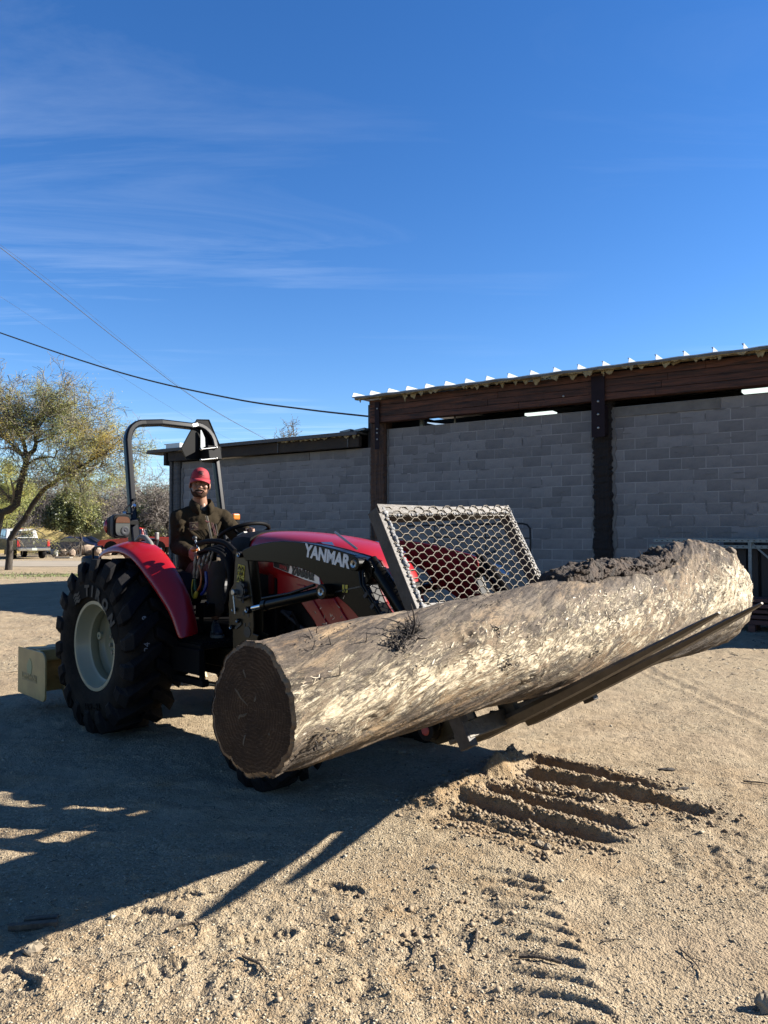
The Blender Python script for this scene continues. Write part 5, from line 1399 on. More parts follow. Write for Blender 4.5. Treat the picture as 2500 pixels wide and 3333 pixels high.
for s in (-1, 1):
    m = MB(); m.prism(boom, s * .545, s * .525); bo = tb_('boom_side', m, M['black'] if s < 0 else M['olive'], bevel=.004)
    m = MB(); m.prism([(x, z - .004) for x, z in boom], s * .525, s * .45); tb_('boom_core', m, M['black'], bevel=.006)
    m = MB(); m.prism(boom, s * .45, s * .435); tb_('boom_inner', m, M['red_shade'], bevel=.003)
    if s < 0:
        a = Vector(TL(988, 1803, -.547)); b = Vector(TL(1140, 1850, -.547))
        a.z += .0
        a = Vector(TL(989, 1808, -.547)); b = Vector(TL(1138, 1850, -.547))
        ztext('boom_lettering', 'YANMAR', .104, (a.x, -.547, a.z), (b.x - a.x, 0, b.z - a.z), (.0, 0, 1), M['white'], bo, off=.0045, ext=.001, fit=(b - a).length)
        bl = [(2.25, 1.17), (2.65, 1.215)]
        m = MB(); m.prism([(2.33, 1.165), (2.62, 1.222), (2.625, 1.215), (2.335, 1.157)], -.546, -.549); tb_('seam', m, M['ink'], bo)
        q = yp([(1115, 1903), (1132, 1904), (1132, 1929), (1115, 1928)], -.547); m = MB(); m.prism(q, -.547, -.549); lb_ = tb_('hook_label', m, M['yellow'], bo)
        cx_ = (q[0][0] + q[1][0]) / 2; cz_ = (q[0][1] + q[2][1]) / 2
        m = MB(); m.tube([(cx_, -.550, cz_ + .022), (cx_, -.550, cz_ - .002), (cx_ + .010, -.550, cz_ - .012), (cx_, -.550, cz_ - .022), (cx_ - .010, -.550, cz_ - .014)], .003, 5); build('hook_mark', m, M['ink'], lb_)
    # lift cylinder
    y = s * .48 if s > 0 else -.495
    A, Bq, Cc = Vector((1.585, y, 1.020)), Vector((1.72, y, 1.047)), Vector((2.27, y, 1.160))
    cyl_y = s * .58
    A.y = Bq.y = Cc.y = cyl_y
    m = MB(); m.cyl(A, Bq, .018, 12); lc = tb_('lift_cylinder_rod', m, M['chrome'], smooth=50)
    m = MB(); m.cyl(Bq, Cc, .034, 18); m.cyl(Bq - (Bq - A) * .1, Bq + (Cc - Bq) * .05, .040, 18); tb_('lift_cylinder', m, M['black'], smooth=50)
    m = MB(); m.cyl((2.30, s * .62, 1.166), (2.30, s * .52, 1.166), .045, 18); pb = tb_('pivot_boss', m, M['black'], bevel=.004)
    m = MB(); m.lathe([(.010, s * .622), (.022, s * .626), (.025, s * .620)], (2.30, 0, 1.166), 'y', 16); build('pivot_ring', m, M['zinc'], pb)
    m = MB(); m.tube([(1.70, s * .59, 1.09), (2.0, s * .60, 1.14), (2.22, s * .60, 1.20)], .010, 8); tb_('hydraulic_tube', m, M['black'], smooth=50)
    # tilt cylinder and link at the knee
    m = MB(); m.cyl((2.555, s * .60, 1.335), (2.555, s * .52, 1.335), .042, 18); pb = tb_('pivot_boss', m, M['black'], bevel=.004)
    m = MB(); m.lathe([(.010, s * .602), (.022, s * .606), (.025, s * .600)], (2.555, 0, 1.335), 'y', 16); build('pivot_ring', m, M['zinc'], pb)
    m = MB(); m.cyl((2.60, s * .50, 1.36), (2.70, s * .50, 1.24), .030, 14); m.cyl((2.66, s * .50, 1.29), (2.99, s * .50, .93), .046, 18); tb_('tilt_cylinder', m, M['black'], smooth=50)
    m = MB(); m.cyl((2.99, s * .50, .93), (3.12, s * .50, .79), .020, 12); tb_('tilt_cylinder_rod', m, M['chrome'], smooth=50)
    m = MB(); m.tube([(2.57, s * .57, 1.30), (2.60, s * .585, 1.22), (2.75, s * .585, 1.05), (2.92, s * .57, .86)], .010, 8); m.tube([(2.60, s * .57, 1.30), (2.64, s * .60, 1.22), (2.79, s * .60, 1.05), (2.95, s * .57, .86)], .010, 8); tb_('hydraulic_tube', m, M['black'], smooth=50)
    for k in range(6):
        u = k / 5; m = MB(); m.box((2.66 + .27 * u, s * .592, 1.17 - .28 * u), (.020, .03, .05), (0, R(45), 0)); tb_('tube_clamp', m, M['grey_plastic'])
    for k, (x, z) in enumerate(((2.74, 1.30), (2.77, 1.27), (2.80, 1.255))):
        m = MB(); m.cyl((x, s * .47, z), (x + .04, s * .50, z - .015), .014, 8); tb_('hose_fitting', m, M['chrome'], smooth=50)
m = MB(); m.cyl((2.62, -.45, 1.02), (2.62, .45, 1.02), .045, 16); tb_('cross_tube', m, M['black'], smooth=50)
m = MB(); m.tube([TL(1090, 1732, -.36), TL(1162, 1787, -.36)], .0075, 8); tb_('prop_rod', m, M['zinc'], smooth=50)
# quick-attach plate at the boom ends
for y in (-.44, .44):
    m = MB(); m.box((3.17, y, .62), (.04, .17, .42), (0, R(28), 0)); tb_('quick_attach', m, M['satin'], bevel=.008)
m = MB(); m.cyl((3.14, -.44, .60), (3.14, .44, .60), .04, 14); tb_('quick_attach_tube', m, M['satin'], smooth=50)
for s in (-1, 1):
    m = MB(); m.cyl((3.07, s * .58, .49), (3.07, s * .40, .49), .055, 18); q = tb_('attach_pivot', m, M['satin'], bevel=.004)
    m = MB(); m.lathe([(.0, s * .588), (.018, s * .588), (.026, s * .583), (.026, s * .579)], (3.07, 0, .49), 'y', 16); build('pivot_ring', m, M['redink'], q)
    m = MB(); m.prism([(2.98, .43), (3.10, .41), (3.22, .46), (3.17, .64), (3.05, .60)], s * .52, s * .50); tb_('attach_ear', m, M['olive'], bevel=.004)

# fenders
OE = [(-.245, 1.320, -.76), (-.235, 1.350, -.76), (-.10, 1.392, -.76), (.07, 1.402, -.76), (.20, 1.382, -.76), (.30, 1.350, -.755), (.415, 1.281, -.75), (.53, 1.18, -.735), (.63, 1.09, -.72), (.71, 1.015, -.71), (.79, .935, -.70), (.85, .85, -.70), (.90, .767, -.70)]
IE = [(-.33, 1.335, -.52), (-.30, 1.385, -.52), (-.14, 1.432, -.52), (.02, 1.445, -.52), (.16, 1.435, -.52), (.27, 1.413, -.53), (.42, 1.352, -.54), (.55, 1.262, -.545), (.665, 1.160, -.55), (.765, 1.055, -.55), (.835, .912, -.55), (.862, .85, -.55), (.878, .785, -.55)]
def fender(sgn):
    rows = []
    for (xo, zo, yo), (xi, zi, yi) in zip(OE, IE):
        c = Vector((.0, .66)); 
        r_ = []
        for u in (0, .04, .16, .4, .7, 1):
            x = xo + (xi - xo) * u; z = zo + (zi - zo) * u; y = yo + (yi - yo) * u
            k = .026 * math.sin(math.pi * min(1, u * .9)) - (.035 if u == 0 else 0)
            d = Vector((x, z - .66)); d.normalize(); r_.append((x + d.x * k, y * -sgn, z + d.y * k))
        # inner skirt
        d = Vector((xi, zi - .66)); l = d.length; d.normalize()
        r_.append((d.x * (l - .02), -(yi + .04) * sgn, .66 + d.y * (l - .02))); r_.append((d.x * (l - .22), -(yi + .06) * sgn, .66 + d.y * (l - .22)))
        rows.append(r_)
    m = MB(); m.grid([p for r_ in rows for p in r_], len(rows), 8)
    o = tb_('fender', m, M['red'], smooth=45)
    so = o.modifiers.new('sol', 'SOLIDIFY'); so.thickness = .012; so.offset = -1
    su = o.modifiers.new('sub', 'SUBSURF'); su.levels = 1; su.render_levels = 2
    return o
fn = fender(1); ff_ = fender(-1)
# side boxes between fender and seat
for s in (-1, 1):
    m = MB(); m.prism([(-.35, .95), (.52, .95), (.56, 1.08), (.38, 1.20), (.05, 1.27), (-.30, 1.30)], s * .50, s * .28); tb_('side_box', m, M['satin'], bevel=.03)
    m = MB(); m.prism([(-.26, 1.20), (.02, 1.20), (-.02, 1.38), (.03, 1.465), (-.16, 1.475)], s * .47, s * .36); tb_('lever_console', m, M['grey_plastic'], bevel=.015)
a = Vector(TL(510, 1755, -.40)); m = MB(); m.tube([a + Vector((-.02, 0, -.10)), a], .008, 8); lv = tb_('range_lever', m, M['blackpipe'], smooth=50)
m = MB(); m.box(a + Vector((.003, 0, .025)), (.032, .028, .062)); build('lever_grip', m, M['lgrey'], lv, bevel=.008)
# grab handle over the near fender
hp = [TL(442, 1778, -.55), TL(447, 1758, -.55), TL(459, 1747, -.55), TL(475, 1750, -.55), TL(490, 1768, -.55), TL(499, 1792, -.56), TL(506, 1820, -.57), TL(510, 1834, -.58)]
m = MB(); m.tube(hp, [.016, .021, .021, .020, .020, .020, .018, .015], 10); tb_('grab_handle', m, M['lgrey'], smooth=60)
m = MB(); m.box(hp[-1], (.05, .03, .055), (0, R(30), 0)); tb_('handle_foot', m, M['grey_plastic'], bevel=.006)
hp2 = [(x, -y, z) for x, y, z in hp]; m = MB(); m.tube(hp2, .018, 10); tb_('grab_handle', m, M['lgrey'], smooth=60)
# thin brace and hose behind the near fender
a = [TL(303, 1840, -.70), TL(303, 1790, -.70), TL(308, 1781, -.70), TL(322, 1779, -.70), TL(333, 1779, -.70)]
m = MB(); m.tube(a, .009, 8); tb_('rear_bracket', m, M['blackpipe'], smooth=50)
m = MB(); m.tube([TL(326, 1802, -.70), TL(326, 1840, -.70)], .010, 8); tb_('rear_bracket', m, M['blackpipe'], smooth=50)

# seat
m = MB(); m.box((.08, .02, 1.06), (.42, .42, .13)); tb_('seat_cushion', m, M['seat'], bevel=.05, seg=4)
m = MB(); m.box((-.13, .06, 1.28), (.11, .36, .44), (0, R(-10), 0)); tb_('seat_back', m, M['seat'], bevel=.05, seg=4)
m = MB(); m.box((.05, 0, .93), (.34, .36, .16)); tb_('seat_base', m, M['satin'], bevel=.02)
# roll bar
def rops():
    r_ = .17; pts = []
    ztop = 2.455; xt = -.265; hy = .475
    def X(z): return -.125 - (z - 1.42) * .215
    for z in (.85, 1.1, 1.42, 1.60, 1.9, 2.15, ztop - r_): pts.append((X(z), -hy - .030 * (ztop - z), z))
    for k in range(1, 7):
        a = math.pi / 2 * k / 6; z = ztop - r_ + r_ * math.sin(a); pts.append((X(z), -hy + r_ - r_ * math.cos(a), z))
    for y in (-.15, .15): pts.append((X(ztop), y, ztop + .02))
    for k in range(0, 7):
        a = math.pi / 2 * (1 - k / 6); z = ztop + .035 - r_ + r_ * math.sin(a); pts.append((X(z), hy - r_ + r_ * math.cos(a) - .10, z))
    for z in (2.15, 1.9, 1.6, 1.42, 1.1, .85): pts.append((X(z), hy - .10, z))
    return pts
m = MB(); m.rect(rops(), .056, .064, up=(1, 0, .2)); tb_('roll_bar', m, M['rops'], bevel=.014, seg=3)
for s in (-1, 1):
    m = MB(); m.box((-.135, -.508 if s < 0 else .375, 1.50), (.082, .078, .26), (0, R(-12), 0)); tb_('roll_bar_socket', m, M['rops'], bevel=.015)
m = MB(); m.tube([TL(425, 1640, -.53), TL(410, 1655, -.56), TL(403, 1672, -.58), TL(430, 1672, -.54)], .008, 6); tb_('hinge_pin', m, M['blackpipe'], smooth=50)
m = MB(); m.cyl(TL(401, 1671, -.60), TL(412, 1671, -.58), .016, 8); m.cyl(TL(433, 1650, -.53), TL(438, 1644, -.53), .014, 8); tb_('pin_head', m, M['chrome'], smooth=50)
m = MB(); m.cyl(TL(436, 1625, -.47), TL(438, 1625, -.52), .010, 8); tb_('bolt_hole', m, M['ink'])
# work lamp with indicator, near side
x0 = -.02; a, b = TF(372, 1690, x0), TF(415, 1735, x0)
cy_, cz_ = (a[1] + b[1]) / 2 - .005, (a[2] + b[2]) / 2; w_, h_ = .125, .175
def rsec(x, w, h, r=.4, n=20):
    out = []
    for k in range(n):
        t = 2 * math.pi * k / n; c, s = math.cos(t), math.sin(t)
        out.append((x, cy_ + w / 2 * math.copysign(abs(c) ** r, c), cz_ + h / 2 * math.copysign(abs(s) ** r, s)))
    return out
m = MB(); m.loft([rsec(-.16, .09, .10), rsec(-.13, .12, .15), rsec(-.07, .135, .178), rsec(0, .140, .184), rsec(.012, .136, .178)]); lh = tb_('side_lamp', m, M['satin'], smooth=50)
m = MB(); m.loft([rsec(-.045, .140, .186), rsec(-.025, .148, .194), rsec(-.02, .148, .194), rsec(.0, .144, .188)]); build('lamp_bezel', m, M['grey_plastic'], lh, smooth=50)
up_ = [p for p in rsec(.013, .160, .158, .4, 40)]
cut = cz_ + .026
def clampz(lo, hi, xx): return [(xx, y, min(max(z, lo), hi)) for _, y, z in rsec(.013, .118, .150, .5, 40)]
m = MB(); m.loft([clampz(cut, 9, .012), clampz(cut, 9, .024)]); build('indicator_lens', m, M['orange'], lh)
m = MB(); m.loft([clampz(0, cut - .004, .012), clampz(0, cut - .004, .022)]); gl = build('headlight_lens', m, M['glass'], lh)
m = MB(); m.lathe([(.030, .022), (.034, .028), (.026, .030), (.012, .026), (.0001, .034)], (0, cy_ + .018, cz_ - .035), 'x', 20); build('lamp_bulb', m, M['grey_plastic'], lh, smooth=50)
m = MB(); m.bar((-.08, cy_ + .02, cz_ + .03), (-.09, -.50, cz_ + .03), .03, .03); tb_('lamp_bracket', m, M['satin'])
m = MB(); m.lathe([(.05, -.135), (.06, -.13), (.06, -.12)], (0, cy_, cz_), 'x', 14); m.ball((-.14, cy_ - .02, cz_), (.03, .06, .07), 8); build('tail_lens', m, M['taillight'], lh, smooth=50)
# far side indicator seen past the driver's sleeve
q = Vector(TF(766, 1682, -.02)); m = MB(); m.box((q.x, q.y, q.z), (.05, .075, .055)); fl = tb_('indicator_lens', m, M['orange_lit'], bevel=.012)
m = MB(); m.box((q.x - .06, q.y, q.z - .05), (.10, .13, .14)); tb_('side_lamp', m, M['satin'], bevel=.02)
# slow-moving-vehicle sign seen from behind, with its bracket
tri = [TF(px, py, -.36) for px, py in ((640, 1366), (679, 1367), (720, 1464), (709, 1497), (605, 1494), (589, 1460))]
m = MB(); m.prism([(p[1], p[2]) for p in tri], -.362, -.356, 'yz'); sg = tb_('slow_vehicle_sign', m, M['sign'])
m = MB()
for i in range(6):
    a, b = Vector(tri[i]), Vector(tri[(i + 1) % 6]); a.x = b.x = -.355; m.bar(a, b, .008, .008, up=(1, 0, 0))
build('sign_rim', m, M['black'], sg)
q = [TF(px, py, -.33) for px, py in ((652, 1400), (655, 1400), (666, 1425), (668, 1462), (652, 1462))]
m = MB(); m.prism([(p[1], p[2]) for p in q], -.335, -.325, 'yz'); tb_('sign_bracket', m, M['zinc'])
a, b = TF(656, 1462, -.30), TF(702, 1497, -.30); m = MB(); m.box((-.262, (a[1] + b[1]) / 2, (a[2] + b[2]) / 2), (.13, .135, .125), (0, R(-12), 0)); tb_('roll_bar_clamp', m, M['sign'], bevel=.006)
for py, dz in ((1457, 0), (1492, 0)):
    a, b = Vector(TF(655, py + 5, -.19)), Vector(TF(704, py, -.19)); m = MB(); m.cyl(a, b, .007, 8); m.ball(a, .013, 6); m.ball(b, .013, 6); tb_('clamp_bolt', m, M['zinc'], smooth=50)
# steering wheel and column
sc = Vector((.675, 0, 1.508)); nrm_ = Vector((-.40, 0, .916)).normalized(); e1 = Vector((0, 1, 0)); e2 = nrm_.cross(e1)
m = MB(); k = 40; m.tube([sc + (e1 * math.cos(2 * math.pi * i / k) + e2 * math.sin(2 * math.pi * i / k)) * .200 for i in range(k + 1)], .0155, 10, False); sw = tb_('steering_wheel', m, M['satin'], smooth=60)
for a in (R(90), R(210), R(330)):
    d = e1 * math.cos(a) + e2 * math.sin(a); m = MB(); m.tube([sc - nrm_ * .05 + d * .03, sc - nrm_ * .03 + d * .12, sc + d * .195], [.014, .012, .010], 8); build('spoke', m, M['satin'], sw, smooth=50)
m = MB(); m.cyl(sc - nrm_ * .09, sc - nrm_ * .02, .042, 18); build('hub', m, M['satin'], sw, bevel=.008)
m = MB(); m.cyl(sc - nrm_ * .34, sc - nrm_ * .05, .034, 14); tb_('steering_column', m, M['satin'], smooth=50)
# loader valve with joystick, couplers and hoses on the near side
jb = Vector(TL(648, 1795, -.44)); jt = Vector(TL(634, 1752, -.44)); jm = Vector(TL(644, 1780, -.44))
m = MB(); m.tube([jb, jm, jt], .008, 8); js = tb_('joystick', m, M['zinc'], smooth=50)
m = MB(); m.ball(jt, .019, 8); build('joystick_knob', m, M['ink'], js, smooth=50)
m = MB(); m.ball(Vector(TL(632, 1788, -.47)), (.035, .022, .020), 8); build('joystick_trigger', m, M['orange_cable'], js, smooth=50)
m = MB(); m.box(Vector(TL(676, 1808, -.40)), (.13, .08, .08)); vb = tb_('loader_valve', m, M['satin'], bevel=.008)
g = random.Random(6)
for px, py, px2, py2, r_, mt_ in ((638, 1812, 631, 1880, .0125, 'silver'), (652, 1815, 641, 1882, .0125, 'silver'), (668, 1806, 656, 1850, .013, 'silver'), (684, 1796, 670, 1835, .011, 'silver'), (694, 1795, 680, 1850, .009, 'silver')):
    a, b = Vector(TL(px, py, -.46)), Vector(TL(px2, py2, -.46)); m = MB(); k = 8
    m.tube([a.lerp(b, i / k) for i in range(k + 1)], [r_ * (1.25 if i in (2, 3, 6) else .85) for i in range(k + 1)], 10); tb_('hose_coupler', m, M[mt_], smooth=30)
def hose(pts, r_, mt_, lat=-.45):
    p = [Vector(TL(x, y, lat)) for x, y in pts]; out = []
    for i in range(len(p) - 1):
        for j in range(4):
            f = j / 4; a = p[max(i - 1, 0)]; b = p[i]; c = p[i + 1]; d = p[min(i + 2, len(p) - 1)]
            out.append(.5 * ((2 * b) + (c - a) * f + (2 * a - 5 * b + 4 * c - d) * f * f + (3 * b - a - 3 * c + d) * f ** 3))
    out.append(p[-1]); m = MB(); m.tube(out, r_, 8); return tb_('hose', m, M[mt_], smooth=60)
hose([(628, 1885), (624, 1915), (626, 1940), (632, 1948)], .0045, 'yellow_cable', -.47)
hose([(648, 1840), (655, 1870), (653, 1900), (642, 1925)], .0055, 'orange_cable', -.47)
hose([(655, 1880), (653, 1905), (648, 1920)], .008, 'redink', -.45)
hose([(634, 1885), (634, 1905), (636, 1922)], .013, 'green', -.44)
hose([(670, 1860), (672, 1900), (664, 1925), (655, 1935)], .012, 'blue', -.44)
m = MB(); a = Vector(TL(641, 1925, -.475)); b = Vector(TL(634, 1945, -.475)); m.tube([a, a.lerp(b, .3), b], [.010, .017, .016], 8); tb_('cable_plug', m, M['yellow_cable'], smooth=40)
for off_, r_ in ((0, .017), (14, .017), (28, .016), (-14, .016)):
    hose([(660 + off_, 1800), (690 + off_ * .8, 1786 - off_ * .25), (725 + off_ * .4, 1795 - off_ * .5), (745 + off_ * .3, 1830 - off_ * .3), (750 + off_ * .2, 1900), (735, 1960)], r_, 'satin', -.42 + off_ * .002)
hose([(640, 1772), (680, 1762), (730, 1766), (765, 1795)], .020, 'satin', -.43)
m = MB(); a = Vector(TL(672, 1965, -.38)); m.box(a, (.03, .02, .03), (0, R(45), 0)); tb_('pedal_bolt', m, M['chrome'], bevel=.004)
m = MB(); m.box(Vector(TL(668, 1985, -.34)), (.12, .10, .10)); m.box(Vector(TL(655, 2010, -.36)), (.03, .03, .22)); tb_('pedal_bracket', m, M['satin'], bevel=.008)
m = MB(); m.cyl(TL(629, 1988, -.48), TL(637, 1984, -.48), .008, 8); tb_('step_bolt', m, M['chrome'], smooth=50)

# ------------------------------------------------------------------ box scraper on the rear hitch
SCR = tthing('box_scraper', 'pale yellow box scraper hitched behind the tractor, end plate toward the viewer', 'scraper', (-1.1, 0, 0))
EPz = .10
def endplate(y, lab=False):
    poly = []
    def rc(cx, cz, r_, a0, a1): return [(cx + r_ * math.cos(R(a0 + (a1 - a0) * i / 5)), cz + r_ * math.sin(R(a0 + (a1 - a0) * i / 5))) for i in range(6)]
    x0, x1, z0, z1 = -1.40, -.82, EPz, .51
    poly = [(x0, z0 + .01), (x0, z1)] + rc(x1 - .09, z1 - .09, .09, 90, 0) + rc(x1 + .0 - .05, z0 + .05, .05, 0, -90)
    m = MB(); m.prism(poly, y, y + .016); return build('end_plate', m, M['scraper'], SCR, bevel=.003)
ep = endplate(-.93); endplate(.91)
m = MB(); q = [(-1.20, .36), (-1.17, .405), (-1.135, .435), (-1.10, .405), (-1.085, .36), (-1.10, .30), (-1.18, .30)]; m.prism(q, -.931, -.933); build('decal_tree', m, M['decal_green'], ep)
m = MB(); m.prism([(-1.30, .235), (-.985, .235), (-.985, .30), (-1.30, .30)], -.931, -.9325); build('decal_panel', m, M['decal_brown'], ep)
ztext('decal_text', 'Land Pride', .070, (-1.295, -.934, .25), (1, 0, 0), (0, 0, 1), M['scraper'], ep, off=.0015)
m = MB(); k = 10
m.loft([[(-1.30 + .10 * math.sin(i / k * 2.6) , y, .10 + .38 * i / k) for i in range(k + 1)] + [(-1.285 + .10 * math.sin(i / k * 2.6), y, .10 + .38 * i / k) for i in range(k, -1, -1)] for y in (-.914, .91)]); build('moldboard', m, M['scraper'], SCR)
m = MB(); m.box((-1.02, 0, .47), (.10, 1.82, .10)); build('front_beam', m, M['scraper'], SCR, bevel=.01)
m = MB(); m.add([(-1.30, -.91, .50), (-1.02, -.91, .525), (-1.02, .91, .525), (-1.30, .91, .50)], [(0, 1, 2, 3)]); m.box((-1.16, 0, .505), (.30, 1.8, .014)); build('top_plate', m, M['scraper'], SCR)
for y in (-.7, -.42, -.14, .14, .42, .7):
    m = MB(); m.prism([(-1.05, .50), (-1.00, .50), (-.99, .18), (-.93, .08), (-.96, .07), (-1.04, .17)], y, y + .025); build('scarifier_shank', m, M['scraper'], SCR, bevel=.003)
for s in (-1, 1):
    m = MB(); m.bar((-1.0, s * .28, .5), (-.62, s * .22, .98), .05, .016, up=(0, 1, 0)); build('hitch_upright', m, M['scraper'], SCR)
    m = MB(); m.bar((-1.0, s * .40, .42), (-.25, s * .36, .50), .04, .06); build('lower_link', m, M['satin'], SCR)
m = MB(); m.bar((-.62, 0, .98), (-.2, 0, 1.0), .04, .04); build('top_link', m, M['satin'], SCR)
m = MB(); m.bar((-.62, -.25, .97), (-.62, .25, .97), .04, .04); build('hitch_crossbar', m, M['scraper'], SCR)
# ------------------------------------------------------------------ pallet fork with headache rack, and the log on it
FK = tthing('pallet_fork', 'steel pallet fork with expanded-metal guard and two long tines tilted up under the log', 'pallet fork', (3.3, 0, .5))
fz = lambda x: .530 + .550 * (x - 3.30)
fd = Vector((1, 0, .55)).normalized(); fu = Vector((-fd.z, 0, fd.x))
GP = Vector((3.10, 0, 1.13))                      # bottom bar of the guard
def gp(u, v, w=0.0):                              # guard plane: u lateral, v up the guard, w forward
    return GP + fu * v + fd * w + Vector((0, u, u * .036))
U0, U1, V1 = -.675, .555, .615
def fbar(name, a, b, w, h, up, mt='steel', bev=.004):
    m = MB(); m.bar(a, b, w, h, up=up); return build(name, m, M[mt], FK, bevel=bev)
for u in (U0 + .03, U1 - .03):
    m = MB(); m.rect([gp(u, -.70, -.035), gp(u, V1, -.035)], .075, .058, up=(0, 1, 0)); build('side_bar', m, M['steel'], FK, bevel=.004)
m = MB(); m.rect([gp(U0 + .055, V1 - .03, -.035), gp(U1 - .055, V1 - .03, -.035)], .075, .058, up=fu); build('top_bar', m, M['steel'], FK, bevel=.004)
m = MB(); m.rect([gp(U0 + .055, .0, -.035), gp(U1 - .055, .0, -.035)], .06, .058, up=fu); build('bottom_bar', m, M['steel'], FK, bevel=.004)
m = MB(); m.box(gp(U0 + .03, V1 + .001, -.035), (.06, .045, .004), Matrix((fd, Vector((0, 1, 0)), fu)).transposed()); build('tube_opening', m, M['ink'], FK)
# expanded metal: zigzag strands meeting at flat knuckles
PU, HP = .1265, .0238
m = MB(); nline = int((V1 + .008) / HP) + 1
for k in range(nline):
    v = -.02 + k * HP; s = 1 if k % 2 else -1; pts = []; u = U0 + .012
    # phases of a period: knuckle, slope, knuckle, slope
    seq = [(0, 1), (.24, 1), (.5, -1), (.74, -1), (1.0, 1)]
    j = -1
    while U0 + j * PU < U1:
        for fu_, sg in seq[:-1]:
            uu = U0 + (j + fu_) * PU
            if U0 + .010 <= uu <= U1 - .010: pts.append(gp(uu, v + s * sg * HP * .5, .006 + .005 * sg * s))
        j += 1
    m.rect(pts, .0038, .0065, up=fd)
build('mesh_panel', m, M['galv'], FK)
# weld beads and white flecked paint along the edge of the mesh
g = random.Random(4); m = MB()
def blob(p, r): m.ball(p, (r * g.uniform(.5, 1), r * g.uniform(.8, 1.5), r * g.uniform(.6, 1.2)), 5)
v = -.02
while v < V1: blob(gp(U0 + .050 + g.uniform(-.006, .006), v, .004), g.uniform(.010, .019)); blob(gp(U1 - .020 + g.uniform(-.005, .005), v + .01, .004), g.uniform(.005, .010)); v += .020
u = U0 + .06
while u < U1 - .05: blob(gp(u, -.018 + g.uniform(-.006, .006), .004), g.uniform(.009, .018)); blob(gp(u, V1 - .052, .003), g.uniform(.005, .010)); u += .022
stuff(build('weld_beads', m, M['weld'], FK, smooth=60))
# lit front strips of the bars
m = MB()
m.box(gp((U0 + U1) / 2, -.005, -.003), (.004, U1 - U0 - .1, .05), Matrix((fd, Vector((0, 1, 0)), fu)).transposed())
m.box(gp((U0 + U1) / 2, V1 - .028, -.003), (.004, U1 - U0 - .02, .052), Matrix((fd, Vector((0, 1, 0)), fu)).transposed())
for u in (U0 + .032, U1 - .032): m.box(gp(u, V1 / 2 - .05, -.0045), (.004, .050, V1 + .05), Matrix((fd, Vector((0, 1, 0)), fu)).transposed())
build('bar_face', m, M['steel'], FK)
# carriage
for v in (-.62,):
    m = MB(); m.rect([gp(-.66, v, -.02), gp(.54, v, -.02)], .05, .085, up=fu); build('carriage_bar', m, M['fork'], FK, bevel=.005)
m = MB(); m.rect([gp(-.02, -.66, -.04), gp(-.02, -.1, -.04)], .05, .08, up=(0, 1, 0)); build('carriage_upright', m, M['fork'], FK, bevel=.005)
for y in (-.50, .38):
    m = MB(); m.prism([(3.12, .47), (3.26, .50), (3.34, .57), (3.20, .78), (3.08, .70)], y, y + .02); build('attach_bracket', m, M['fork'], FK, bevel=.004)
m = MB(); m.box((3.22, -.06, .475), (.12, .92, .055), (0, R(-29), 0)); build('heel_bar', m, M['fork'], FK, bevel=.006)
m = MB(); m.prism([(3.14, .42), (3.40, .53), (3.44, .57), (3.2, .55)], -.20, -.18); m.prism([(3.14, .42), (3.40, .53), (3.44, .57), (3.2, .55)], .02, .04); build('gusset', m, M['fork'], FK, bevel=.003)
def tine(y, x1, label):
    w = .125; secs = []; n = 26
    for i in range(n + 1):
        u = i / n; x = 3.20 + (x1 - 3.20) * u
        th_ = .058 * (1 - u) ** .75 + .010; ww = w * (1 if u < .86 else math.sqrt(max(.02, 1 - ((u - .86) / .145) ** 2)))
        zt_ = fz(x) + .030 * u * u - .018 * u
        c = Vector((x, y, zt_)); a = fu
        e = min(.012, ww * .3)
        secs.append([c + Vector((0, -ww / 2 + e, 0)), c + Vector((0, ww / 2 - e, 0)), c + Vector((0, ww / 2, 0)) - a * th_ * .35, c + Vector((0, ww / 2 - e, 0)) - a * th_, c + Vector((0, -ww / 2 + e, 0)) - a * th_, c + Vector((0, -ww / 2, 0)) - a * th_ * .35])
    m = MB(); m.loft(secs); o = build('tine', m, M['fork'], FK, smooth=35)
    o['label'] = label
    m = MB(); m.bar(gp(y, -.66, .012), gp(y, -.05, .012), .10, .045, up=(0, 1, 0)); build('tine_shank', m, M['fork'], FK, bevel=.006)
    return o
tine(-.30, 4.455, 'near tine, its tip short of the log end'); tine(.165, 4.475, 'far tine, its tip beyond the log end')

# ---- log
LG = tthing('log', 'huge barkless pale log with dark cut end lying across the raised forks', 'log', (3.5, 0, .6))
LX = 3.5
topx = [(788, 2108), (830, 2102), (1000, 2062), (1100, 2040), (1225, 2010), (1350, 1985), (1500, 1953), (1600, 1933), (1700, 1911), (1785, 1893), (1900, 1877), (2000, 1862), (2090, 1846), (2150, 1825), (2190, 1790), (2225, 1765), (2262, 1752)]
botx = [(800, 2525), (937, 2499), (1100, 2446), (1225, 2401), (1350, 2361), (1500, 2316), (1738, 2262), (1900, 2222), (2050, 2176), (2180, 2132), (2262, 2112)]
tp = np.array([TF(a, b, LX)[1:] for a, b in topx]); bt = np.array([TF(a, b, LX)[1:] for a, b in botx])
Y0, Y1 = -1.985, 1.90
def log_c(y):
    zt_ = np.interp(y, tp[:, 0], tp[:, 1]); zb_ = np.interp(y, bt[:, 0], bt[:, 1]); return (zt_ + zb_) / 2, (zt_ - zb_) / 2
NU, NV = 820, 340
yy = np.linspace(Y0, Y1, NU); vv_ = np.linspace(0, 2 * math.pi, NV, endpoint=False)
YY, VV = np.meshgrid(yy, vv_, indexing='ij')
ZC, RR = log_c(YY)
from math import pi
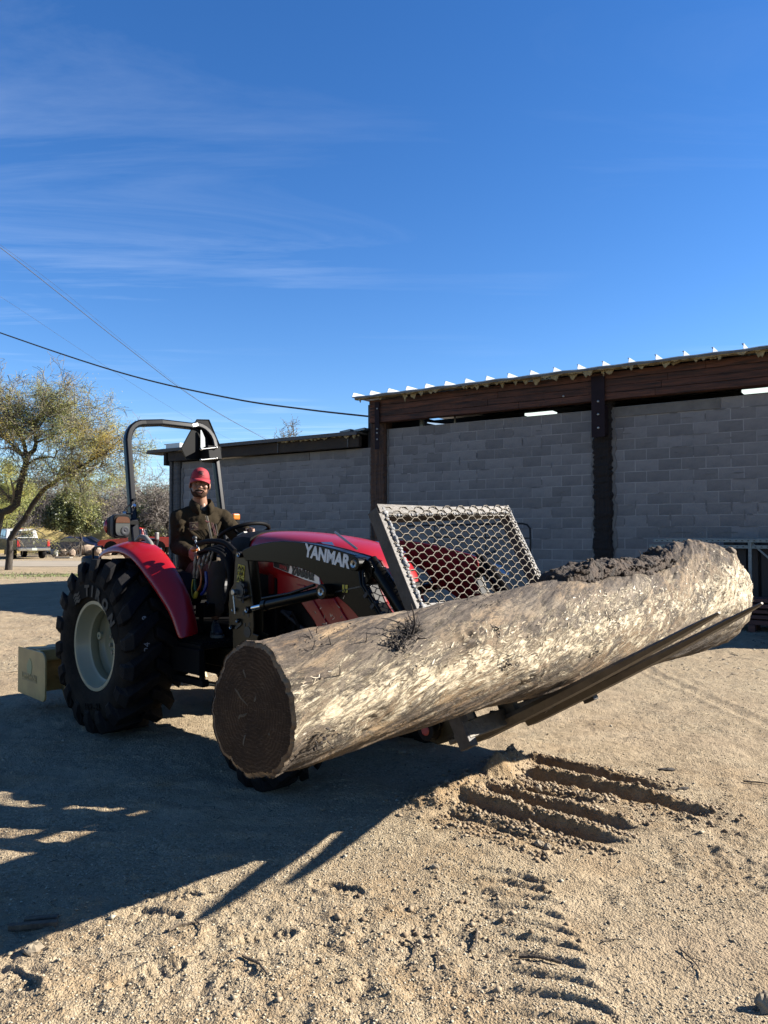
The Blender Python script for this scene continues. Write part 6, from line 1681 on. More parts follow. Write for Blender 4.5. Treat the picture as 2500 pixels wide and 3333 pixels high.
# smooth the outline a little
for _ in range(12):
    for A in (ZC, RR):
        A[1:-1] = (A[:-2] + A[1:-1] * 2 + A[2:]) / 4
def log_disp(Y, V, Rd):
    cx, cz = np.cos(V), np.sin(V)
    tw = V - 1.3 * Y
    ax, az = np.cos(tw), np.sin(tw)
    e = sst(1.0, 1.8, Y)
    d = .020 * fbm(ax * 1.3, Y * .8, az * 1.3, s=3, o=3) + .010 * fbm(ax * 3.2, Y * 1.4, az * 3.2, s=4, o=3)
    d = d + .0050 * fbm(ax * 14, Y * 3.5, az * 14, s=5, o=4) + .0035 * np.abs(fbm(ax * 30, Y * 7, az * 30, s=6, o=3))
    d = d + e * (.018 * fbm(ax * 2.6, Y * 3.0, az * 2.6, s=7, o=4) + .012 * fbm(ax * 9, Y * 9, az * 9, s=8, o=4))
    # shallow scars where flakes of sapwood have lifted
    q = fbm(ax * 6, Y * 2.4, az * 6, s=9, o=4); d = d - .006 * sst(.05, .14, q)
    d = d + .0022 * fbm(ax * 60, Y * 26, az * 60, s=10, o=2)
    return d
DD = log_disp(YY, VV, RR)
knots = [(-1.02, .62, .055, .030), (-1.35, .95, .05, -.012), (-1.62, -.35, .05, -.014), (-.62, -.25, .06, .014), (.32, -.62, .06, .012), (-.30, .35, .035, .012), (.9, .1, .06, .012), (1.45, .5, .08, .02), (1.6, -.2, .10, .02), (-1.9, -2.7, .11, .05)]
for ky, kv, kr, kh in knots:
    dv_ = np.angle(np.exp(1j * (VV - kv))) * RR; dist = np.hypot((YY - ky) * .6, dv_) / kr; DD = DD + kh * np.exp(-dist ** 2) * (1 + .3 * np.sin(dist * 9))
# splayed saw-cut lip, rounded root end
DD = DD + .012 * sst(.06, 0, YY - Y0)
shrink = 1 - .10 * sst(.14, 0, Y1 - YY) ** 2
R_t = (RR + DD) * shrink
ell = 1.0
LXv = LX + R_t * np.cos(VV) * ell; LZv = ZC + R_t * np.sin(VV)
lv_ = np.stack([LXv, YY, LZv], 2)
idx = np.arange(NU * NV).reshape(NU, NV); nx = np.roll(idx, -1, 1)
lf = np.stack([idx[:-1].ravel(), nx[:-1].ravel(), nx[1:].ravel(), idx[1:].ravel()], 1)
of = np.array(OFF[LG.name])
# wear: how pale the wood is (bare sapwood on the flank, weathered top, brown belly)
va = np.angle(np.exp(1j * (VV - .15)))
flank = np.exp(-(va / .85) ** 2)
wear = flank * (.75 + .5 * fbm(np.cos(VV) * 2, YY * 1.2, np.sin(VV) * 2, s=40, o=3)) + .25 * sst(.9, 1.7, YY) * sst(1.5, .6, VV) 
lm = bpy.data.materials.new('bare_log_wood'); lm.use_nodes = True
nt = lm.node_tree; N = nt.nodes; Lk = nt.links; B = N['Principled BSDF']; B.inputs['Roughness'].default_value = .82; B.inputs['Specular IOR Level'].default_value = .25
tcg = N.new('ShaderNodeTexCoord')
def mapped(sc, rot=(0, 0, 0)):
    n = N.new('ShaderNodeMapping'); n.inputs['Scale'].default_value = sc; n.inputs['Rotation'].default_value = rot; Lk.new(tcg.outputs['Object'], n.inputs[0]); return n.outputs[0]
def lnz(vec, sc, det=6, ro=.65, dist=0):
    n = N.new('ShaderNodeTexNoise'); n.inputs['Scale'].default_value = sc; n.inputs['Detail'].default_value = det; n.inputs['Roughness'].default_value = ro; n.inputs['Distortion'].default_value = dist
    Lk.new(vec, n.inputs['Vector']); return n.outputs['Fac']
def gmap(sa, sc):
    a1 = N.new('ShaderNodeAttribute'); a1.attribute_name = 'grain_along'; a2 = N.new('ShaderNodeAttribute'); a2.attribute_name = 'grain_across'
    cm = N.new('ShaderNodeCombineXYZ'); Lk.new(a1.outputs['Fac'], cm.inputs[0]); Lk.new(a2.outputs['Fac'], cm.inputs[1])
    n = N.new('ShaderNodeMapping'); n.inputs['Scale'].default_value = (sa, sc, 1); Lk.new(cm.outputs[0], n.inputs[0]); return n.outputs[0]
mA = gmap(.35, 1.1); mB_ = gmap(.62, 1.9); mC = gmap(.12, 1.2)
base = ramp(lnz(mA, 7, 9, .7), [(.30, (.10, .078, .058)), (.44, (.22, .175, .13)), (.56, (.36, .29, .21)), (.70, (.50, .40, .28))])
warm = ramp(lnz(mC, 9, 6), [(.3, (.19, .115, .068)), (.7, (.54, .37, .20))])
base = mix(mr_(lnz(mA, 2.2, 4), .42, .60, 0, .9), base, warm)
wa = N.new('ShaderNodeAttribute'); wa.attribute_name = 'wear'
pn = lnz(mB_, 11, 12, .86, .9)
add = N.new('ShaderNodeMath'); add.operation = 'MULTIPLY_ADD'; Lk.new(wa.outputs['Fac'], add.inputs[0]); add.inputs[1].default_value = .15; Lk.new(pn, add.inputs[2])
pale = mr_(add.outputs[0], .585, .635)
palec = ramp(lnz(mB_, 30, 5), [(.3, (.60, .46, .29)), (.55, (.96, .81, .57)), (.75, (1.3, 1.17, .92))])
col = mix(pale, base, palec)
dk = lnz(mB_, 5.5, 12, .84, .7)
sub = N.new('ShaderNodeMath'); sub.operation = 'MULTIPLY_ADD'; Lk.new(wa.outputs['Fac'], sub.inputs[0]); sub.inputs[1].default_value = -.11; Lk.new(dk, sub.inputs[2])
dmask = mr_(sub.outputs[0], .43, .49, 0, .86)
col = mix(dmask, col, ramp(lnz(mB_, 22, 5), [(.3, (.045, .034, .027)), (.7, (.17, .135, .108))]))
fine_ = mr_(lnz(gmap(.22, 1.2), 75, 5, .75), .36, .47, .75, 0)
col = mix(fine_, col, (.045, .034, .026))
Lk.new(col, B.inputs['Base Color'])
hb = N.new('ShaderNodeMath'); hb.operation = 'MULTIPLY_ADD'; Lk.new(pale, hb.inputs[0]); hb.inputs[1].default_value = .35; Lk.new(lnz(mB_, 38, 8, .75), hb.inputs[2])
bp = N.new('ShaderNodeBump'); bp.inputs['Distance'].default_value = .012; bp.inputs['Strength'].default_value = 1.0; Lk.new(hb.outputs[0], bp.inputs['Height']); Lk.new(bp.outputs[0], B.inputs['Normal'])
vw = np.angle(np.exp(1j * VV)) * .30; ga = R(21) + .12 * fbm(YY * .9, vw * 2, s=55, o=2)
gp_ = YY * np.cos(ga) + vw * np.sin(ga); gq_ = -YY * np.sin(ga) + vw * np.cos(ga)
lo = npmesh('log_trunk', lv_.reshape(-1, 3) - of, lf, lm, LG, True, {'wear': np.clip(wear, 0, 1.2).ravel(), 'grain_along': gp_.ravel(), 'grain_across': gq_.ravel()})
# cut faces
cf = bpy.data.materials.new('cut_wood'); cf.use_nodes = True
nt = cf.node_tree; N = nt.nodes; Lk = nt.links; B = N['Principled BSDF']; B.inputs['Roughness'].default_value = .95; B.inputs['Specular IOR Level'].default_value = .1
tcg = N.new('ShaderNodeTexCoord')
zc0, r0 = log_c(np.array([Y0])); zc0 = float(zc0[0]) - .6
mpn = N.new('ShaderNodeMapping'); mpn.inputs['Location'].default_value = (.01, 0, -zc0); Lk.new(tcg.outputs['Object'], mpn.inputs[0])
wv = N.new('ShaderNodeTexWave'); wv.wave_type = 'RINGS'; wv.rings_direction = 'Y'; wv.inputs['Scale'].default_value = 22; wv.inputs['Distortion'].default_value = 5.5; wv.inputs['Detail'].default_value = 3; wv.inputs['Detail Scale'].default_value = 1.4
Lk.new(mpn.outputs[0], wv.inputs['Vector'])
col = ramp(wv.outputs['Fac'], [(.2, (.070, .046, .030)), (.8, (.120, .079, .049))])
col = mix(mr_(lnz(mapped((1, 1, 1)), 7, 9, .75), .38, .62, 0, .85), col, (.045, .031, .022))
col = mix(mr_(lnz(mapped((1.5, 1, 14)), 20, 4, .6), .56, .64, 0, .5), col, (.19, .14, .095))
Lk.new(col, B.inputs['Base Color'])
bp = N.new('ShaderNodeBump'); bp.inputs['Distance'].default_value = .006; Lk.new(lnz(mapped((1, 1, 3)), 60, 6, .7), bp.inputs['Height']); Lk.new(bp.outputs[0], B.inputs['Normal'])
def cutface(row, y, dirn, name):
    ring = lv_[row]; c = ring.mean(0); vs_ = [tuple(ring[j] + np.array([0, .004 * dirn, 0])) for j in range(NV)]; ff = []
    rows = [vs_]
    for q, k in enumerate((.975, .925, .75, .5, .25, .06)):
        rr_ = []
        for j in range(NV):
            p = c + (ring[j] - c) * k; n = float(fbm(p[0] * 9, p[2] * 9, s=q, o=3))
            rr_.append((p[0], y + dirn * (-.006 if k < .95 else 0) + .006 * n, p[2]))
        rows.append(rr_)
    v = [p for r_ in rows for p in r_]
    f = [(i * NV + j, i * NV + (j + 1) % NV, (i + 1) * NV + (j + 1) % NV, (i + 1) * NV + j) for i in range(len(rows) - 1) for j in range(NV)]
    m = MB(); m.add(v, f[2 * NV:] + [tuple((len(rows) - 1) * NV + j for j in range(NV))]); o = build(name, m, cf, LG, smooth=50)
    m = MB(); m.add(v, f[:2 * NV]); build('sapwood_ring', m, M['sapwood'], o, smooth=50); return o
M['sapwood'] = mat('sapwood_ring', (.36, .25, .14), .95, col2=(.12, .075, .042), vs=18, bump=1.2, bs=60)
cface = cutface(0, Y0, 1, 'cut_face'); cutface(NU - 1, Y1, -1, 'cut_face')
# radial drying cracks
g = random.Random(3); m = MB(); c0 = lv_[0].mean(0)
for a, r1_, r2_ in ((.4, .02, .13), (1.1, .03, .08), (2.6, .02, .15), (3.6, .03, .10), (5.2, .02, .12), (5.7, .05, .16), (4.4, .08, .17), (1.9, .10, .19)):
    pts = []
    for i in range(6):
        rq = r1_ + (r2_ - r1_) * i / 5; aq = a + g.uniform(-.06, .06); pts.append((c0[0] + rq * math.cos(aq), Y0 - .002, c0[2] + rq * math.sin(aq)))
    m.tube(pts, [.001, .005, .0065, .006, .004, .001], 4)
build('drying_crack', m, M['ink'], LG)

def on_log(px, py):                                # the log vertex seen at a pixel
    w = lv_.reshape(-1, 3); X = TO[0] + F2[0] * w[:, 0] + L2[0] * w[:, 1]; Yw = TO[1] + F2[1] * w[:, 0] + L2[1] * w[:, 1]; Z = w[:, 2] - EYE
    c, s = math.cos(PITCH), math.sin(PITCH); dy = c * Yw + s * Z; dz = -s * Yw + c * Z
    u = 1250 + FOC * X / dy; v = 1666.5 - FOC * dz / dy
    d = np.hypot(u - px, v - py) + dy * 40; i = int(np.argmin(d)); iu, iv = divmod(i, NV)
    p = Vector(lv_[iu, iv]); n = Vector((math.cos(vv_[iv]), 0, math.sin(vv_[iv]))); return p, n
# slab of remaining bark along the top
g = np.random.default_rng(5); nu, nv = 150, 40
bv = []
ys = np.linspace(-.02, 1.26, nu)
for i, y in enumerate(ys):
    iu = int(np.clip((y - Y0) / (Y1 - Y0) * (NU - 1), 0, NU - 1)); zc, r_ = ZC[iu, 0], RR[iu, 0]
    edge = min(1, (y + .02) / .10, (1.26 - y) / .05); edge = max(0, edge) ** .5
    for j in range(nv):
        u = j / (nv - 1); a = 1.26 + .66 * u + .09 * float(vnoise(y * 6, u * 2, s=4)) * (1 if u in (0, 1) else .5) - .10 * (y - .6)
        prof = math.sin(math.pi * u) ** .30
        hgt_ = .098 * prof * edge * (.75 + .5 * float(fbm(y * 9, u * 4, s=6, o=3))) + .016 * float(fbm(y * 34, u * 13, s=7, o=3)) * edge * prof - .004
        rr_ = r_ + hgt_ + (.005 if edge > 0 else -.01)
        bv.append((LX + rr_ * math.cos(a), y, zc + rr_ * math.sin(a)))
M['bark_slab'] = mat('crumbling_bark', (.080, .047, .026), .95, col2=(.022, .014, .009), vs=16, bump=2.5, bs=45, detail=9)
idx2 = np.arange(nu * nv).reshape(nu, nv)
bo = npmesh('bark_slab', np.array(bv) - of, np.stack([idx2[:-1, :-1].ravel(), idx2[1:, :-1].ravel(), idx2[1:, 1:].ravel(), idx2[:-1, 1:].ravel()], 1), M['bark_slab'], LG, False)
rg = random.Random(9); m = MB()
for k in range(120):
    i = rg.randrange(nu); j = rg.choice([0, 1, 2, nv - 1, rg.randrange(nv), rg.randrange(nv)]); p = bv[i * nv + j]; r_ = rg.uniform(.006, .020)
    m.ball((p[0] + rg.uniform(-.01, .01), p[1], p[2] + rg.uniform(-.005, .012)), (r_, r_ * rg.uniform(.7, 1.8), r_ * rg.uniform(.5, 1)), 3)
stuff(build('bark_crumbs', m, M['bark_slab'], LG))
# dark root tuft, smaller tufts and spiky slivers
M['root'] = mat('dark_roots', (.028, .018, .013), .9)
def tuft(px, py, n, ln, r_, seed, bias=(0, 0, .3), name='root_tuft', label=None, size=.03):
    p, nn = on_log(px, py); q = random.Random(seed); m = MB()
    for k in range(n):
        d = (nn * q.uniform(-.1, .7) + Vector((q.gauss(0, 1), q.gauss(0, 1), q.gauss(0, 1))) * .6 + Vector(bias)).normalized(); pts = [p + Vector((q.gauss(0, 1), q.gauss(0, 1), q.gauss(0, 1))) * size]
        l = ln * q.uniform(.3, 1)
        for i in range(5): d = rnd_dir(q, d, .30); pts.append(pts[-1] + d * l / 5)
        m.tube(pts, [r_ * (1 - .16 * i) for i in range(6)], 4, False)
    for k in range(n):
        c = p + Vector((q.gauss(0, 1), q.gauss(0, 1), q.gauss(0, 1))) * size * .9 - nn * size * .5; rs = r_ * q.uniform(.8, 1.7); m.ball(c, (rs, rs * 2.4, rs * 1.2), 3, Quaternion((q.random(), q.random(), q.random()), q.random() * 6))
    o = build(name, m, M['root'], LG); return stuff(o)
tuft(1335, 2062, 70, .05, .0026, 1, (0, .2, .1), size=.022); tuft(1318, 2082, 60, .035, .0028, 2, (0, -.3, -.2), size=.020); tuft(1345, 2045, 40, .07, .0022, 13, (0, .1, .2), size=.018); tuft(1298, 2102, 50, .03, .0028, 14, (0, -.4, -.1), size=.018); tuft(1270, 2100, 26, .022, .0024, 15, size=.022)
tuft(1615, 2052, 12, .05, .0022, 3, size=.012); tuft(1650, 2160, 18, .05, .0025, 4, (.2, .3, 0), size=.02); tuft(1935, 2120, 9, .05, .002, 5, size=.012); tuft(1010, 2105, 20, .045, .0028, 6, size=.03); tuft(1040, 2395, 16, .03, .003, 7, size=.025)
tuft(1985, 2005, 8, .06, .002, 8, size=.02); tuft(1570, 1960, 26, .03, .0022, 9, size=.05); tuft(1420, 1968, 20, .03, .0022, 10, size=.05); tuft(1100, 2042, 16, .025, .002, 11, size=.05); tuft(690 + 40, 2300, 2, .02, .002, 12, size=.02)
def twig_on(pxs, r_, seed):
    q = random.Random(seed); p, nn = on_log(*pxs[0]); d0 = p; pts = [p]
    for k, (x, y) in enumerate(pxs[1:]):
        dpt = float((TO[1] + F2[1] * p.x + L2[1] * p.y)); w = P(x, y, dpt - .04 - .02 * k); pts.append(W2T(w))
    m = MB(); m.tube(pts, [r_ * (1 - .7 * i / (len(pts) - 1)) for i in range(len(pts))], 5); build('root_twig', m, M['root'], LG, smooth=60)
twig_on([(1340, 2070), (1352, 2030), (1345, 1990), (1338, 1965)], .006, 1); twig_on([(1335, 2055), (1310, 2030), (1265, 2015), (1240, 2012)], .005, 2); twig_on([(1325, 2062), (1290, 2050), (1262, 2055), (1250, 2062)], .004, 3)
twig_on([(1345, 2028), (1330, 2005), (1326, 1985)], .003, 4); twig_on([(1360, 2080), (1385, 2078), (1392, 2082)], .003, 5)
twig_on([(1076, 2098), (1072, 2080), (1068, 2068)], .0025, 6); twig_on([(1192, 2090), (1194, 2070), (1193, 2060)], .0025, 7); twig_on([(1106, 2200), (1107, 2180), (1105, 2165)], .0025, 8)
twig_on([(2085, 1818), (2084, 1800), (2078, 1790)], .0035, 9); twig_on([(2020, 1990), (2080, 1975), (2140, 1890), (2190, 1820)], .0012, 10)
# lifted fibres and flakes of sapwood
g = np.random.default_rng(21); n = 16000
iu = g.integers(8, NU - 14, n); iv = g.integers(0, NV, n)
wgt = wear[iu, iv] ** 1.5 + .03 + .12 * (yy[iu] > .9); keep = (g.random(n) < wgt) & (np.cos(vv_[iv] - .2) > -.45)
keep &= wear[iu, iv] > .32
pq = fbm(np.cos(vv_[iv]) * 3, yy[iu] * 2.2, np.sin(vv_[iv]) * 3, s=70, o=3); keep &= pq > -.12
iu, iv = iu[keep], iv[keep]; n = len(iu); a = vv_[iv]
p = lv_[iu, iv]; nrm = np.stack([np.cos(a), 0 * a, np.sin(a)], 1); tang = np.stack([-np.sin(a), 0 * a, np.cos(a)], 1); ax = np.tile([0, 1., 0], (n, 1))
an = g.normal(.28, .45, n) + g.normal(0, .5, n) * (yy[iu] > 1.0)
d = ax * np.cos(an)[:, None] + tang * np.sin(an)[:, None]; sd = np.cross(nrm, d)
ln_ = (.008 * (5 ** g.random(n)))[:, None]; w_ = (.0011 * (3.5 ** g.random(n)))[:, None]; lift = (.0010 * (6 ** g.random(n)))[:, None]; curl = g.normal(0, .3, n)[:, None]
rows = []
for u, wf, lf_ in ((-.5, .55, .0), (-.15, 1, .35), (.2, .9, .75), (.5, .35, 1.15)):
    c = p + d * ln_ * u + sd * curl * ln_ * u * u + nrm * (lift * lf_ * lf_ + .0012)
    rows.append(c - sd * w_ * wf); rows.append(c + sd * w_ * wf + nrm * lift * .35)
V4 = np.stack(rows, 1).reshape(-1, 3) - of
ff = np.array([(0, 1, 3, 2), (2, 3, 5, 4), (4, 5, 7, 6)]); ff = (ff[None] + (np.arange(n) * 8)[:, None, None]).reshape(-1, 4)
M['fibre'] = mat('lifted_fibre', (.6, .5, .36), .8, attr=[(.26, .19, .12), (.62, .50, .34), (.92, .79, .58), (1.2, 1.1, .9)], trans=.15)
stuff(npmesh('lifted_fibres', V4, ff, M['fibre'], LG, False, {'tint': np.repeat(np.clip(.40 + .30 * g.standard_normal(n), 0, 1), 3)}))
# knob of torn wood at the top of the root end
m = MB(); p0 = W2T(P(2378, 1795, 5.25)); m.ball(p0, (.035, .035, .035), 8); v = np.array(m.v); c = np.array(p0); v = c + (v - c) * (1 + .6 * fbm(v[:, 0] * 22, v[:, 1] * 22, v[:, 2] * 22, s=3, o=3))[:, None]; m.v = [tuple(q) for q in v]
build('torn_knob', m, lm, LG, smooth=40)
# ------------------------------------------------------------------ driver
pel = P(668, 1868, 6.50)
MAN = thing('person', 'bearded man in red cap and dark olive jacket smiling on the tractor seat', 'person', (pel.x, pel.y, 1.10), off=(pel.x, pel.y, 1.10))
Z = Vector((0, 0, 1))
fT = Vector((.44, -.90, 0)).normalized(); sT = Vector((.90, .44, 0)).normalized()
fH = Vector((.27, -.955, -.04)).normalized(); sH = fH.cross(Vector((0, 0, 1))).normalized() * -1
sH = Vector((-fH.y, fH.x, 0)).normalized(); uH = sH.cross(fH).normalized()
if uH.z < 0: uH = -uH
_t = R(3); sH, uH = (sH * math.cos(_t) - uH * math.sin(_t)), (uH * math.cos(_t) + sH * math.sin(_t))   # head tipped slightly
def frame(s, f, u): return Matrix((s, f, u)).transposed()
def capsule(m, a, b, ra, rb, n=14):
    a, b = Vector(a), Vector(b); d = (b - a).normalized(); pts = []; rs = []
    for i in range(5): t = math.pi / 2 * (1 - i / 4); pts.append(a - d * ra * math.sin(t)); rs.append(max(.0005, ra * math.cos(t)))
    for i in range(1, 5): t = math.pi / 2 * i / 4; 
    pts.append(a.lerp(b, .5)); rs.append((ra + rb) / 2)
    for i in range(5): t = math.pi / 2 * i / 4; pts.append(b + d * rb * math.sin(t)); rs.append(max(.0005, rb * math.cos(t)))
    m.tube(pts, rs, n)
def organic(name, m, mt, parent, vox=.010, sm=4, disp=None):
    o = build(name, m, mt, parent, smooth=180)
    rm_ = o.modifiers.new('remesh', 'REMESH'); rm_.mode = 'VOXEL'; rm_.voxel_size = vox; rm_.use_smooth_shade = True
    s_ = o.modifiers.new('smooth', 'SMOOTH'); s_.iterations = sm; s_.factor = .5
    if disp:
        for k, (sc, st) in enumerate(disp):
            tx = bpy.data.textures.new(name + str(k), 'CLOUDS'); tx.noise_scale = sc; tx.noise_depth = 2
            d_ = o.modifiers.new('folds', 'DISPLACE'); d_.texture = tx; d_.strength = st; d_.mid_level = .5; d_.texture_coords = 'LOCAL'
    return o
Nk = P(655, 1652, 6.52)
shR = Nk - sT * .182 - Z * .092; shL = Nk + sT * .182 - Z * .088
elR = P(580, 1778, 6.42); wrR = P(617, 1796, 6.17)
elL = P(768, 1738, 6.52); wrL = P(806, 1728, 6.42)
hip = P(668, 1862, 6.50); waist = P(668, 1800, 6.48)
Hc = P(650, 1582, 6.44)
mh = frame(sH, fH, uH)
def hp_(x, y, z): return Hc + sH * x + fH * y + uH * z
hipR = hip - sT * .09; hipL = hip + sT * .09
knR = P(703, 1838, 6.04); anR = P(701, 2003, 5.93); knL = P(800, 1826, 6.20); anL = P(800, 1985, 6.20)
# one continuous body
m = MB()
m.ball(hp_(0, -.012, .036), (.076, .094, .094), 12, mh); m.ball(hp_(0, .018, -.038), (.064, .066, .060), 10, mh); m.ball(hp_(0, .058, -.083), (.026, .020, .020), 8, mh)
for s in (-1, 1):
    m.ball(hp_(s * .040, .062, -.008), (.024, .020, .022), 8, mh); m.ball(hp_(s * .080, -.008, .004), (.011, .021, .032), 8, mh); m.ball(hp_(s * .034, .072, .040), (.030, .014, .010), 8, mh)
    m.ball(hp_(s * .014, .098, -.016), (.011, .010, .009), 6, mh)
capsule(m, hp_(0, .082, .032), hp_(0, .106, -.010), .009, .014)
capsule(m, hp_(0, -.02, -.05), Nk - Z * .03, .054, .062)
m.ball(Nk - Z * .18, (.15, .095, .19), 10, frame(sT, fT, Z)); m.ball(Nk - Z * .38, (.13, .10, .18), 10, frame(sT, fT, Z)); m.ball(hip, (.15, .11, .12), 10, frame(sT, fT, Z))
for a, b, ra, rb in ((Nk - Z * .05, shR, .05, .05), (Nk - Z * .05, shL, .05, .05), (shR, elR, .046, .036), (elR, wrR, .036, .026), (shL, elL, .046, .036), (elL, wrL, .036, .026), (hipR, knR, .075, .052), (knR, anR, .05, .036), (hipL, knL, .075, .052), (knL, anL, .05, .036)):
    capsule(m, a, b, ra, rb)
# hands: palm, four fingers, thumb, curled
def hand(w, palm_dir, side, down, grip):
    palm_dir = palm_dir.normalized(); side = (side - palm_dir * side.dot(palm_dir)).normalized(); nn = palm_dir.cross(side)
    if nn.dot(down) < 0: nn = -nn
    c = w + palm_dir * .055
    m.ball(c, (.045, .040, .016), 8, Matrix((palm_dir, side, nn)).transposed())
    for k, (o_, l) in enumerate(((-.030, .070), (-.010, .080), (.010, .076), (.030, .060))):
        a = w + palm_dir * .088 + side * o_; pts = [a]; d = palm_dir.copy()
        for j in range(3):
            an_ = grip * (.5 + .35 * j); d = (palm_dir * math.cos(an_ * (j + 1) * .62) + nn * math.sin(an_ * (j + 1) * .62)).normalized(); pts.append(pts[-1] + d * l * (.42, .33, .25)[j])
        for j in range(3): capsule(m, pts[j], pts[j + 1], .0092 - .0008 * j, .0085 - .0008 * j, 8)
    a = w + palm_dir * .030 - side * .030; b = a + (palm_dir * .6 - side * .55 + nn * .35).normalized() * .038; c2 = b + (palm_dir * .8 + nn * .6).normalized() * .030
    capsule(m, a, b, .013, .011, 8); capsule(m, b, c2, .011, .009, 8)
hand(wrR, P(634, 1812, 5.98) - wrR, Vector((.1, -.2, .9)), Vector((.6, .6, 0)), 1.1)
hand(wrL, P(838, 1736, 6.32) - wrL, Vector((.3, -.5, .6)), Vector((0, -.3, -1)), 1.2)
organic('body', m, M['skin'], MAN, .0065, 2)
# jacket
m = MB(); fr_ = frame(sT, fT, Z)
m.ball(Nk - Z * .13, (.185, .125, .15), 12, fr_); m.ball(Nk - Z * .27 + fT * .01, (.190, .145, .20), 12, fr_); m.ball(Nk - Z * .42 + fT * .02, (.185, .155, .16), 12, fr_); m.ball(Nk - Z * .50 + fT * .02, (.19, .155, .09), 10, fr_)
for a, b, ra, rb in ((Nk - Z * .035 - sT * .03, shR + sT * .0, .074, .074), (Nk - Z * .035 + sT * .03, shL, .074, .074), (shR, elR, .076, .064), (elR, wrR + (elR - wrR) * .06, .068, .048), (shL, elL, .080, .066), (elL, wrL + (elL - wrL) * .1, .066, .046)):
    capsule(m, a, b, ra, rb, 18)
# folds: ridges of cloth at elbows, across the belly and from the armpits
q = random.Random(3)
def fold(a, b, r_, sag=0.0):
    a, b = Vector(a), Vector(b); mid = (a + b) / 2 + Vector((0, 0, -sag)); m.tube([a, a.lerp(mid, .6), mid, mid.lerp(b, .5), b], [r_ * .3, r_, r_ * 1.1, r_, r_ * .3], 8)
for s, sh, el, wr in ((-1, shR, elR, wrR), (1, shL, elL, wrL)):
    ax_ = (el - sh).normalized(); px_ = ax_.cross(fT).normalized()
    for k in range(5):
        c = sh.lerp(el, .25 + .17 * k); ang = q.uniform(-.6, .6)
        fold(c + fT * (.080 - .004 * k) - px_ * .035 - ax_ * .03, c + fT * (.080 - .004 * k) + px_ * .035 + ax_ * (.02 + .04 * ang), .019)
    ax_ = (wr - el).normalized(); px_ = ax_.cross(fT).normalized()
    for k in range(4):
        c = el.lerp(wr, .1 + .2 * k); fold(c + fT * .060 - px_ * .03, c + fT * .060 + px_ * .03 + ax_ * .02, .015)
for k in range(7):
    zz_ = .12 + .06 * k; s = (-1) ** k
    a = Nk - Z * zz_ + sT * s * .14 + fT * .118; b = Nk - Z * (zz_ + q.uniform(.05, .13)) + sT * s * .03 + fT * .160; fold(a, b, .023, .015)
organic('jacket', m, M['jacket'], MAN, .0085, 2, [(.12, .014), (.03, .006)])
# collar, stand-up, open at the front
m = MB(); pts = []
for i in range(19):
    a = R(-62 + 304 * i / 18); c = math.cos(a); s = math.sin(a)
    pts.append(Nk + Z * (.030 - .042 * max(0, -s) * 1.3) + sT * c * .082 + fT * (-s) * .075 + fT * .01)
colr = MB()
ring = []
for i in range(19):
    t = i / 18; a = R(118 + 304 * t)         # starts and ends at the front
    rad = .078; d = sT * math.sin(a) + fT * -math.cos(a) * -1
    c = Nk + (sT * math.sin(a) + fT * (-math.cos(a)) * -1) * 0
ring = []
for i in range(21):
    t = -1 + 2 * i / 20; a = t * R(158)      # 0 = nape
    d = (sT * math.sin(a) - fT * math.cos(a)); front = max(0, abs(t) - .55) / .45
    base = Nk + d * .088 - Z * (.010 + .055 * front) + fT * .01
    topp = Nk + d * (.078 + .012 * front) + Z * (.078 - .060 * front) + fT * (.005 + .012 * front)
    outp = Nk + d * (.098 + .020 * front) + Z * (.048 - .060 * front) + fT * (.005 + .016 * front)
    ring += [base, topp, outp, base + d * .022 - Z * .005]
colr.grid(ring, 21, 4); o = build('collar', colr, M['jacket'], MAN, smooth=60); so = o.modifiers.new('s', 'SOLIDIFY'); so.thickness = .006
# dark inner shirt
m = MB(); m.ball(Nk - Z * .03 + fT * .035, (.062, .055, .07), 8, fr_); build('shirt', m, M['zipblack'], MAN, smooth=60)
m = MB(); m.ball(Nk + Z * .0 + fT * .062 , (.026, .02, .050), 8, fr_); build('throat', m, M['skin'], MAN, smooth=60)
# zip, pocket trims, patch
def onj(u, z, out=.0):                            # on the jacket front, u to his left, z below neck
    dz = z; w = .19; dep = .118 + .045 * min(1, z / .30); y = dep * math.sqrt(max(.05, 1 - (u / .21) ** 2)); return Nk - Z * z + sT * u + fT * (y + out + .024)
def line_on(pts, r_, mt_, name):
    m = MB(); m.tube(pts, r_, 6); return build(name, m, M[mt_], MAN, smooth=60)
line_on([onj(.008 + .012 * i, .075 + .062 * i, .012) for i in range(8)], .0045, 'zipblack', 'zip')
line_on([onj(.016 + .012 * i, .075 + .062 * i, .014) for i in range(8)], .0022, 'zip', 'zip_edge')
line_on([onj(-.002 + .012 * i, .075 + .062 * i, .014) for i in range(8)], .0022, 'zip', 'zip_edge')
line_on([onj(.045, .13, .016), onj(.060, .19, .018), onj(.072, .235, .018)], .0030, 'zipred', 'pocket_zip'); line_on([onj(.058, .13, .016), onj(.073, .19, .018), onj(.083, .235, .018)], .0022, 'zipred', 'pocket_zip')
line_on([onj(.084, .14, .015), onj(.098, .22, .015), onj(.104, .29, .013)], .0030, 'zipblack', 'pocket_seam'); line_on([onj(-.005, .115, .02), onj(.015, .128, .02), onj(.03, .12, .02)], .0045, 'zipred', 'zip_pull')
line_on([onj(.09 + .02 * i, .30 + .04 * i, .012) for i in range(4)], .0025, 'zip', 'hem_trim')
for k in range(3): line_on([onj(.078 + .011 * k, .42, .012), onj(.085 + .011 * k, .52, .010)], .002, 'zip', 'hem_stitch')
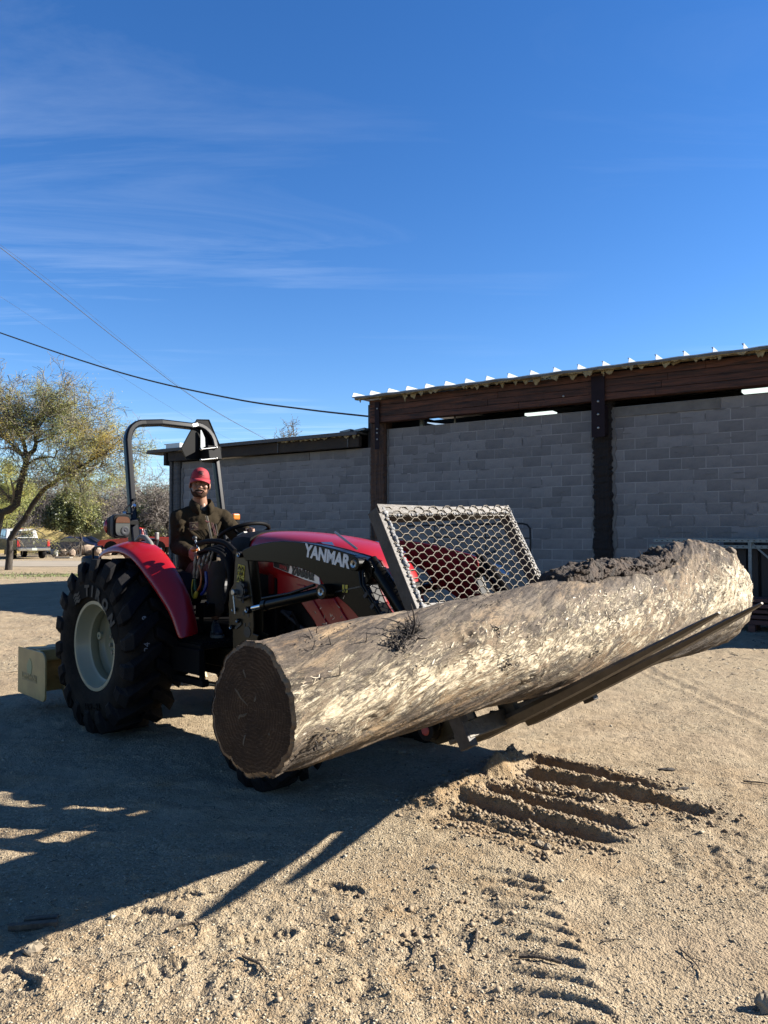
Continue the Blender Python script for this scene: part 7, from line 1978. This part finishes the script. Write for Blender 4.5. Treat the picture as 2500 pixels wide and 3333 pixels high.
m = MB(); a, b, c, d = onj(-.130, .128, .014), onj(-.062, .122, .014), onj(-.062, .192, .017), onj(-.130, .196, .018); m.add([a, b, c, d], [(0, 1, 2, 3)]); pt = build('chest_patch', m, M['patch'], MAN)
m = MB()
def qd(u, v): return a.lerp(b, u).lerp(d.lerp(c, u), v) + fT * .004
for k in range(9): m.bar(qd(.04 + .105 * k, .05), qd(.09 + .105 * k, .05 + .03 * (k % 2)), .004, .005, up=(0, 1, 0))
for p_, q_ in (((.1, .9), (.3, .93)), ((.4, .9), (.55, .92)), ((.65, .9), (.9, .93)), ((.05, .35), (.6, .25)), ((.5, .3), (.85, .75)), ((.45, .35), (.3, .65))): m.bar(qd(*p_), qd(*q_), .003, .004, up=(0, 1, 0))
build('patch_stitching', m, M['patchpale'], MAN)
# cuffs
m = MB(); capsule(m, wrR + (elR - wrR) * .10, wrR + (elR - wrR) * .02, .040, .038, 14); build('cuff', m, M['jacket'], MAN, smooth=60)
m = MB(); capsule(m, wrL + (elL - wrL) * .14, wrL + (elL - wrL) * .06, .038, .036, 14); build('cuff', m, M['jacket'], MAN, smooth=60)
m = MB(); m.tube([wrL + Vector((0, -.03, -.02)), wrL + Vector((0, -.035, .02))], .012, 8); build('watch', m, M['zinc'], MAN, smooth=60)
# face
M['beard'] = mat('short_beard', (.11, .060, .038), .9, col2=(.035, .019, .013), vs=45, spec=.08)
def fball(x, y, z, r_, mt_, name, n=8):
    m = MB(); m.ball(hp_(x, y, z), r_, n, mh); return build(name, m, M[mt_], MAN, smooth=60)
for s in (-1, 1):
    fball(s * .031, .0745, .024, (.0105, .007, .0036), 'lips', 'eye'); fball(s * .031, .0800, .024, (.0045, .004, .0032), 'eye', 'iris')
    m = MB(); m.tube([hp_(s * .014, .089, .036), hp_(s * .032, .090, .043), hp_(s * .052, .078, .036)], [.002, .0034, .0015], 6, flat=1); build('eyebrow', m, M['hair'], MAN, smooth=60)
m = MB(); m.tube([hp_(-.024, .080, -.041), hp_(-.012, .0875, -.0455), hp_(0, .090, -.0470), hp_(.012, .0875, -.0455), hp_(.024, .080, -.041)], [.001, .0028, .0034, .0028, .001], 8); build('teeth', m, M['teeth'], MAN, smooth=60)
m = MB(); m.tube([hp_(-.031, .078, -.040), hp_(-.015, .0875, -.0515), hp_(0, .0905, -.0555), hp_(.015, .0875, -.0515), hp_(.031, .078, -.040)], [.001, .0030, .0042, .0030, .001], 8); build('lip', m, M['lips'], MAN, smooth=60)
m = MB()
for s in (-1, 1):
    m.tube([hp_(s * .001, .096, -.034), hp_(s * .014, .091, -.037), hp_(s * .028, .081, -.040), hp_(s * .036, .074, -.043)], [.006, .0062, .0052, .005], 8)
build('moustache', m, M['hair'], MAN, smooth=60)
# beard shell: jaw strip from ear to ear under the mouth
rows = []
for i in range(25):
    t = -1 + 2 * i / 24; a = t * R(98); s, c = math.sin(a), math.cos(a); row = []
    sideb = max(0, abs(t) - .55) / .45
    for j in range(7):
        u = j / 6
        top_ = -.064 + .059 * sideb + (.016 if abs(t) < .52 and abs(t) > .22 else 0) + (.0 if abs(t) > .22 else -.004)
        z = top_ + (-.096 + .028 * sideb - top_) * u
        rad = .071 - .010 * sideb * 0 + .0; k = 1 - .55 * max(0, u - .45) ** 1.6
        row.append(hp_(s * (.0675 + .011 * sideb) * (1 - .12 * u) * (k * .5 + .5), .014 + c * (.076) * k - .018 * sideb, z))
    rows += row
m = MB(); m.grid(rows, 25, 7); o = build('beard', m, M['beard'], MAN, smooth=60); so = o.modifiers.new('s', 'SOLIDIFY'); so.thickness = .006; so.offset = -1
sb = o.modifiers.new('ss', 'SUBSURF'); sb.levels = 1; sb.render_levels = 1
m = MB(); m.ball(hp_(0, -.030, .020), (.080, .080, .068), 10, mh); build('hair', m, M['hair'], MAN, smooth=60)
for s in (-1, 1):
    m = MB(); m.ball(hp_(s * .0745, .014, .012), (.006, .018, .030), 6, mh); build('sideburn', m, M['hair'], MAN, smooth=60)
# cap
m = MB(); rows = []; n = 28
for j in range(9):
    t = j / 8 * R(88)
    for i in range(n):
        a = 2 * math.pi * i / n; k = math.cos(t) ** .50; x = .080 * k * math.sin(a); y = -.006 + .098 * k * math.cos(a); z = .052 + (.084 + .012 * max(0, math.cos(a)) * math.sin(t)) * math.sin(t) ** .95 * (1 + .05 * math.cos(a))
        rows.append(hp_(x, y, z))
CAP_ = rows
fr_f = [(j * n + i, j * n + (i + 1) % n, (j + 1) * n + (i + 1) % n, (j + 1) * n + i) for j in range(8) for i in range(n)]
front = [f for k, f in enumerate(fr_f) if (k % n) < 5 or (k % n) >= n - 5]; back = [f for k, f in enumerate(fr_f) if not ((k % n) < 5 or (k % n) >= n - 5)]
m.add(rows, front); cp = build('cap', m, M['cap'], MAN, smooth=60); so = cp.modifiers.new('s', 'SOLIDIFY'); so.thickness = .004; so.offset = 1
m = MB(); m.add(rows, back); o = build('cap_mesh_back', m, M['capmesh'], cp, smooth=60); 
m = MB(); rows = []
for i in range(13):
    t = -1 + 2 * i / 12
    for j in range(6):
        u = j / 5; x = .085 * t * (1 - .03 * u * abs(t)); y0 = -.004 + .100 * math.sqrt(max(0, 1 - (x / .0865) ** 2)); reach = .076 * (1 - abs(t) ** 3) + .004
        rows.append(hp_(x, y0 + .002 + reach * u, .064 - .015 * u - .006 * u * u - .026 * t * t * (.3 + .7 * u)))
m.grid(rows, 13, 6); o = build('cap_brim', m, M['cap'], cp, smooth=60); so = o.modifiers.new('s', 'SOLIDIFY'); so.thickness = .005
m = MB(); m.ball(hp_(0, -.004, .137), (.007, .007, .004), 6, mh); build('cap_button', m, M['cap'], cp, smooth=60)
# emblem on the cap front: slanted bars over a line
def oncap(x, z):
    t = math.asin(min(1, max(0, (z - .050) / .096)) ** (1 / .80)); k = math.cos(t) ** .75; y = -.006 + .100 * k * math.sqrt(max(0, 1 - (x / (.083 * k)) ** 2)); return hp_(x, y + .009, z)
m = MB()
for z0, x0_, x1_ in ((.118, -.020, .024), (.107, -.024, .020), (.096, -.018, .024)):
    pts = [oncap(x0_ + (x1_ - x0_) * i / 5, z0 + (.004 if i % 5 else 0)) for i in range(6)]; m.tube(pts, [.001, .004, .0045, .004, .003, .001], 5)
pts = [oncap(-.024 + .048 * i / 6, .088) for i in range(7)]; m.tube(pts, .0022, 5)
build('cap_emblem', m, M['ink'], cp)
# trousers and shoes
m = MB()
for a, b, ra, rb in ((hip, hip + Z * .02, .14, .14), (hipR, knR, .100, .078), (knR, knR.lerp(anR, .9), .078, .064), (hipL, knL, .100, .078), (knL, knL.lerp(anL, .9), .078, .062)): capsule(m, a, b, ra, rb, 16)
ax_ = (anR - knR).normalized()
for k in range(4): c = knR.lerp(anR, .6 + .1 * k); m.tube([c + sT * .06, c + fT * .066 + Z * .01, c - sT * .06], [.006, .010, .006], 6)
organic('trousers', m, M['pants'], MAN, .010, 3, [(.07, .018)])
def shoe(an, dirn):
    dirn = dirn.normalized(); sd = Z.cross(dirn); b = Vector((an.x, an.y, 0)); z0 = .722
    secs = []; sol = []
    for u, w, h in ((-.07, .028, .060), (-.05, .036, .105), (0, .040, .115), (.04, .042, .090), (.09, .047, .066), (.14, .049, .054), (.18, .042, .044), (.205, .022, .030)):
        c = b + dirn * u; secs.append([c + sd * w * math.cos(R(a)) * (.8 if a in (60, 120) else 1) + Z * (z0 + .022 + h * max(0, math.sin(R(a)))) for a in (180, 150, 120, 90, 60, 30, 0)])
        sol.append([c - sd * w * 1.08 + Z * z0, c + sd * w * 1.08 + Z * z0, c + sd * w * 1.08 + Z * (z0 + .026), c - sd * w * 1.08 + Z * (z0 + .026)])
    m = MB(); m.loft(secs); o = build('shoe', m, M['shoe'], MAN, smooth=60); o.modifiers.new('s', 'SUBSURF').render_levels = 2
    m = MB(); m.loft(sol); build('sole', m, M['sole'], o, bevel=.005)
    m = MB()
    for k in range(4): c = b + dirn * (.05 + .022 * k); hh = .105 - .016 * k; m.tube([c - sd * .022 + Z * (z0 + hh - .004), c + Z * (z0 + hh + .006), c + sd * .022 + Z * (z0 + hh - .004)], .003, 5)
    build('laces', m, M['sole'], o)
shoe(anR + Vector((0, .02, 0)), Vector((.30, -.95, 0))); shoe(anL, Vector((.6, -.8, 0)))
